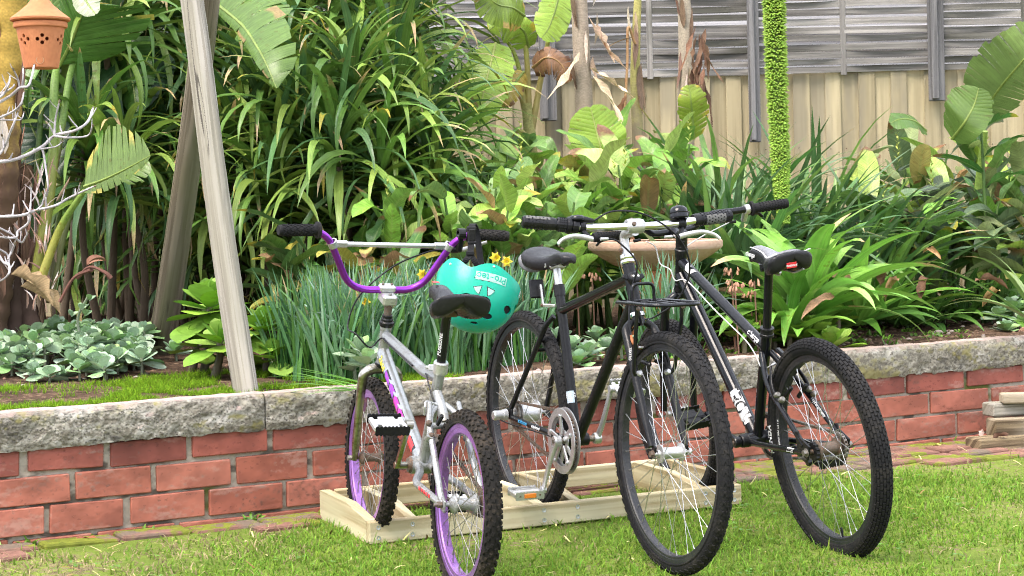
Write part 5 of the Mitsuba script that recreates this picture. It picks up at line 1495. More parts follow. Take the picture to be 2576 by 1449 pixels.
def ribbon(pts, w, side, th=.0016):
    """flat webbing along a path"""
    p = np.asarray(pts, float)
    t = np.gradient(p, axis=0); t /= np.linalg.norm(t, axis=1, keepdims=True)
    s = np.broadcast_to(np.asarray(side, float), p.shape)
    s = s - t * (s * t).sum(1, keepdims=True); s /= np.linalg.norm(s, axis=1, keepdims=True)
    nn = np.cross(t, s) * th
    ring = np.stack([p - s * w / 2 - nn, p + s * w / 2 - nn, p + s * w / 2 + nn, p - s * w / 2 + nn, p - s * w / 2 - nn], 1)
    return flatshade((ring.reshape(-1, 3), grid_faces(len(p), 5)))


HX = A(1, .05, 0)
GY = 5.50
g_top, g_mid = at(1188, 566, GY - .02), at(1184, 628, GY - .04)
jn = at(1183, 640, GY - .05)
put('strap', ribbon(spline([at(1213, 690, GY + .02), at(1207, 640, GY + .03), at(1199, 585, GY + .03), at(1192, 566, GY + .012), g_top, at(1186, 585, GY - .028), g_mid, jn], 6), .019, HX), 'webbing', helmet, smooth=False)
put('strap', ribbon(spline([jn, at(1168, 660, GY - .05), at(1152, 684, GY - .04)], 5), .017, A(1, 0, .9)), 'webbing', helmet, smooth=False)
put('strap', ribbon(spline([jn, at(1196, 660, GY - .05), at(1208, 688, GY - .04)], 5), .017, A(1, 0, -.7)), 'webbing', helmet, smooth=False)
bk = at(1187, 592, GY - .036)
put('buckle', cat([box(.022, .010, .040, .004, (HX, A(0, 1, 0), unit(A(.05, -.1, 1))), bk), box(.028, .008, .014, .003, (HX, A(0, 1, 0), UPZ), bk + A(0, 0, .020)), box(.027, .008, .010, .003, (HX, A(0, 1, 0), UPZ), bk - A(0, 0, .022))]), 'black_satin', helmet, smooth=False)
put('strap_adjuster', box(.024, .006, .014, .003, (HX, A(0, 1, 0), UPZ), jn + A(0, -.004, .004)), 'black_satin', helmet, smooth=False)

# ================================================================== leaves
LG = 1.28
def G(*c): return np.array(c, float)


def shade(c, a=.8, b=1.2): return np.asarray(c) * R_(a, b) * (1 + rng.uniform(-.06, .06, 3))


PROF = {
    'strap': lambda s: np.minimum(1, (s * 9 + .35)) * np.clip((1 - s) / .45, 0, 1) ** .75,
    'blade': lambda s: np.sin(np.pi * np.clip(s, 0, 1) ** .75) ** .8 * .98 + .02,
    'paddle': lambda s: np.sin(np.pi * np.clip(s * .97 + .03, 0, 1) ** .85) ** .62,
    'spoon': lambda s: (np.sin(np.pi * np.clip(s, 0, 1) ** 1.55) ** .62) * .95 + .12 * (1 - s),
    'needle': lambda s: np.clip((1 - s) / .5, 0, 1) ** .6}


def leaf(P, az, e0, L, W, droop, n=9, fold=.25, roll=0., col=(.06, .14, .02), tip=None, tipf=.12, prof='strap', wave=0., side_curl=0., mid=.0, stripe=0., m=3, power=1.3, bend=0.):
    """one leaf: a midline bent by droop (radians), a folded or wavy blade; vertices, faces, vertex colours"""
    s = np.linspace(0, 1, n)
    el = e0 - droop * s ** power
    azs = az + bend * s
    d = np.stack([np.cos(el) * np.cos(azs), np.cos(el) * np.sin(azs), np.sin(el)], 1)
    c = np.vstack([[0, 0, 0], np.cumsum((d[1:] + d[:-1]) / 2 * (L / (n - 1)), 0)]) + P
    sd = np.stack([-np.sin(azs), np.cos(azs), 0 * s], 1)
    nn = np.cross(d, sd)
    cr, sr = np.cos(roll), np.sin(roll)
    sd, nn = sd * cr + nn * sr, nn * cr - sd * sr
    w = W / 2 * PROF[prof](s)
    k = np.linspace(-1, 1, m)
    off = sd[:, None] * (w[:, None, None] * k[None, :, None]) * math.cos(fold) + nn[:, None] * (np.abs(k)[None, :, None] * w[:, None, None] * math.sin(fold))
    if wave:
        ph = R_(0, 6)
        off = off + nn[:, None] * (wave * np.sin(s * R_(9, 15) + ph)[:, None] * np.abs(k)[None, :] * np.sign(k)[None, :] * (w / w.max())[:, None])[..., None]
    v = (c[:, None] + off).reshape(-1, 3)
    col = np.asarray(col, float) * (LG if prof != 'spoon' else 1)
    vein = -.7 if prof in ('strap', 'needle') else .9 if prof in ('paddle', 'blade') else .25
    k_ = pal(col * A(.85, 1.05, .55) if prof == 'needle' else col * .9, col * 1.1, tip, tipf if tip is not None else 0, mid * 2.2 if mid else 0, vein)
    uv = np.stack([np.broadcast_to((k_ + .98 * s)[:, None], (n, m)), np.broadcast_to((k[None] + 1) / 2, (n, m))], -1).reshape(-1, 2)
    return v, grid_faces(n, m), uv


def cat_c(ms):
    n, vs, fs, cs = 0, [], [], []
    for v, f, c in ms:
        vs.append(v); fs.append(f + n); cs.append(c); n += len(v)
    return np.vstack(vs), np.vstack(fs), np.vstack(cs)


def put_leaf(m, parent, name='leaf', mat='leaf', **k): return put(name, (m[0], m[1]), mat, parent, smooth=True, uv=m[2], **k)


def put_tube(name, pts, r, col, parent, mat='waxy', sides=8, cols=None):
    v, f, uv = tube(pts, r, sides)
    q = pal(col) if cols is None else pal(cols[0], cols[len(cols) // 2], cols[-1], .55)
    uv = np.stack([q + .98 * np.clip(uv[:, 1] / max(uv[:, 1].max(), 1e-9), 0, 1), (uv[:, 0] * 20) % 1], 1)
    return put(name, (v, f), mat, parent, smooth=True, uv=uv)


BROWN, STRAW, YEL = G(.16, .085, .04), G(.46, .34, .17), G(.42, .36, .05)


def bed_at(u, Y):
    p = at(u, 700, Y)
    p[2] = float(bed_z(np.array([p[0]]), np.array([Y]))[0])
    return p


def big_leaf(name, parent, mid, wl, wr, facing, K=14, split=.35, sag=.1, fwd=.55, col=(.06, .16, .02), edge=None, edgep=.1, rib=(.22, .30, .07), rib_r=.008, prof=None, label=None):
    """banana or bird-of-paradise blade: pleated strips on both sides of a midrib, torn between some of them"""
    P = spline(mid, max(2, int(np.ceil(2 * K / max(1, len(mid) - 1)))))
    t0 = np.linspace(0, 1, len(P))
    S = np.linspace(0, 1, K + 1)
    M = np.stack([np.interp(S, t0, P[:, i]) for i in range(3)], 1)
    Tn = np.gradient(M, axis=0); Tn /= np.linalg.norm(Tn, axis=1, keepdims=True)
    N = unit(facing)
    prof = prof or (lambda s: np.sin(np.pi * np.clip(.06 + .93 * s, 0, 1) ** .8) ** .55)
    out = []
    q = np.linspace(0, 1, 6)
    for sgn, w in ((1, wl), (-1, wr)):
        if w <= 0: continue
        g = 0.
        for k in range(K):
            g0 = g
            g = R_(.15, .45) if R_(0, 1) < split else 0.
            col_k = np.asarray(col) * R_(.94, 1.06)
            sg_ = sag * R_(.5, 1.6)
            ln = R_(.93, 1.05)
            E = []
            for j, gg in ((k, g0), (k + 1, -g)):
                sd = unit(np.cross(N, Tn[j])) * sgn
                dr_ = unit(sd * math.cos(fwd) + Tn[j] * math.sin(fwd))
                L = w * prof(S[j]) * ln
                e = M[j] + dr_ * L * q[:, None] - N * (sg_ * L * q[:, None] ** 2) + Tn[j] * (gg * .5 / K * np.linalg.norm(P[-1] - P[0])) * q[:, None] ** 2
                E.append(e)
            mdl = (E[0] + E[1]) / 2 + N * (.0022)
            V = np.stack([E[0], mdl, E[1]], 1).reshape(-1, 3)
            has = edge is not None and R_(0, 1) < edgep
            k_ = pal(col_k, col_k * 1.05, edge if has else None, R_(.15, .5) if has else 0, 0, -.8)
            uv = np.stack([np.broadcast_to((k_ + .98 * q)[:, None], (6, 3)), np.broadcast_to(A(0, .5, 1), (6, 3))], -1).reshape(-1, 2)
            out.append((V, grid_faces(6, 3), uv))
    rv, rf, _ = tube(P, np.linspace(rib_r, rib_r * .3, len(P)), 6)
    out.append((rv, rf, pal_uv(rib, len(rv))))
    return put_leaf(cat_c(out), parent, name, label=label)


# ------------------------------------------------------------------ palm lilies: heads of drooping strap leaves on thin stems
LILIES = [('palm lily behind the top of the dark pole, leaning left', [(262, 215, 8.9), (345, 95, 9.0), (330, 330, 8.6)]),
          ('palm lily filling the gap left of the dark pole foot', [(300, 520, 9.1), (420, 420, 8.9), (400, 180, 9.6)]),
          ('palm lily directly behind the crossing of the two timber poles', [(455, 40, 9.2), (470, 250, 9.0), (540, 300, 9.6)]),
          ('low shaded palm lily right of the pale pole foot', [(500, 610, 9.0), (560, 470, 8.6), (640, 560, 9.2)]),
          ('palm lily under the torn drooping leaf right of the pale pole', [(560, 120, 8.9), (620, -40, 9.2), (655, 215, 8.6)]),
          ('palm lily with yellowing hanging leaves in the middle of the thicket', [(600, 330, 8.5), (690, 440, 8.3), (700, 330, 9.5)]),
          ('tallest palm lily, its heads cut by the top of the picture', [(700, 50, 9.0), (780, 140, 8.8), (870, 40, 9.0), (900, -40, 9.0)]),
          ('palm lily with pale arching leaves above the BMX crossbar', [(760, 270, 8.4), (890, 180, 8.4), (850, 350, 8.2), (860, 250, 9.6)]),
          ('palm lily low behind the BMX handlebar', [(790, 500, 8.4), (760, 600, 8.9), (880, 560, 9.0)]),
          ('palm lily at the right top of the thicket beside the slat screen', [(985, 110, 8.8), (1040, 40, 9.3), (1000, 250, 8.5)]),
          ('palm lily reaching right towards the hanging banana leaf', [(1075, 320, 8.6), (960, 400, 8.2), (1000, 420, 9.5)]),
          ('lowest right palm lily above the helmet buckle', [(1085, 455, 8.4), (1010, 560, 8.6)]),
          ('dark palm lily far back behind the bird of paradise leaves', [(180, 640, 9.9), (250, 560, 9.9), (110, 540, 9.9)]),
          ('dark palm lily far back between the two timber poles', [(330, 660, 9.9), (400, 600, 9.9), (470, 520, 9.9)]),
          ('dark palm lily far back right of the pale pole', [(560, 640, 9.9), (650, 680, 9.9), (730, 640, 9.9)]),
          ('dark palm lily far back behind the BMX handlebar', [(820, 640, 9.9), (920, 640, 9.9), (1000, 660, 9.9)]),
          ('bright palm lily hanging between the bird of paradise and the dark pole', [(215, 330, 8.2), (300, 420, 8.2), (265, 60, 8.4)]),
          ('palm lily filling the top left corner behind the lantern', [(170, 40, 8.7), (60, 120, 8.8), (340, -20, 8.8)]),
          ('dark palm lily high at the back left of the poles', [(240, 400, 9.9), (150, 300, 9.9), (330, 240, 9.9)])]
for lb, heads in LILIES:
    pl_ = thing('palm_lily', lb, 'plant', 'palm lilies in the thicket')
    for (u, v_, Y) in heads:
        back = Y > 9.35
        h = at(u, v_ + 20, Y)
        foot = bed_at(u + R_(-60, 60), Y + R_(-.1, .3))
        put_tube('stem', spline([foot, (foot + h) / 2 + A(R_(-.06, .06), R_(-.05, .05), 0), h], 6), [.022, .017, .015], (.10, .075, .05), pl_, 'matte', 7)
        nl = 46 if back else int(R_(60, 70))
        dk = R_(.8, 1.15)
        for k in range(nl):
            a = k * 2.399 + R_(-.3, .3)
            r = k / nl
            e0 = 1.45 - 1.5 * r + R_(-.15, .15)
            kind = R_(0, 1)
            c = shade(G(.085, .165, .032) if kind < .45 else G(.06, .125, .045) if kind < .7 else G(.17, .25, .05), .75, 1.3) * dk
            tip = None
            if R_(0, 1) < .22: tip = shade(STRAW)
            elif R_(0, 1) < .15: tip = shade(YEL, .7, 1)
            L = R_(.48, .80) * (1 - .25 * (r < .15))
            put_leaf(leaf(h + A(0, 0, -.12 * r), a, e0, L, R_(.030, .047), R_(1.3, 2.7) * (.55 + .6 * r), 10, R_(.1, .4), R_(-.5, .5), c, tip, R_(.06, .4) if tip is not None else .1, mid=.05, power=R_(1.1, 1.9), bend=R_(-.35, .35)), pl_)

# ------------------------------------------------------------------ bird of paradise at the left edge
bop = thing('bird_of_paradise', 'tall bird of paradise plant with fibrous stems and big split leaves at the left edge', 'plant')
LY = 7.9
STEMS = [([(88, 722, 7.6), (115, 552, 7.6), (133, 402, 7.7), (136, 226, 7.8), (142, 170, 7.9)], .022, [(.16, .17, .03), (.20, .24, .04), (.13, .22, .04)]),
         ([(96, 722, 7.5), (150, 577, 7.5), (212, 480, 7.4)], .016, [(.28, .26, .05), (.26, .30, .05), (.18, .28, .05)]),
         ([(78, 722, 7.7), (107, 562, 7.75), (150, 350, 7.9), (173, 201, 8.0), (195, 120, 8.0)], .017, [(.15, .10, .06), (.22, .19, .06), (.14, .24, .05)]),
         ([(60, 740, 7.8), (82, 550, 7.9), (112, 175, 8.1)], .016, [(.10, .12, .03), (.07, .13, .02), (.06, .12, .02)]),
         ([(120, 760, 7.9), (140, 600, 8.0), (160, 450, 8.1)], .013, [(.12, .10, .04), (.14, .17, .03), (.1, .17, .03)]),
         ([(130, 740, 7.8), (170, 560, 7.9), (235, 420, 8.1), (290, 330, 8.2)], .013, [(.12, .12, .04), (.10, .16, .03), (.1, .18, .03)])]
for pts, r, cols in STEMS: put_tube('leaf_stalk', spline([at(*p) for p in pts], 8), [r * 1.25, r, r * .7], cols[0], bop, cols=cols)
for k, (pts, r) in enumerate([([(-30, 840, 7.6), (-5, 640, 7.6), (0, 420, 7.5), (10, 200, 7.5), (26, -60, 7.5)], .075), ([(35, 850, 7.7), (28, 640, 7.75), (22, 440, 7.8), (30, 200, 8.0)], .05), ([(85, 850, 7.7), (62, 720, 7.75), (52, 560, 7.8), (60, 420, 7.9)], .04)]):
    P = spline([at(*p) for p in pts], 14)
    rr = r * (1 + .07 * np.sin(np.arange(len(P)) * 1.9))
    put_tube('trunk', P, rr, (.10, .06, .045), bop, 'matte', 16, cols=[(.09, .055, .04), (.13, .075, .055), (.17, .10, .06), (.32, .18, .05), (.40, .27, .06)] if k == 0 else [(.07, .045, .035), (.11, .065, .05), (.13, .08, .05)])
    for j in range(26 if k else 34):                                            # ragged sheath scales down the trunk
        i0 = int(R_(2, len(P) - 8)); a = R_(0, 6.28)
        d = A(math.cos(a), math.sin(a), 0)
        put_leaf(leaf(P[i0] + d * rr[i0] * .96, a, 1.40, R_(.10, .26), R_(.02, .05), R_(-.25, .1), 6, R_(-.8, .2), 0, shade(G(.17, .10, .07) if R_(0, 1) < .7 else G(.45, .38, .36), .6, 1.2)), bop, 'scale', 'matte')
for k in range(46):                                                             # pale torn fibres along the stalks
    u = 20 + 130 * R_(0, 1); v_ = R_(420, 800)
    put_leaf(leaf(at(u, v_, 7.55), R_(0, 6.28), R_(.8, 1.5), R_(.05, .16), R_(.008, .02), R_(-.5, .8), 5, .6, R_(-1, 1), shade(G(.34, .22, .17) if k % 3 else G(.55, .47, .44), .6, 1.2)), bop, 'fibre', 'matte')
g1, g2, g3 = (.055, .135, .022), (.032, .085, .028), (.11, .19, .035)
fc = A(.1, -1, .15)
big_leaf('leaf', bop, [at(150, 165, 8.0), at(182, 100, 7.95), at(205, 40, 7.9), at(214, 8, 7.85)], .17, .36, fc, 14, .30, .25, .75, g1, (.35, .32, .06), .1)
big_leaf('leaf', bop, [at(148, 170, 8.1), at(140, 90, 8.1), at(132, 20, 8.1), at(126, -40, 8.1)], .30, .26, A(.3, -1, 0), 14, .3, .2, .7, g3)
big_leaf('leaf', bop, [at(240, 300, 8.5), at(290, 240, 8.45), at(350, 180, 8.5), at(410, 130, 8.6)], .13, .17, A(-.2, -1, .25), 14, .25, .2, .5, g2)
big_leaf('leaf', bop, [at(212, 470, 7.35), at(262, 452, 7.3), at(318, 425, 7.25), at(378, 392, 7.2)], .215, .05, A(.1, -1, .35), 11, .95, .10, .18, (.12, .19, .045), (.40, .36, .08), .3)
big_leaf('leaf', bop, [at(300, 455, 7.6), at(330, 430, 7.6), at(372, 405, 7.6)], .06, .10, A(.2, -.6, .8), 8, .4, .2, .6, g3)
big_leaf('leaf', bop, [at(150, 450, 8.0), at(110, 380, 8.05), at(80, 320, 8.1), at(60, 270, 8.1)], .19, .19, A(.1, -1, .1), 12, .1, .1, .5, (.03, .075, .035))
big_leaf('leaf', bop, [at(60, 330, 8.2), at(40, 420, 8.2), at(36, 500, 8.2)], .17, .2, A(.2, -1, .1), 10, .1, .1, .3, (.028, .07, .032))
big_leaf('leaf', bop, [at(290, 330, 8.3), at(240, 260, 8.3), at(225, 190, 8.4), at(235, 120, 8.5)], .15, .16, A(-.3, -1, .2), 11, .2, .15, .5, g2)
big_leaf('leaf', bop, [at(250, 30, 8.6), at(300, 100, 8.5), at(330, 190, 8.4), at(345, 290, 8.3)], .13, .12, A(-.2, -1, .1), 12, .4, .3, .4, g1)
big_leaf('leaf', bop, [at(195, -50, 7.6), at(215, 0, 7.55), at(240, 36, 7.5)], .06, .06, A(.2, -1, 0), 8, .2, .2, .4, (.30, .34, .22))
big_leaf('leaf', bop, [at(545, 10, 7.9), at(608, 62, 7.75), at(645, 115, 7.6), at(672, 165, 7.5), at(696, 222, 7.45)], .16, .045, A(-.25, -1, .25), 8, .7, .3, .05, (.10, .175, .035), (.28, .2, .08), .2)
big_leaf('leaf', bop, [at(560, -30, 8.2), at(640, 20, 8.1), at(700, 50, 8.0)], .16, .10, A(.2, -1, .5), 9, .5, .2, .5, g3)
for u, v_, L in ((52, 720, .20), (28, 690, .22)):   # curled brown dead leaves at the foot
    put_leaf(leaf(at(u, v_, 7.35), R_(-.6, .6), R_(-.5, .5), L, .11, R_(.5, 1.4), 12, 1.0, R_(-.6, .6), shade(G(.30, .21, .12)), prof='blade', wave=.02, m=5), bop, 'dead_leaf', 'matte')
for pts in ([(195, 700, 7.3), (225, 672, 7.25), (262, 684, 7.2), (280, 700, 7.2)], [(150, 760, 7.3), (185, 700, 7.3), (230, 678, 7.25)]):
    put_tube('dead_stalk', spline([at(*p) for p in pts], 6), [.007, .006, .010], (.13, .06, .045), bop, 'matte')
put_leaf(leaf(at(218, 668, 7.25), .6, .5, .09, .06, .8, 8, .9, .3, (.17, .085, .055), prof='blade'), bop, 'dead_leaf', 'matte')

# ------------------------------------------------------------------ banana plants in front of the fence
def stalk(parent, pts, r, cols, name='stalk', mat='waxy'): return put_tube(name, spline([at(*p) for p in pts], 8), r, cols[0], parent, mat, 12, cols=cols)


BY = 9.5
bn = thing('banana_plant', 'young banana plant with torn bright green leaves against the slat screen', 'plant')
stalk(bn, [(1345, 720, BY), (1338, 420, BY), (1325, 260, BY)], [.042, .036, .026], [(.25, .2, .13), (.32, .26, .18), (.32, .31, .12)], 'trunk', 'matte')
for pts in ([(1330, 360, BY), (1312, 210, BY), (1296, 140, BY), (1270, 95, BY)], [(1332, 340, BY), (1326, 160, BY), (1310, 0, BY), (1305, -40, BY)], [(1336, 340, BY), (1362, 190, BY), (1385, 70, BY), (1400, -40, BY)], [(1330, 320, BY), (1300, 200, BY), (1260, 160, BY - .05), (1232, 110, BY - .1)], [(1335, 360, BY - .05), (1300, 330, BY - .1), (1240, 400, BY - .1)]):
    stalk(bn, pts, [.018, .012, .008], [(.30, .25, .1), (.34, .30, .06), (.25, .30, .05)], 'leaf_stalk')
ban = (.25, .38, .05)
big_leaf('leaf', bn, [at(1247, 108, 9.35), at(1232, 170, 9.25), at(1216, 235, 9.2), at(1200, 310, 9.2)], .135, .145, A(-.1, -1, .1), 20, .12, .15, .25, ban, (.42, .38, .06), .1, rib=(.36, .42, .12))
big_leaf('leaf', bn, [at(1320, 40, 9.4), at(1290, 20, 9.3), at(1250, 10, 9.2), at(1205, -30, 9.2)], .13, .10, A(0, -1, .2), 13, .45, .3, .3, (.17, .25, .03), (.42, .30, .08), .5)
big_leaf('leaf', bn, [at(1330, 120, 9.5), at(1315, 75, 9.45), at(1265, 55, 9.4), at(1232, 75, 9.35)], .11, .08, A(.1, -1, .3), 11, .3, .3, .3, ban, YEL, .25)
big_leaf('leaf', bn, [at(1410, -40, 9.5), at(1398, 20, 9.45), at(1380, 70, 9.4), at(1362, 96, 9.35)], .10, .09, A(.2, -1, .1), 12, .15, .15, .25, ban)
big_leaf('leaf', bn, [at(1318, 180, 9.4), at(1295, 210, 9.35), at(1275, 240, 9.3), at(1252, 262, 9.3)], .07, .06, A(.1, -1, .1), 10, .4, .3, .35, (.34, .26, .05), BROWN, .6)
big_leaf('dead_leaf', bn, [at(1340, 170, 9.4), at(1375, 145, 9.3), at(1410, 160, 9.3), at(1432, 205, 9.3)], .08, .09, A(.1, -1, .3), 12, .6, .5, .4, (.24, .13, .07), (.1, .05, .03), .5, (.4, .25, .12))
dead = thing('banana_plant', 'bare pale dead banana trunk with a bright green leaf at its foot', 'plant')
stalk(dead, [(1488, 720, 9.3), (1476, 410, 9.3), (1466, 200, 9.3), (1455, -40, 9.3)], [.055, .050, .045, .04], [(.26, .20, .14), (.32, .265, .20), (.28, .235, .185), (.33, .27, .21)], 'trunk', 'matte')
for (u, v_, e, L) in ((1480, 40, -1.2, .35), (1482, 170, -.6, .3), (1490, 190, -.9, .35), (1458, 130, -2.2, .3), (1500, 60, -1.3, .22)):
    put_leaf(leaf(at(u, v_, 9.22), R_(-.5, .5), e, L, .05, R_(-.6, .6), 9, R_(.4, 1.1), R_(-.5, .5), shade(G(.50, .38, .27)), prof='blade', wave=.015, m=5), dead, 'dead_leaf', 'matte')
big_leaf('leaf', dead, [at(1515, 440, 9.1), at(1512, 380, 9.0), at(1500, 330, 9.0), at(1485, 270, 9.0)], .16, .165, A(.25, -1, .1), 16, .12, .12, .45, ban, rib=(.36, .42, .12))
thin = thing('banana_plant', 'thin grey dead banana stem between the two pale trunks', 'plant')
stalk(thin, [(1610, 720, 9.5), (1606, 390, 9.5), (1598, 180, 9.5), (1606, -40, 9.5)], [.036, .032, .026, .018], [(.26, .20, .14), (.28, .245, .21), (.27, .23, .17), (.36, .33, .12)], 'trunk', 'matte')
stalk(thin, [(1598, 110, 9.45), (1580, 70, 9.4), (1578, 160, 9.4), (1572, 270, 9.35)], .007, [(.4, .24, .12), (.32, .2, .1)], 'dead_stalk', 'matte')
put_leaf(leaf(at(1590, 95, 9.4), 3.3, -.2, .17, .02, .5, 8, .5, 0, (.3, .2, .13)), thin, 'dead_leaf', 'matte')
put_leaf(leaf(at(1578, 240, 9.35), 3.0, -1.2, .16, .06, .3, 8, .9, .3, (.24, .12, .07), prof='blade', wave=.01, m=5), thin, 'dead_leaf', 'matte')
hung = thing('banana_plant', 'pale banana trunk hung with a shredded brown dead leaf', 'plant')
stalk(hung, [(1732, 720, 9.5), (1724, 300, 9.5), (1726, 120, 9.5), (1718, -40, 9.5)], [.048, .042, .040, .032], [(.26, .2, .14), (.33, .28, .21), (.29, .24, .185), (.35, .30, .23)], 'trunk', 'matte')
for k in range(16):
    put_leaf(leaf(at(R_(1748, 1775), R_(60, 210), R_(9.3, 9.4)), R_(0, 6.28), -1.3, R_(.12, .3), R_(.015, .04), R_(-.5, .5), 8, R_(.5, 1.2), R_(-1, 1), shade(G(.15, .085, .055), .5, 1.3), prof='blade', wave=.012), hung, 'dead_leaf', 'matte')
big_leaf('leaf', hung, [at(1745, 350, 9.2), at(1742, 300, 9.15), at(1738, 255, 9.1), at(1733, 215, 9.1)], .08, .10, A(0, -1, .1), 12, .45, .15, .5, (.22, .30, .04), YEL, .3)
for key, u, r_ in ((dead, 1476, .050), (hung, 1726, .042), (thin, 1604, .03)):     # peeling sheath strips on the dead trunks
    for k in range(13):
        v_ = R_(-20, 520); a = R_(-2.9, -.2)
        p = at(u + (8 if v_ > 400 else -4 if key == dead else 0), v_, 9.3 if key == dead else 9.5) + A(math.cos(a), math.sin(a), 0) * r_ * 1.0
        put_leaf(leaf(p, a, R_(1.35, 1.5) * (1 if R_(0, 1) < .5 else -1), R_(.10, .30), R_(.02, .045), R_(-.06, .12), 8, R_(-.9, -.5), R_(-.2, .2), shade(G(.30, .23, .16) if R_(0, 1) < .6 else G(.15, .10, .07) if R_(0, 1) < .5 else G(.42, .36, .29), .7, 1.2), prof='blade', wave=.004), key, 'sheath', 'matte')
right_b = thing('banana_plant', 'banana plant with two huge ribbed leaves at the right edge', 'plant')
stalk(right_b, [(2440, 720, 9.3), (2462, 470, 9.2), (2478, 330, 9.1)], [.03, .022, .015], [(.15, .2, .05), (.15, .25, .05), (.2, .3, .06)])
big_leaf('leaf', right_b, [at(2470, 285, 9.0), at(2520, 215, 8.8), at(2575, 150, 8.6), at(2650, 60, 8.5)], .20, .15, A(.1, -1, .35), 22, .06, .1, .35, (.17, .25, .075), rib=(.34, .42, .12))
big_leaf('leaf', right_b, [at(2395, 350, 8.9), at(2425, 310, 8.8), at(2450, 265, 8.8), at(2462, 222, 8.8)], .15, .11, A(-.1, -1, .3), 16, .08, .1, .4, (.12, .20, .045), rib=(.30, .38, .10))
big_leaf('leaf', right_b, [at(2330, 330, 9.2), at(2300, 305, 9.15), at(2265, 300, 9.1), at(2240, 310, 9.1)], .09, .08, A(0, -.6, .8), 10, .1, .1, .3, (.075, .15, .025))

# ------------------------------------------------------------------ ginger and canna thickets
def ginger(u, Y, H, key, nl, L, cols, lean=.15, wide=.095, name='ginger_plant', spike=False, stalk_col=(.07, .13, .03)):
    f = bed_at(u, Y)
    az = R_(0, 6.28)
    top = f + A(math.cos(az) * lean * H, math.sin(az) * lean * H * .6 - .05, H)
    P = spline([f, f * .45 + top * .55 + A(0, 0, .02), top], 6)
    put_tube('stalk', P, [.011, .009, .005], stalk_col, key, sides=6)
    side = R_(0, 6.28)
    for k in range(nl):
        t = .28 + .72 * (k + .5) / nl
        b = P[min(len(P) - 1, int(t * (len(P) - 1)))]
        a = side + math.pi * k + R_(-.6, .6)
        c = shade(cols[int(R_(0, len(cols)))], .75, 1.3)
        old = R_(0, 1)
        tip = shade(BROWN * 1.3) if old < .12 else shade(YEL) if old < .22 else None
        if R_(0, 1) < .07: c = shade(G(.33, .27, .10) if R_(0, 1) < .6 else G(.26, .16, .08))
        put_leaf(leaf(b, a, R_(.45, 1.25) - .25 * (1 - t), L * R_(.7, 1.15), wide * R_(.75, 1.2), R_(.3, 1.3), 13, R_(.15, .55), R_(-.6, .6), c, tip, R_(.1, .3), 'paddle', R_(.004, .014), mid=.12, stripe=.04, m=5), key)
    if spike:
        for k in range(14):
            z = k / 14
            put_leaf(leaf(top + A(0, 0, z * .16), k * 2.4, .9, .035 * (1.1 - z * .6), .012, .3, 4, .3, 0, shade(G(.28, .32, .07)), prof='blade'), key, 'flower_bract')


GRN = [(.16, .29, .045), (.22, .36, .065), (.11, .22, .04), (.30, .40, .11), (.14, .25, .08)]
COLS = ['left of the young banana plant', 'below the young banana plant', 'around the foot of the pale dead trunk', 'around the foot of the thin grey stem', 'below the trunk with the shredded leaf', 'left of the strap leaved clumps']
made = {}
def clump_of(name, key, lb, cat_, group):
    if key not in made: made[key] = thing(name, lb, cat_, group)
    return made[key]


for i in range(72):
    u = 1010 + (690 * ((i * .618) % 1)) + R_(-15, 15)
    Y = 7.6 + 1.9 * ((i * .37 + R_(0, .2)) % 1)
    H = R_(.50, .70) + .17 * (Y - 7.6)
    if u < 1150: H *= .85
    if 1440 < u < 1840 and Y < 8.35: Y = 8.4 + (Y - 7.6) * .9
    c_ = int(np.clip((u - 1010) / 117, 0, 5))
    row = ('low front', 'tall back')[Y > 8.5]
    ginger(u, Y, H, clump_of('ginger_clump', ('g', c_, row), f'{row} ginger clump with broad green leaves {COLS[c_]}', 'plant', 'ginger clumps below the bananas'), int(R_(6, 9)), R_(.24, .36), GRN, spike=(i % 6 == 0))
for i in range(18):
    u = 700 + 420 * ((i * .618) % 1)
    c_ = int((u - 700) / 141)
    ginger(u, R_(7.5, 8.1), R_(.28, .5), clump_of('shade_plant', ('s', c_), 'low broad leaved plant in the shade ' + ('below the left BMX grip', 'behind the BMX stem', 'behind the helmet straps')[c_], 'plant', 'shade plants behind the daffodils'), int(R_(5, 8)), R_(.22, .34), [(.06, .14, .03), (.11, .20, .035), (.28, .26, .05), (.05, .11, .03)], wide=.085)
BRZ = [(.09, .18, .04), (.09, .13, .065), (.16, .20, .08), (.13, .26, .04), (.085, .12, .08), (.22, .31, .06)]
for i in range(44):
    u = 2180 + 460 * ((i * .618) % 1)
    Y = 8.85 + 1.2 * ((i * .43 + R_(0, .2)) % 1)
    c_ = int(np.clip((u - 2180) / 115, 0, 3))
    row = ('low front', 'tall back')[Y > 9.4]
    ginger(u, Y, R_(.36, .54) + .36 * (Y - 8.8), clump_of('canna_clump', ('c', c_, row), f'{row} bronze green canna clump ' + ('right of the flower spike', 'below the right hand screen post', 'left of the two huge ribbed leaves', 'at the right edge')[c_], 'plant', 'cannas in the right part of the bed'), int(R_(6, 9)), R_(.26, .38), BRZ, wide=.105, spike=(i % 9 == 0))
kr = thing('ginger_plant', 'upright ginger stalk with alternate dark leaves near the right edge', 'plant')
ginger(2490, 9.0, 1.02, kr, 9, .30, [(.05, .13, .03)], .04, .07)
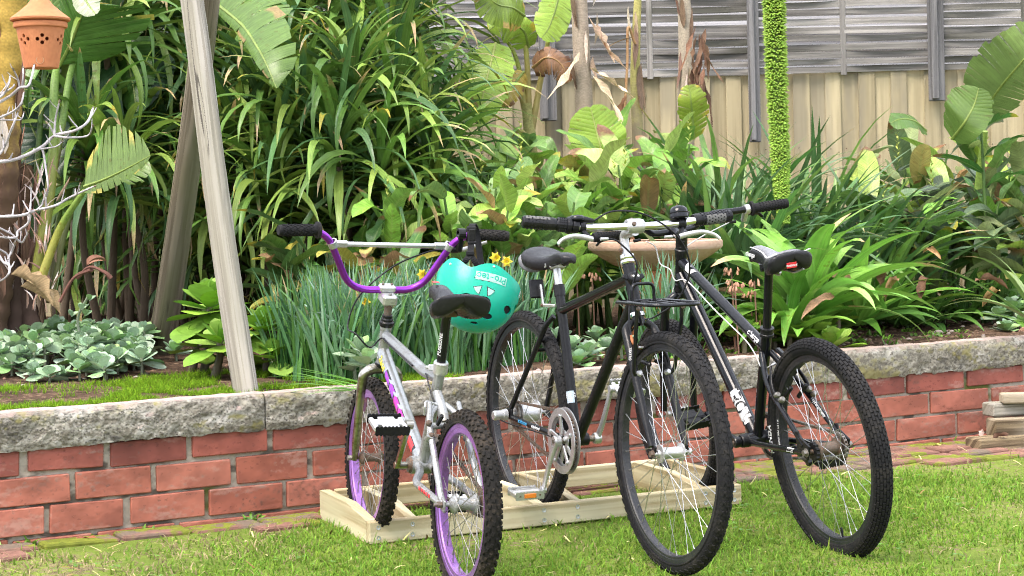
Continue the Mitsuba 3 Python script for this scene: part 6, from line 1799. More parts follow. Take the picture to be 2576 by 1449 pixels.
for k in range(26):                                                       # dead brown leaves low in the thicket
    u, Y = R_(1050, 2500), R_(7.6, 8.6)
    dl = thing('dead_leaf', 'withered brown leaf hanging low among the ginger and canna stems', 'leaf', 'withered leaves in the thicket')
    labels.pop(dl); _prefixes.discard(dl)
    p = bed_at(u, Y) + A(0, 0, R_(.05, .4))
    m = leaf(p, R_(0, 6.28), R_(-.5, .8), R_(.12, .26), R_(.04, .08), R_(.3, 1.8), 9, R_(.5, 1.1), R_(-1, 1), shade(G(.17, .095, .055) if k % 3 else G(.26, .17, .08), .6, 1.3), prof='blade', wave=.012, m=5)
    q = put('dead_leaf', (m[0], m[1]), 'matte', smooth=True, uv=m[2])
    w_ = 'among the ginger stems left of the bird bath' if u < 1480 else 'among the stems behind the bird bath' if u < 1830 else 'below the flower spike' if u < 2130 else 'among the canna stems at the right'
    labels[q] = {'label': 'withered brown leaf hanging low ' + w_, 'category': 'leaf', 'group': 'withered leaves ' + w_}

# ------------------------------------------------------------------ strap-leaved clumps
def clump(key, u, Y, n, L, W, e, droop, cols, dz=0., spread=.06, tipc=None, prof='strap', n_seg=10, fold=(.15, .45), mid=.06):
    b = bed_at(u, Y) + A(0, 0, dz)
    for k in range(n):
        a = k * 2.399 + R_(-.3, .3)
        r = k / n
        c = shade(cols[int(R_(0, len(cols)))], .78, 1.25)
        tip = shade(STRAW) if R_(0, 1) < .15 else None
        put_leaf(leaf(b + A(math.cos(a), math.sin(a), 0) * spread * r, a, e[0] + (e[1] - e[0]) * r + R_(-.12, .12), L * R_(.75, 1.15), W * R_(.8, 1.15), R_(*droop), n_seg, R_(*fold), R_(-.35, .35), c, tip, R_(.05, .2), prof, mid=mid, power=R_(1.2, 2), bend=R_(-.25, .25)), key)


AG = [(.08, .17, .05), (.06, .13, .045), (.13, .23, .055), (.10, .17, .085)]
AL = ['left of the hung trunk', 'under the bell', 'behind the mountain bicycle stem', 'behind the right silver grip', 'at the foot of the flower spike', 'right of the flower spike foot', 'above the black saddle', 'right above the black saddle', 'tall behind the bell', 'low behind the silver handlebar', 'in the back row right of the spike', 'beside the cannas']
for ii, (u, Y, n, L) in enumerate(((1730, 8.7, 50, .86), (1790, 8.5, 54, .90), (1850, 8.8, 56, 1.02), (1885, 8.4, 50, .80), (1950, 8.9, 54, .92), (2020, 8.8, 52, .86), (2090, 9.0, 48, .84), (2150, 8.8, 46, .72), (1815, 9.1, 44, 1.12), (1770, 8.3, 40, .66), (2060, 9.3, 46, 1.0), (2200, 8.9, 40, .76))):
    k = thing('agapanthus', 'clump of dark strap leaves ' + AL[ii], 'plant', 'strap leaved clumps by the flower spike')
    clump(k, u, Y, n, L, .043, (1.5, .75), (.5, 1.9), AG, .10, .09)
lily = thing('spider_lily', 'big bright yellow green clump of broad strap leaves right of the mountain bicycle handlebar', 'plant')
clump(lily, 2030, 7.9, 36, .60, .098, (1.42, .2), (.6, 1.7), [(.155, .315, .05), (.115, .25, .04), (.20, .36, .085)], .13, .07, mid=.1, n_seg=12)
for (u, Y, L, lb) in ((2150, 8.2, .46, 'right behind'), (1985, 7.75, .40, 'left in front of'), (2225, 8.6, .42, 'far right of')):
    k = thing('spider_lily', f'medium clump of glossy green strap leaves {lb} the bright lily clump', 'plant', 'glossy strap clumps at the right')
    clump(k, u, Y, 26, L, .062, (1.3, .2), (.5, 1.3), [(.11, .24, .035), (.15, .29, .045), (.08, .19, .03)], .06, .05, n_seg=11)
for (u, Y, lb) in ((2330, 8.85, 'second from the left'), (2420, 8.95, 'third from the left'), (2520, 8.9, 'rightmost'), (2270, 8.8, 'leftmost')):
    k = thing('agapanthus', f'low clump of narrow green leaves before the cannas, {lb}', 'plant', 'low strap clumps before the cannas')
    clump(k, u, Y, 24, R_(.3, .42), .042, (1.3, .2), (.5, 1.3), [(.07, .16, .025), (.05, .12, .025)], .02, .05)
edge = thing('agapanthus', 'arching pale leaf clump cut by the right edge of the picture', 'plant')
clump(edge, 2610, 7.9, 18, .5, .04, (1.2, .3), (.5, 1.2), [(.12, .22, .05), (.16, .24, .08)], .08)

# ------------------------------------------------------------------ daffodils
YELL = G(.75, .58, .03)
def flower(parent, p, face, r=.034):
    f = unit(face); x = unit(np.cross(f, UPZ)); y = np.cross(f, x)
    ms = []
    for k in range(6):
        a = k * math.pi / 3
        d = x * math.cos(a) + y * math.sin(a); s = np.cross(f, d)
        v = np.array([p, p + d * r * .5 + s * r * .3 + f * .003, p + d * r * .5 - s * r * .3 + f * .003, p + d * r + f * .001])
        ms.append((v, np.array([[0, 1, 2], [1, 3, 2]]), pal_uv(YELL * A(1, 1.05, 2.2), 4)))
    t = turned(lathe([(.005, 0), (.008, .010), (.010, .018), (.013, .022)], 12, False), f, p)
    ms.append((t[0], t[1], pal_uv(G(.70, .56, .04), len(t[0]))))
    put_leaf(cat_c(ms), parent, 'flower')


DC = [(.09, .18, .11), (.13, .23, .15), (.065, .145, .075), (.10, .21, .06), (.19, .28, .22)]
DAFF = [(740, 6.95, 60), (800, 6.8, 80), (850, 6.7, 110), (905, 6.75, 110), (960, 6.9, 110), (1010, 7.05, 110), (1060, 6.95, 110), (1110, 7.0, 110), (1160, 7.1, 110), (1210, 7.2, 100), (1265, 7.25, 90), (1310, 7.35, 80), (880, 7.15, 90), (1000, 7.3, 80), (1120, 7.4, 80), (1230, 7.5, 70), (1655, 7.42, 60), (1705, 7.5, 40)]
FL = [(910, 745), (922, 760), (938, 765), (905, 752), (1062, 690), (1108, 640), (1122, 646), (1245, 648), (1275, 658)]
for i, (u, Y, n) in enumerate(DAFF):
    k = thing('daffodil', ('dense blue green daffodil clump, ' + ('front row, ' + ('first', 'second', 'third', 'fourth', 'fifth', 'sixth', 'seventh', 'eighth', 'ninth', 'tenth', 'eleventh', 'twelfth')[i] if i < 12 else 'back row, ' + ('first', 'second', 'third', 'fourth')[i - 12]) + ' from the left') if u < 1500 else ('sparse daffodil leaves in front of the bird bath pedestal', 'sparse daffodil leaves right of the bird bath pedestal')[i - 16], 'plant', 'daffodil clumps behind the coping' if u < 1500 else 'daffodils between the black bicycles')
    b = bed_at(u, Y)
    ms = []
    for j in range(int(n * 1.15)):
        q = b + A(R_(-.085, .085), R_(-.10, .10), -.01)
        ms.append(leaf(q, R_(0, 6.28), R_(1.2, 1.56), R_(.30, .47), R_(.011, .018), R_(-.05, .5) if R_(0, 1) < .85 else R_(.8, 1.8), 7, .4, R_(-1.5, 1.5), shade(DC[int(R_(0, 5))] if u > 800 else DC[2 + j % 2], .7, 1.25) * (1 if R_(0, 1) < .96 else 1), shade(STRAW) if R_(0, 1) < .06 else None, .2, 'needle', power=R_(1.2, 2.5)))
    put_leaf(cat_c(ms), k, 'leaves', 'leaf', kind='stuff')
    for (fu, fv) in FL:
        if abs(fu - u) < 26 and Y < 7.28 and R_(0, 1) < .8:
            p = at(fu, fv, Y - .06)
            put_tube('flower_stem', spline([A(p[0] * .3 + b[0] * .7, Y, b[2]), A(p[0], Y - .02, p[2] - .06), p + A(0, .015, .006)], 6), .0028, (.09, .18, .05), k, sides=5)
            flower(k, p, A(R_(-.6, .6), -1, R_(-.1, .2)), R_(.019, .026))
fallen = thing('daffodil', 'flattened green daffodil leaves lying on the grass strip behind the BMX bicycle', 'plant')
for j in range(16):
    b = on_level(R_(860, 930), R_(960, 985), .45)
    put_leaf(leaf(b, math.pi + R_(-.35, .35), R_(.05, .3), R_(.14, .3), .011, R_(.1, .4), 6, .3, 0, shade(G(.10, .22, .05)), None, prof='needle'), fallen)

# ------------------------------------------------------------------ succulents
def rosette(key, p, n, L, W, cols, e=(1.3, .1), up=.3, thick='spoon', fold=.28, tipc=None, rollv=.15):
    for k in range(n):
        a = k * 2.399 + R_(-.2, .2)
        r = k / n
        c = shade(cols[int(R_(0, len(cols)))], .82, 1.2)
        put_leaf(leaf(p + A(0, 0, -.25 * L * r), a, e[0] + (e[1] - e[0]) * r, L * (.45 + .6 * r) * R_(.9, 1.1), W * (.5 + .55 * r) * R_(.9, 1.1), -up * R_(.3, 1.2), 9, fold, R_(-rollv, rollv), c, tipc, .1, thick, m=5), key, mat='waxy')


KC = [(.27, .38, .24), (.24, .35, .21), (.32, .42, .30), (.22, .36, .14)]
spots = [(R_(-20, 372), R_(800, 935)) for _ in range(104)]
for u, v_ in spots:
    if u > 300 and v_ > 915: v_ -= 40
    Y = 8.0 - 1.15 * np.clip((v_ - 790) / 150, 0, 1) + R_(-.05, .05)
    r_, c_ = ('back', 'middle', 'front')[int(np.clip((v_ - 800) / 45, 0, 2))], ('at the left edge', 'left of the dead stalks', 'in the middle', 'right of the middle', 'nearest the dark pole')[int(np.clip((u + 20) / 79, 0, 4))]
    k = thing('kalanchoe', f'grey green succulent, {r_} row of the carpet, {c_}', 'plant', f'left succulents {r_} row {c_}')
    p = at(u, v_, Y)
    f = A(p[0], p[1], bed_at(u, Y)[2] - .01)
    p[2] = f[2] + R_(.03, .085) + .085 * np.clip((925 - v_) / 130, 0, 1)
    put_tube('stem', [f, (f + p) / 2, p], .006, (.2, .22, .15), k, sides=6)
    rosette(k, p, int(R_(8, 12)), R_(.07, .098), R_(.062, .085), KC, (1.35, -.45), .12, fold=.1, rollv=.6)
for pts in ([(205, 860, 7.5), (196, 800, 7.5), (222, 745, 7.45)],):
    k = thing('kalanchoe', 'single tall grey succulent shoot above the succulent carpet', 'plant')
    put_tube('stem', spline([at(*p) for p in pts], 6), .006, (.22, .26, .18), k, sides=6)
    for uu, vv in ((180, 792), (225, 752), (205, 775), (215, 790)): rosette(k, at(uu, vv, 7.45), 4, .045, .035, KC, (1.2, .3))
AC = [(.20, .35, .04), (.16, .30, .035), (.25, .40, .07), (.13, .26, .035)]
for (u, v_, Y, L, n, lb) in ((508, 760, 7.15, .21, 22, 'large glossy green rosette succulent left of the pale pole'), (535, 850, 6.9, .17, 14, 'lower drooping green rosette against the pale pole'), (475, 860, 7.1, .14, 12, 'small green rosette behind the big rosette succulent'),
                          (665, 820, 7.05, .17, 18, 'green rosette succulent right of the pale pole'), (690, 890, 6.95, .14, 12, 'low green rosette below the right hand rosette'), (622, 870, 7.2, .14, 12, 'green rosette half hidden behind the pale pole')):
    k = thing('aeonium', lb, 'plant')
    p = at(u + (18 if u < 560 else 0), v_, Y)
    f = bed_at(u, Y + .05)
    put_tube('stem', [f, (f + p) / 2 + A(.01, 0, 0), p], [.018, .014, .012], (.14, .12, .08), k, sides=8)
    rosette(k, p, n, L, L * .80, AC, (1.35, -.75), .2, fold=.18)
for i in range(17):
    u = 1860 + 260 * ((i * .618) % 1)
    Y = R_(7.55, 8.2)
    w_ = ('behind the mountain bicycle down tube', 'behind the mountain bicycle top tube', 'behind the mountain bicycle seat tube', 'right of the mountain bicycle seat post')[int(np.clip((u - 1860) / 66, 0, 3))]
    k = thing('aeonium', 'bright green rosette succulent growing ' + w_, 'plant', 'green rosettes ' + w_)
    p = bed_at(u, Y) + A(0, 0, R_(.03, .13))
    put_tube('stem', [bed_at(u, Y), p], .012, (.16, .14, .08), k, sides=6)
    rosette(k, p, 15, R_(.11, .15), R_(.08, .10), AC, (1.3, -.1), .2)
for (u, v_, Y, n) in [(1440, 870, 7.15, 8), (1480, 885, 7.1, 9), (1525, 870, 7.2, 10), (1560, 850, 7.3, 8), (1500, 845, 7.35, 8), (1455, 905, 7.05, 8), (905, 880, 6.55, 7), (925, 905, 6.5, 7), (890, 920, 6.6, 6), (2515, 790, 8.7, 10), (2550, 770, 8.7, 10), (2575, 805, 8.6, 10), (2530, 825, 8.5, 9), (2560, 735, 8.8, 8), (1410, 850, 7.25, 8), (440, 880, 7.6, 6)]:
    k = thing('kalanchoe', 'grey green round leaved succulent ' + ('at the right end of the bed' if u > 2000 else 'behind the city bicycle rear wheel' if u > 1300 else 'behind the BMX head tube' if u > 600 else 'between the two timber poles'), 'plant', 'grey succulents ' + ('right' if u > 2000 else 'middle' if u > 1300 else 'by the BMX' if u > 600 else 'by the poles'))
    p = at(u, v_, Y)
    put_tube('stem', [bed_at(u, Y), p], .007, (.2, .24, .15), k, sides=6)
    rosette(k, p, n + 3, R_(.085, .11), R_(.065, .085), KC, (1.3, -.2), .3)
for i in range(7):                                                       # pink-orange kalanchoe blooms
    u, v_ = (R_(1830, 1900), R_(660, 740)) if i < 5 else (R_(1400, 1560), R_(640, 720))
    Y = R_(7.5, 7.8)
    k = thing('kalanchoe_bloom', 'small salmon pink hanging bell flowers on a thin stalk behind the black bicycles', 'flower', 'salmon bell flowers')
    p = at(u, v_, Y)
    put_tube('stalk', spline([bed_at(u + 6, Y), p * .5 + bed_at(u + 6, Y) * .5, p], 5), .004, (.22, .12, .08), k, sides=5)
    ms = []
    for j in range(9):
        a = R_(0, 6.28)
        b = p + A(math.cos(a), math.sin(a), 0) * R_(.008, .035) + A(0, 0, R_(-.01, .012))
        t = turned(lathe([(.001, 0), (.004, .006), (.0055, .014), (.004, .020)], 8, False), A(.3 * math.cos(a), .3 * math.sin(a), -1), b)
        ms.append((t[0], t[1], pal_uv(shade(G(.50, .27, .17)), len(t[0]), .5)))
    put_leaf(cat_c(ms), k, 'flower', 'waxy')

# ------------------------------------------------------------------ foxtail flower spike
fs = thing('flower_spike', 'tall upright lime green bristly foxtail flower spike rising out of the frame', 'flower spike')
P = spline([at(1972, 560, 8.35), at(1966, 470, 8.35), at(1962, 380, 8.35), at(1956, 250, 8.35), at(1950, 100, 8.35), at(1946, -20, 8.35), at(1930, -160, 8.3)], 12)
put_tube('stem', P, [.022, .02, .016], (.16, .26, .05), fs, sides=10)
prof_ = np.interp(np.linspace(0, 1, len(P)), [0, .12, .3, .6, .85, 1], [.030, .040, .048, .056, .056, .05])
BRI = []
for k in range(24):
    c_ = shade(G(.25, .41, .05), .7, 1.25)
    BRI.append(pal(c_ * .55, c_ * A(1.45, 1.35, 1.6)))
ms = []
for k in range(5600):
    t = (k + .5) / 5600 * (len(P) - 1)
    i0 = int(t); c = P[i0] + (P[min(i0 + 1, len(P) - 1)] - P[i0]) * (t - i0)
    a = k * 2.39996
    d = unit(A(math.cos(a), math.sin(a), R_(-.35, .15)))
    r0, r1 = .012, prof_[i0] * R_(.82, 1.1)
    s = np.cross(d, UPZ) * .0036; u_ = UPZ * .0036
    q = c + d * r1 * .80
    v = np.array([c + d * r0, q + s + u_, q - s + u_, q - s - u_, q + s - u_, c + d * r1])
    f = np.array([[0, 1, 2], [0, 2, 3], [0, 3, 4], [0, 4, 1], [5, 2, 1], [5, 3, 2], [5, 4, 3], [5, 1, 4]])
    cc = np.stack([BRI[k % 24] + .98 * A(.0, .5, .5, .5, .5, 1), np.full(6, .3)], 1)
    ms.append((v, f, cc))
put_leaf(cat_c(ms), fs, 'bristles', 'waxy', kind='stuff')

# ------------------------------------------------------------------ terracotta bird bath
bb_ = thing('bird_bath', 'wide terracotta bird bath bowl on a brick red pedestal behind the bicycles', 'bird bath')
bc = at(1648, 610, 7.85); gz = bed_at(1648, 7.85)[2]
R0 = .285
put('bowl', (lambda m: (m[0] + A(bc[0], bc[1], bc[2]), m[1]))(lathe([(0, -.035), (R0 * .55, -.03), (R0 * .86, -.012), (R0 * .93, .004), (R0 * .99, .006), (R0, 0), (R0, -.022), (R0 * .96, -.034), (R0 * .86, -.055), (R0 * .62, -.095), (R0 * .30, -.118), (0, -.12)], 56, False)), 'pale_terracotta', bb_, smooth=35)
put('rim', (lambda m: (m[0] + A(bc[0], bc[1], bc[2]), m[1]))(lathe([(R0 * .90, .006), (R0 * .985, .0105), (R0 * 1.012, .004), (R0 * 1.015, -.018), (R0 * .99, -.028)], 56, False)), 'pink_terracotta', bb_)
hped = bc[2] - .118 - gz
put('pedestal', (lambda m: (m[0] + A(bc[0], bc[1], gz), m[1]))(lathe([(.14, 0), (.14, .03), (.115, .05), (.095, hped * .5), (.082, hped * .8), (.09, hped), (0, hped)], 36, False)), 'terracotta', bb_, smooth=35)

# ------------------------------------------------------------------ hanging terracotta lantern
ln = thing('hanging_lantern', 'terracotta hanging lantern with a conical lid and pierced flower holes', 'lantern')
lc = at(104, 172, 6.5)
po = m3.Manifold(m3.Mesh(*(lambda q: (np.asarray(q.vertices, np.float32), np.asarray(q.faces, np.uint32)))(trimesh.creation.revolve([(0, 0), (.059, 0), (.061, .004), (.084, .142), (.092, .144), (.094, .148), (.094, .160), (.091, .164), (.082, .164), (.078, .155), (.056, .012), (0, .012)], sections=64))))
for az_ in (-1.25, -2.15, -.2, 1.3, 2.6):
    for dx, dz_ in ((-.016, 0), (.016, .001), (0, .013), (0, -.012)):
        r_ = .073
        a = az_ + dx / r_
        cyl = m3.Manifold.cylinder(.06, .0068, .0068, 14, True).transform(np.column_stack([A(-math.sin(a), math.cos(a), 0), A(0, 0, 1), A(math.cos(a), math.sin(a), 0), A(.07 * math.cos(a), .07 * math.sin(a), .098 + dz_)])[:3])
        po -= cyl
pm = mesh_of(po)
put('pot', (pm[0] + lc, pm[1]), 'terracotta', ln, smooth=30)
put('lid', (lambda m: (m[0] + lc + A(0, 0, .170), m[1]))(lathe([(0, -.004), (.098, -.004), (.104, 0), (.105, .006), (.100, .011), (.075, .030), (.045, .056), (.026, .082), (.020, .10), (.012, .108), (0, .109)], 56, False)), 'terracotta', ln, smooth=35)
put('emblem', (lambda m: (m[0] @ np.array([unit(A(1, .2, 0)), UPZ, A(.2, -1, 0)]) + lc + A(.012, -.0635, .024), m[1]))(lathe([(.012, 0), (.0128, .001), (.0136, 0)], 20)), 'pale_terracotta', ln)
put('cord', tube([lc + A(0, 0, .27), lc + A(0, 0, .62)], .003, 6)[:2], 'old_timber', ln)
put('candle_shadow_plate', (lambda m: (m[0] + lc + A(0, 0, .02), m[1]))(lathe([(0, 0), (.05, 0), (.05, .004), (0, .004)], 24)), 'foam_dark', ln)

# ------------------------------------------------------------------ bare pale branches at the left edge
bt = thing('bare_frangipani', 'bare whitish frangipani branches reaching in from the left edge', 'tree')
K = .5016
BR = [([(-60, 815), (75, 800), (205, 740), (275, 680), (375, 655), (440, 610), (468, 540)], 13, 6.4), ([(275, 682), (350, 690), (440, 680), (466, 630)], 8, 6.38), ([(272, 684), (278, 600), (297, 512)], 8, 6.4), ([(268, 668), (250, 632), (238, 618)], 6, 6.42), ([(205, 748), (280, 735), (310, 712)], 6, 6.4),
      ([(205, 738), (218, 770), (230, 850), (240, 950), (215, 1020), (180, 1056)], 8, 6.43), ([(-60, 1086), (95, 1082), (180, 1055), (280, 1030), (350, 990), (475, 934)], 11, 6.35), ([(348, 992), (385, 970), (402, 922)], 7, 6.34), ([(150, 1066), (155, 1000), (157, 935)], 7, 6.35), ([(152, 1068), (140, 1120), (90, 1160), (75, 1192), (-40, 1185)], 10, 6.37), ([(74, 1190), (108, 1216), (128, 1190), (142, 1162)], 8, 6.36),
      ([(-60, 545), (50, 482), (100, 440), (140, 432), (160, 382), (172, 325)], 11, 6.3), ([(100, 442), (88, 392), (68, 350)], 7, 6.28), ([(112, 436), (116, 380), (117, 340)], 7, 6.3), ([(-60, 615), (60, 562), (105, 520), (120, 462)], 9, 6.33), ([(-40, 600), (90, 602), (112, 590), (120, 565)], 6, 6.34), ([(-20, 790), (20, 742), (60, 640), (92, 560)], 10, 6.36), ([(-20, 500), (20, 470), (45, 420), (50, 380)], 9, 6.3), ([(18, 742), (16, 700), (10, 680)], 6, 6.36),
      ([(-30, 1240), (15, 1312), (45, 1330), (45, 1370), (15, 1402), (-30, 1418)], 10, 6.32), ([(44, 1328), (38, 1278), (-20, 1240)], 9, 6.33), ([(40, 1300), (60, 1255), (75, 1222)], 7, 6.33), ([(-30, 1130), (60, 1175), (74, 1190)], 8, 6.36), ([(-30, 480), (10, 468), (60, 440), (72, 424)], 8, 6.29)]
for pts, wpx, Y in BR:
    P = spline([at(x * K, y * K, Y + R_(-.03, .03) * i) for i, (x, y) in enumerate(pts)], 8)
    r = wpx * K / F * Y * .72
    n_ = len(P)
    rr = np.linspace(r, r * .62, n_) * (1 + .14 * (meshkit.noise(np.arange(n_)[:, None] * A(.9, 0, 0) + P * 3, 4) - .5))
    rr[::5] *= 1.13
    rr = np.r_[rr[:-3], rr[-3:] * A(1.12, 1.0, .45)]
    for i in range(6, n_ - 3, 7):
        if R_(0, 1) < .6:
            d_ = unit(A(R_(-.8, .8), R_(-.8, .8), R_(.1, 1)))
            L_ = R_(.012, .05)
            put('twig', tube([P[i], P[i] + d_ * L_ * .6 + UPZ * .003, P[i] + d_ * L_ + UPZ * .010], [rr[i] * .6, rr[i] * .55, rr[i] * .35], 6)[:2], 'bark_pale', bt)
    m = tube(P, rr, 10)
    put('branch', m[:2], 'bark_pale', bt)
    put('bud', toward(lathe([(0, .016), (.003, .010), (.004, .004), (.0035, 0)], 7, False), P[-1] - P[-2], P[-1] - unit(P[-1] - P[-2]) * .003), 'old_timber', bt)
# ================================================================== grass, weeds and litter
def blades(P, L, W, col, bendy, seed, seg=2):
    """grass blades as one mesh: P roots (n, 3), lengths, widths, colours (n, 3)"""
    r = np.random.default_rng(seed)
    n = len(P)
    az, tw = r.uniform(0, 2 * np.pi, n), r.uniform(0, 2 * np.pi, n)
    h = np.stack([np.cos(az), np.sin(az), 0 * az], 1)
    s = np.stack([np.cos(tw), np.sin(tw), 0 * az], 1) * (W / 2)[:, None]
    e = np.clip(bendy * r.uniform(.3, 1.6, n), 0, 1.45)
    mid = P + (h * np.sin(e * .6)[:, None] + UPZ * np.cos(e * .6)[:, None]) * (L * .5)[:, None]
    tip = mid + (h * np.sin(e * 1.25)[:, None] + UPZ * np.cos(e * 1.25)[:, None]) * (L * .5)[:, None]
    v = np.stack([P - s, P + s, mid - s * .85, mid + s * .85, tip], 1).reshape(-1, 3)
    k = (np.arange(n) * 5)[:, None]
    f = np.concatenate([k + np.array([[0, 1, 3]]), k + np.array([[0, 3, 2]]), k + np.array([[2, 3, 4]])], 0)
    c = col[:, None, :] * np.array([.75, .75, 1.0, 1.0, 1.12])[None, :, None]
    return v, f, np.clip(c.reshape(-1, 3), .003, .9)


g = np.random.default_rng(11)
N = 330000
t_ = g.uniform(-2.9, 4.2, N); o_ = .08 + 4.2 * g.uniform(0, 1, N) ** 1.15
P = W0 + t_[:, None] * DW + o_[:, None] * NW
near_path = np.clip((o_ - path_edge(t_) + .02 + .12 * (meshkit.fbm(P * A(5, 5, 0), 3, 4) - .5)) / .22, 0, 1)
patch_ = meshkit.fbm(np.stack([P[:, 0] * 2.3, P[:, 1] * 2.3, 0 * t_], 1), 4, 3)
fine = meshkit.fbm(np.stack([P[:, 0] * 9, P[:, 1] * 9, 0 * t_], 1), 3, 8)
left = np.clip((-.1 - P[:, 0]) / 1.2, 0, 1) * np.clip((1.3 - o_) / .8, .25, 1)
keep = (g.uniform(0, 1, N) < near_path * np.clip(.30 + 1.7 * (.62 - patch_ + .35 * (fine - .5)), .05, 1)) & (P[:, 1] > 4.4) & (np.abs(P[:, 0] - .2) < .55 * P[:, 1] * .62 + .35)
P, patch_, fine, left, o_ = P[keep], patch_[keep], fine[keep], left[keep], o_[keep]
n = len(P)
P[:, 2] = ground_z(P[:, 0], P[:, 1]) - .003
dry = np.clip((patch_ - .50) * 5 + .75 * left + (fine - .5) * 1.6, .04, .85)
isdry = g.uniform(0, 1, n) < dry * (.45 + .4 * left)
green = np.array([.175, .325, .05]) * g.uniform(.6, 1.3, (n, 1)) * (1 + g.uniform(-.12, .12, (n, 3))) + np.array([.05, .03, .0]) * g.uniform(0, 1, (n, 1))
straw = np.array([.44, .36, .20]) * g.uniform(.55, 1.25, (n, 1))
col = np.where(isdry[:, None], straw, green)
L = g.uniform(.014, .038, n) * (1 + .5 * (fine - .5)); L = np.where(g.uniform(0, 1, n) < .03, L * 1.7, L)
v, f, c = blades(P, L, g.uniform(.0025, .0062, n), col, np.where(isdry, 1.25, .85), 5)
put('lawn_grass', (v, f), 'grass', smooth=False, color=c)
labels['lawn_grass'] = {'label': 'short mown green lawn with dry straw patches in front of the wall', 'category': 'grass', 'kind': 'stuff'}

# grass strip behind the coping, left half
N = 90000
t_ = g.uniform(-2.9, -.15, N); o_ = -g.uniform(.085, 1.55, N)
P = W0 + t_[:, None] * DW + o_[:, None] * NW
P[:, 2] = bed_z(P[:, 0], P[:, 1]) - .003
nz = meshkit.fbm(np.stack([P[:, 0] * 3, P[:, 1] * 3, 0 * t_], 1), 4, 6)
lim = 1.02 + .35 * (nz - .5) * 2 - .35 * np.clip((t_ + .9) / .7, 0, 1)
keep = (-o_ < lim) & (nz < .64) & (g.uniform(0, 1, N) < np.clip((lim + o_) * 6, 0.1, 1))
bare = ((P[:, 0] + 1.62) / .24) ** 2 + ((P[:, 1] - 6.45) / .30) ** 2 < 1
keep &= ~(bare & (g.uniform(0, 1, N) < .9))
P = P[keep]; n = len(P)
green = np.array([.19, .34, .025]) * g.uniform(.6, 1.25, (n, 1)) * (1 + g.uniform(-.1, .1, (n, 3)))
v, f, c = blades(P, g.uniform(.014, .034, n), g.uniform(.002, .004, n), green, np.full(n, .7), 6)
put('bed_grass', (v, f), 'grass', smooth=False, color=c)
labels['bed_grass'] = {'label': 'bright green grass strip behind the coping at the left', 'category': 'grass', 'kind': 'stuff'}

# clover and bits of dry thatch in the lawn
ms = []
for k in range(420):
    c0 = wall_pt(R_(-2.3, 3.8), R_(.5, 3.0), 0)
    if k >= 60 and k % 7: c0 = last + A(R_(-.10, .10), R_(-.10, .10), 0)
    last = c0
    c0 = c0.copy(); c0[2] = float(ground_z(np.array([c0[0]]), np.array([c0[1]]))[0]) + R_(.008, .022)
    cc = shade(G(.12, .25, .045), .7, 1.25); a0 = R_(0, 6.28)
    for j in range(3): ms.append(leaf(c0, a0 + j * 2.094, R_(-.1, .4), R_(.008, .014), R_(.009, .014), .2, 5, .15, 0, cc, prof='spoon'))
m = cat_c(ms)
put('clover', (m[0], m[1]), 'leaf', smooth=True, uv=m[2])
labels['clover'] = {'label': 'small clover leaves scattered through the lawn', 'category': 'clover', 'kind': 'stuff'}
ms = []
for k in range(420):
    c0 = wall_pt(R_(-2.3, 3.8), .3 + 2.6 * R_(0, 1) ** 1.6, 0)
    c0[2] = float(ground_z(np.array([c0[0]]), np.array([c0[1]]))[0]) + R_(.004, .022)
    ms.append(leaf(c0, R_(0, 6.28), R_(-.2, .5), R_(.02, .07), R_(.003, .007), R_(-.3, .8), 4, .2, 0, shade(G(.42, .34, .2) if R_(0, 1) < .8 else G(.22, .12, .07), .6, 1.2), prof='needle'))
m = cat_c(ms)
put('thatch', (m[0], m[1]), 'matte', smooth=True, uv=m[2])
labels['thatch'] = {'label': 'dry straw bits lying on the lawn', 'category': 'straw', 'kind': 'stuff'}

# small weeds: along the foot of the wall and over the dug soil at the right
ms = []
for k in range(210):
    if k < 70:
        p = wall_pt(R_(-2.2, 3.6), R_(.0, .05), 0); p[2] = ground_z(p[0], p[1]) - .002
        if R_(0, 1) < .5: continue
    else:
        p = wall_pt(R_(.35, 2.9), -R_(.17, 1.2), 0); p[2] = float(bed_z(p[0], p[1])) - .003
    cc = shade(G(.11, .22, .03), .6, 1.3)
    for j in range(int(R_(5, 12))):
        ms.append(leaf(p + A(R_(-.025, .025), R_(-.025, .025), 0), R_(0, 6.28), R_(.2, 1.3), R_(.015, .04), R_(.008, .016), R_(.2, .9), 5, .2, 0, cc * R_(.8, 1.2), prof='paddle'))
m = cat_c(ms)
put('weeds', (m[0], m[1]), 'leaf', smooth=True, uv=m[2])
labels['weeds'] = {'label': 'tiny green weeds scattered over the soil and along the wall foot', 'category': 'weed', 'kind': 'stuff'}

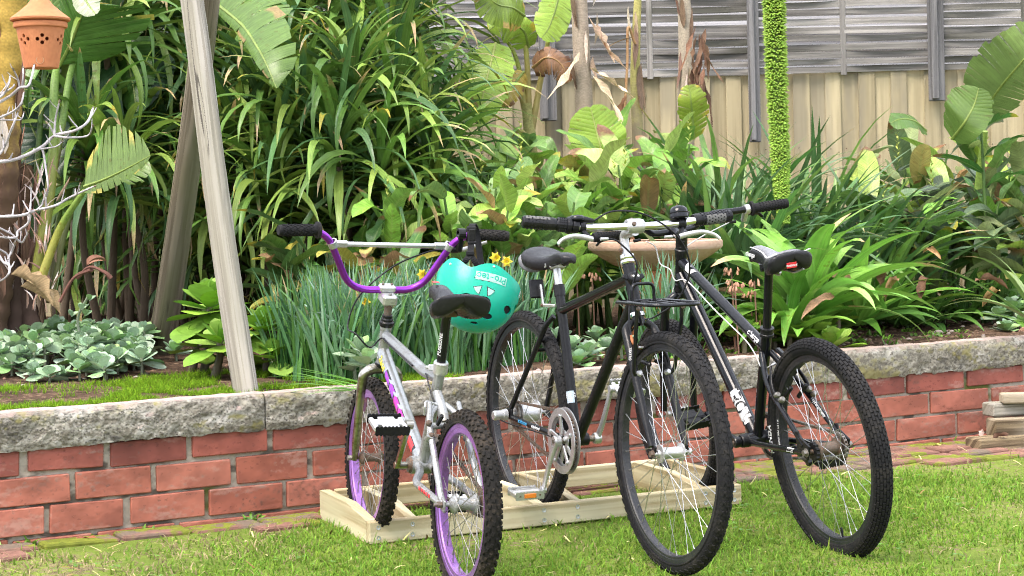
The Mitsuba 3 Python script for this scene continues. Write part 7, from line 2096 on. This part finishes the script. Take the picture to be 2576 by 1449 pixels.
# clods, bark chips and stones on the dug soil
CL = [pal(shade(b_, .6, 1.4)) + .4 for b_ in (G(.075, .047, .03), G(.18, .12, .08), G(.30, .26, .22)) for _ in range(8)]
ms = []
ico = trimesh.creation.icosphere(subdivisions=1)
iv, iff = np.array(ico.vertices), np.array(ico.faces)
for k in range(2600):
    if k < 1700: p = wall_pt(R_(-.2, 3.4), -R_(.16, 2.0), 0)
    else: p = wall_pt(R_(-2.9, .2), -R_(.95, 2.3), 0)
    p[2] = float(bed_z(p[0], p[1]))
    s = R_(.004, .014) * (1 if R_(0, 1) < .93 else 2.2)
    chip = R_(0, 1)
    q = iv * A(R_(.7, 1.4), R_(.7, 1.4), R_(.4, .9)) * s * (1 + .35 * (meshkit.noise(iv * 1.7 + k, k % 9) - .5)[:, None])
    base = G(.075, .047, .03) if chip < .6 else G(.18, .12, .08) if chip < .9 else G(.30, .26, .22)
    ms.append((q + p, iff, np.stack([CL[(0 if chip < .6 else 8 if chip < .9 else 16) + k % 8] + 0 * iv[:, 0], 0 * iv[:, 0]], 1)))
m = cat_c(ms)
put('soil_clods', (m[0], m[1]), 'matte', smooth=False, uv=m[2])
labels['soil_clods'] = {'label': 'loose clods and bark chips on the dug garden soil', 'category': 'soil', 'kind': 'stuff'}

# single fallen leaves
for k, (u, v_, zz, c, lb) in enumerate([(205, 1362, .03, (.22, .08, .04), 'curled red brown leaf at the foot of the wall on the left'), (180, 1365, .03, (.18, .07, .04), 'second curled brown leaf beside the red brown one at the wall foot'), (2340, 1128, .03, (.42, .42, .10), 'yellow leaf lying on the paving at the right'), (2480, 1118, .04, (.35, .22, .14), 'brown leaf in front of the stacked timber'), (1885, 1262, .0, (.12, .07, .05), 'dark dry leaf on the grass beside the rack end'), (330, 1398, .0, (.5, .45, .36), 'pale dry leaf on the lawn at the lower left')]):
    p = on_level(u, v_, zz) + A(0, 0, .004)
    m = leaf(p, R_(-.4, .4), .25, R_(.06, .09), .026, R_(.5, 1.2), 8, .6, R_(-.3, .3), c, prof='blade', wave=.004, m=5)
    q = put('fallen_leaf', (m[0], m[1]), 'matte', smooth=True, uv=m[2])
    labels[q] = {'label': lb, 'category': 'leaf'}
for k in range(16):
    p = on_level(2470 + R_(0, 110), 1085 + R_(0, 55), .03) + A(0, 0, R_(.003, .05))
    m = leaf(p, R_(0, 6.28), R_(0, .8), R_(.06, .10), R_(.03, .05), R_(.4, 1.5), 8, .6, R_(-.8, .8), shade(G(.17, .10, .07) if k % 3 else G(.4, .32, .28)), prof='blade', wave=.006, m=5)
    q = put('fallen_leaf', (m[0], m[1]), 'matte', smooth=True, uv=m[2])
    labels[q] = {'label': 'dry brown leaf heaped against the stacked timber', 'category': 'leaf', 'group': 'dry leaves by the timber stack'}

TAB[0] = mi.Float(np.array(PAL, np.float32).ravel())
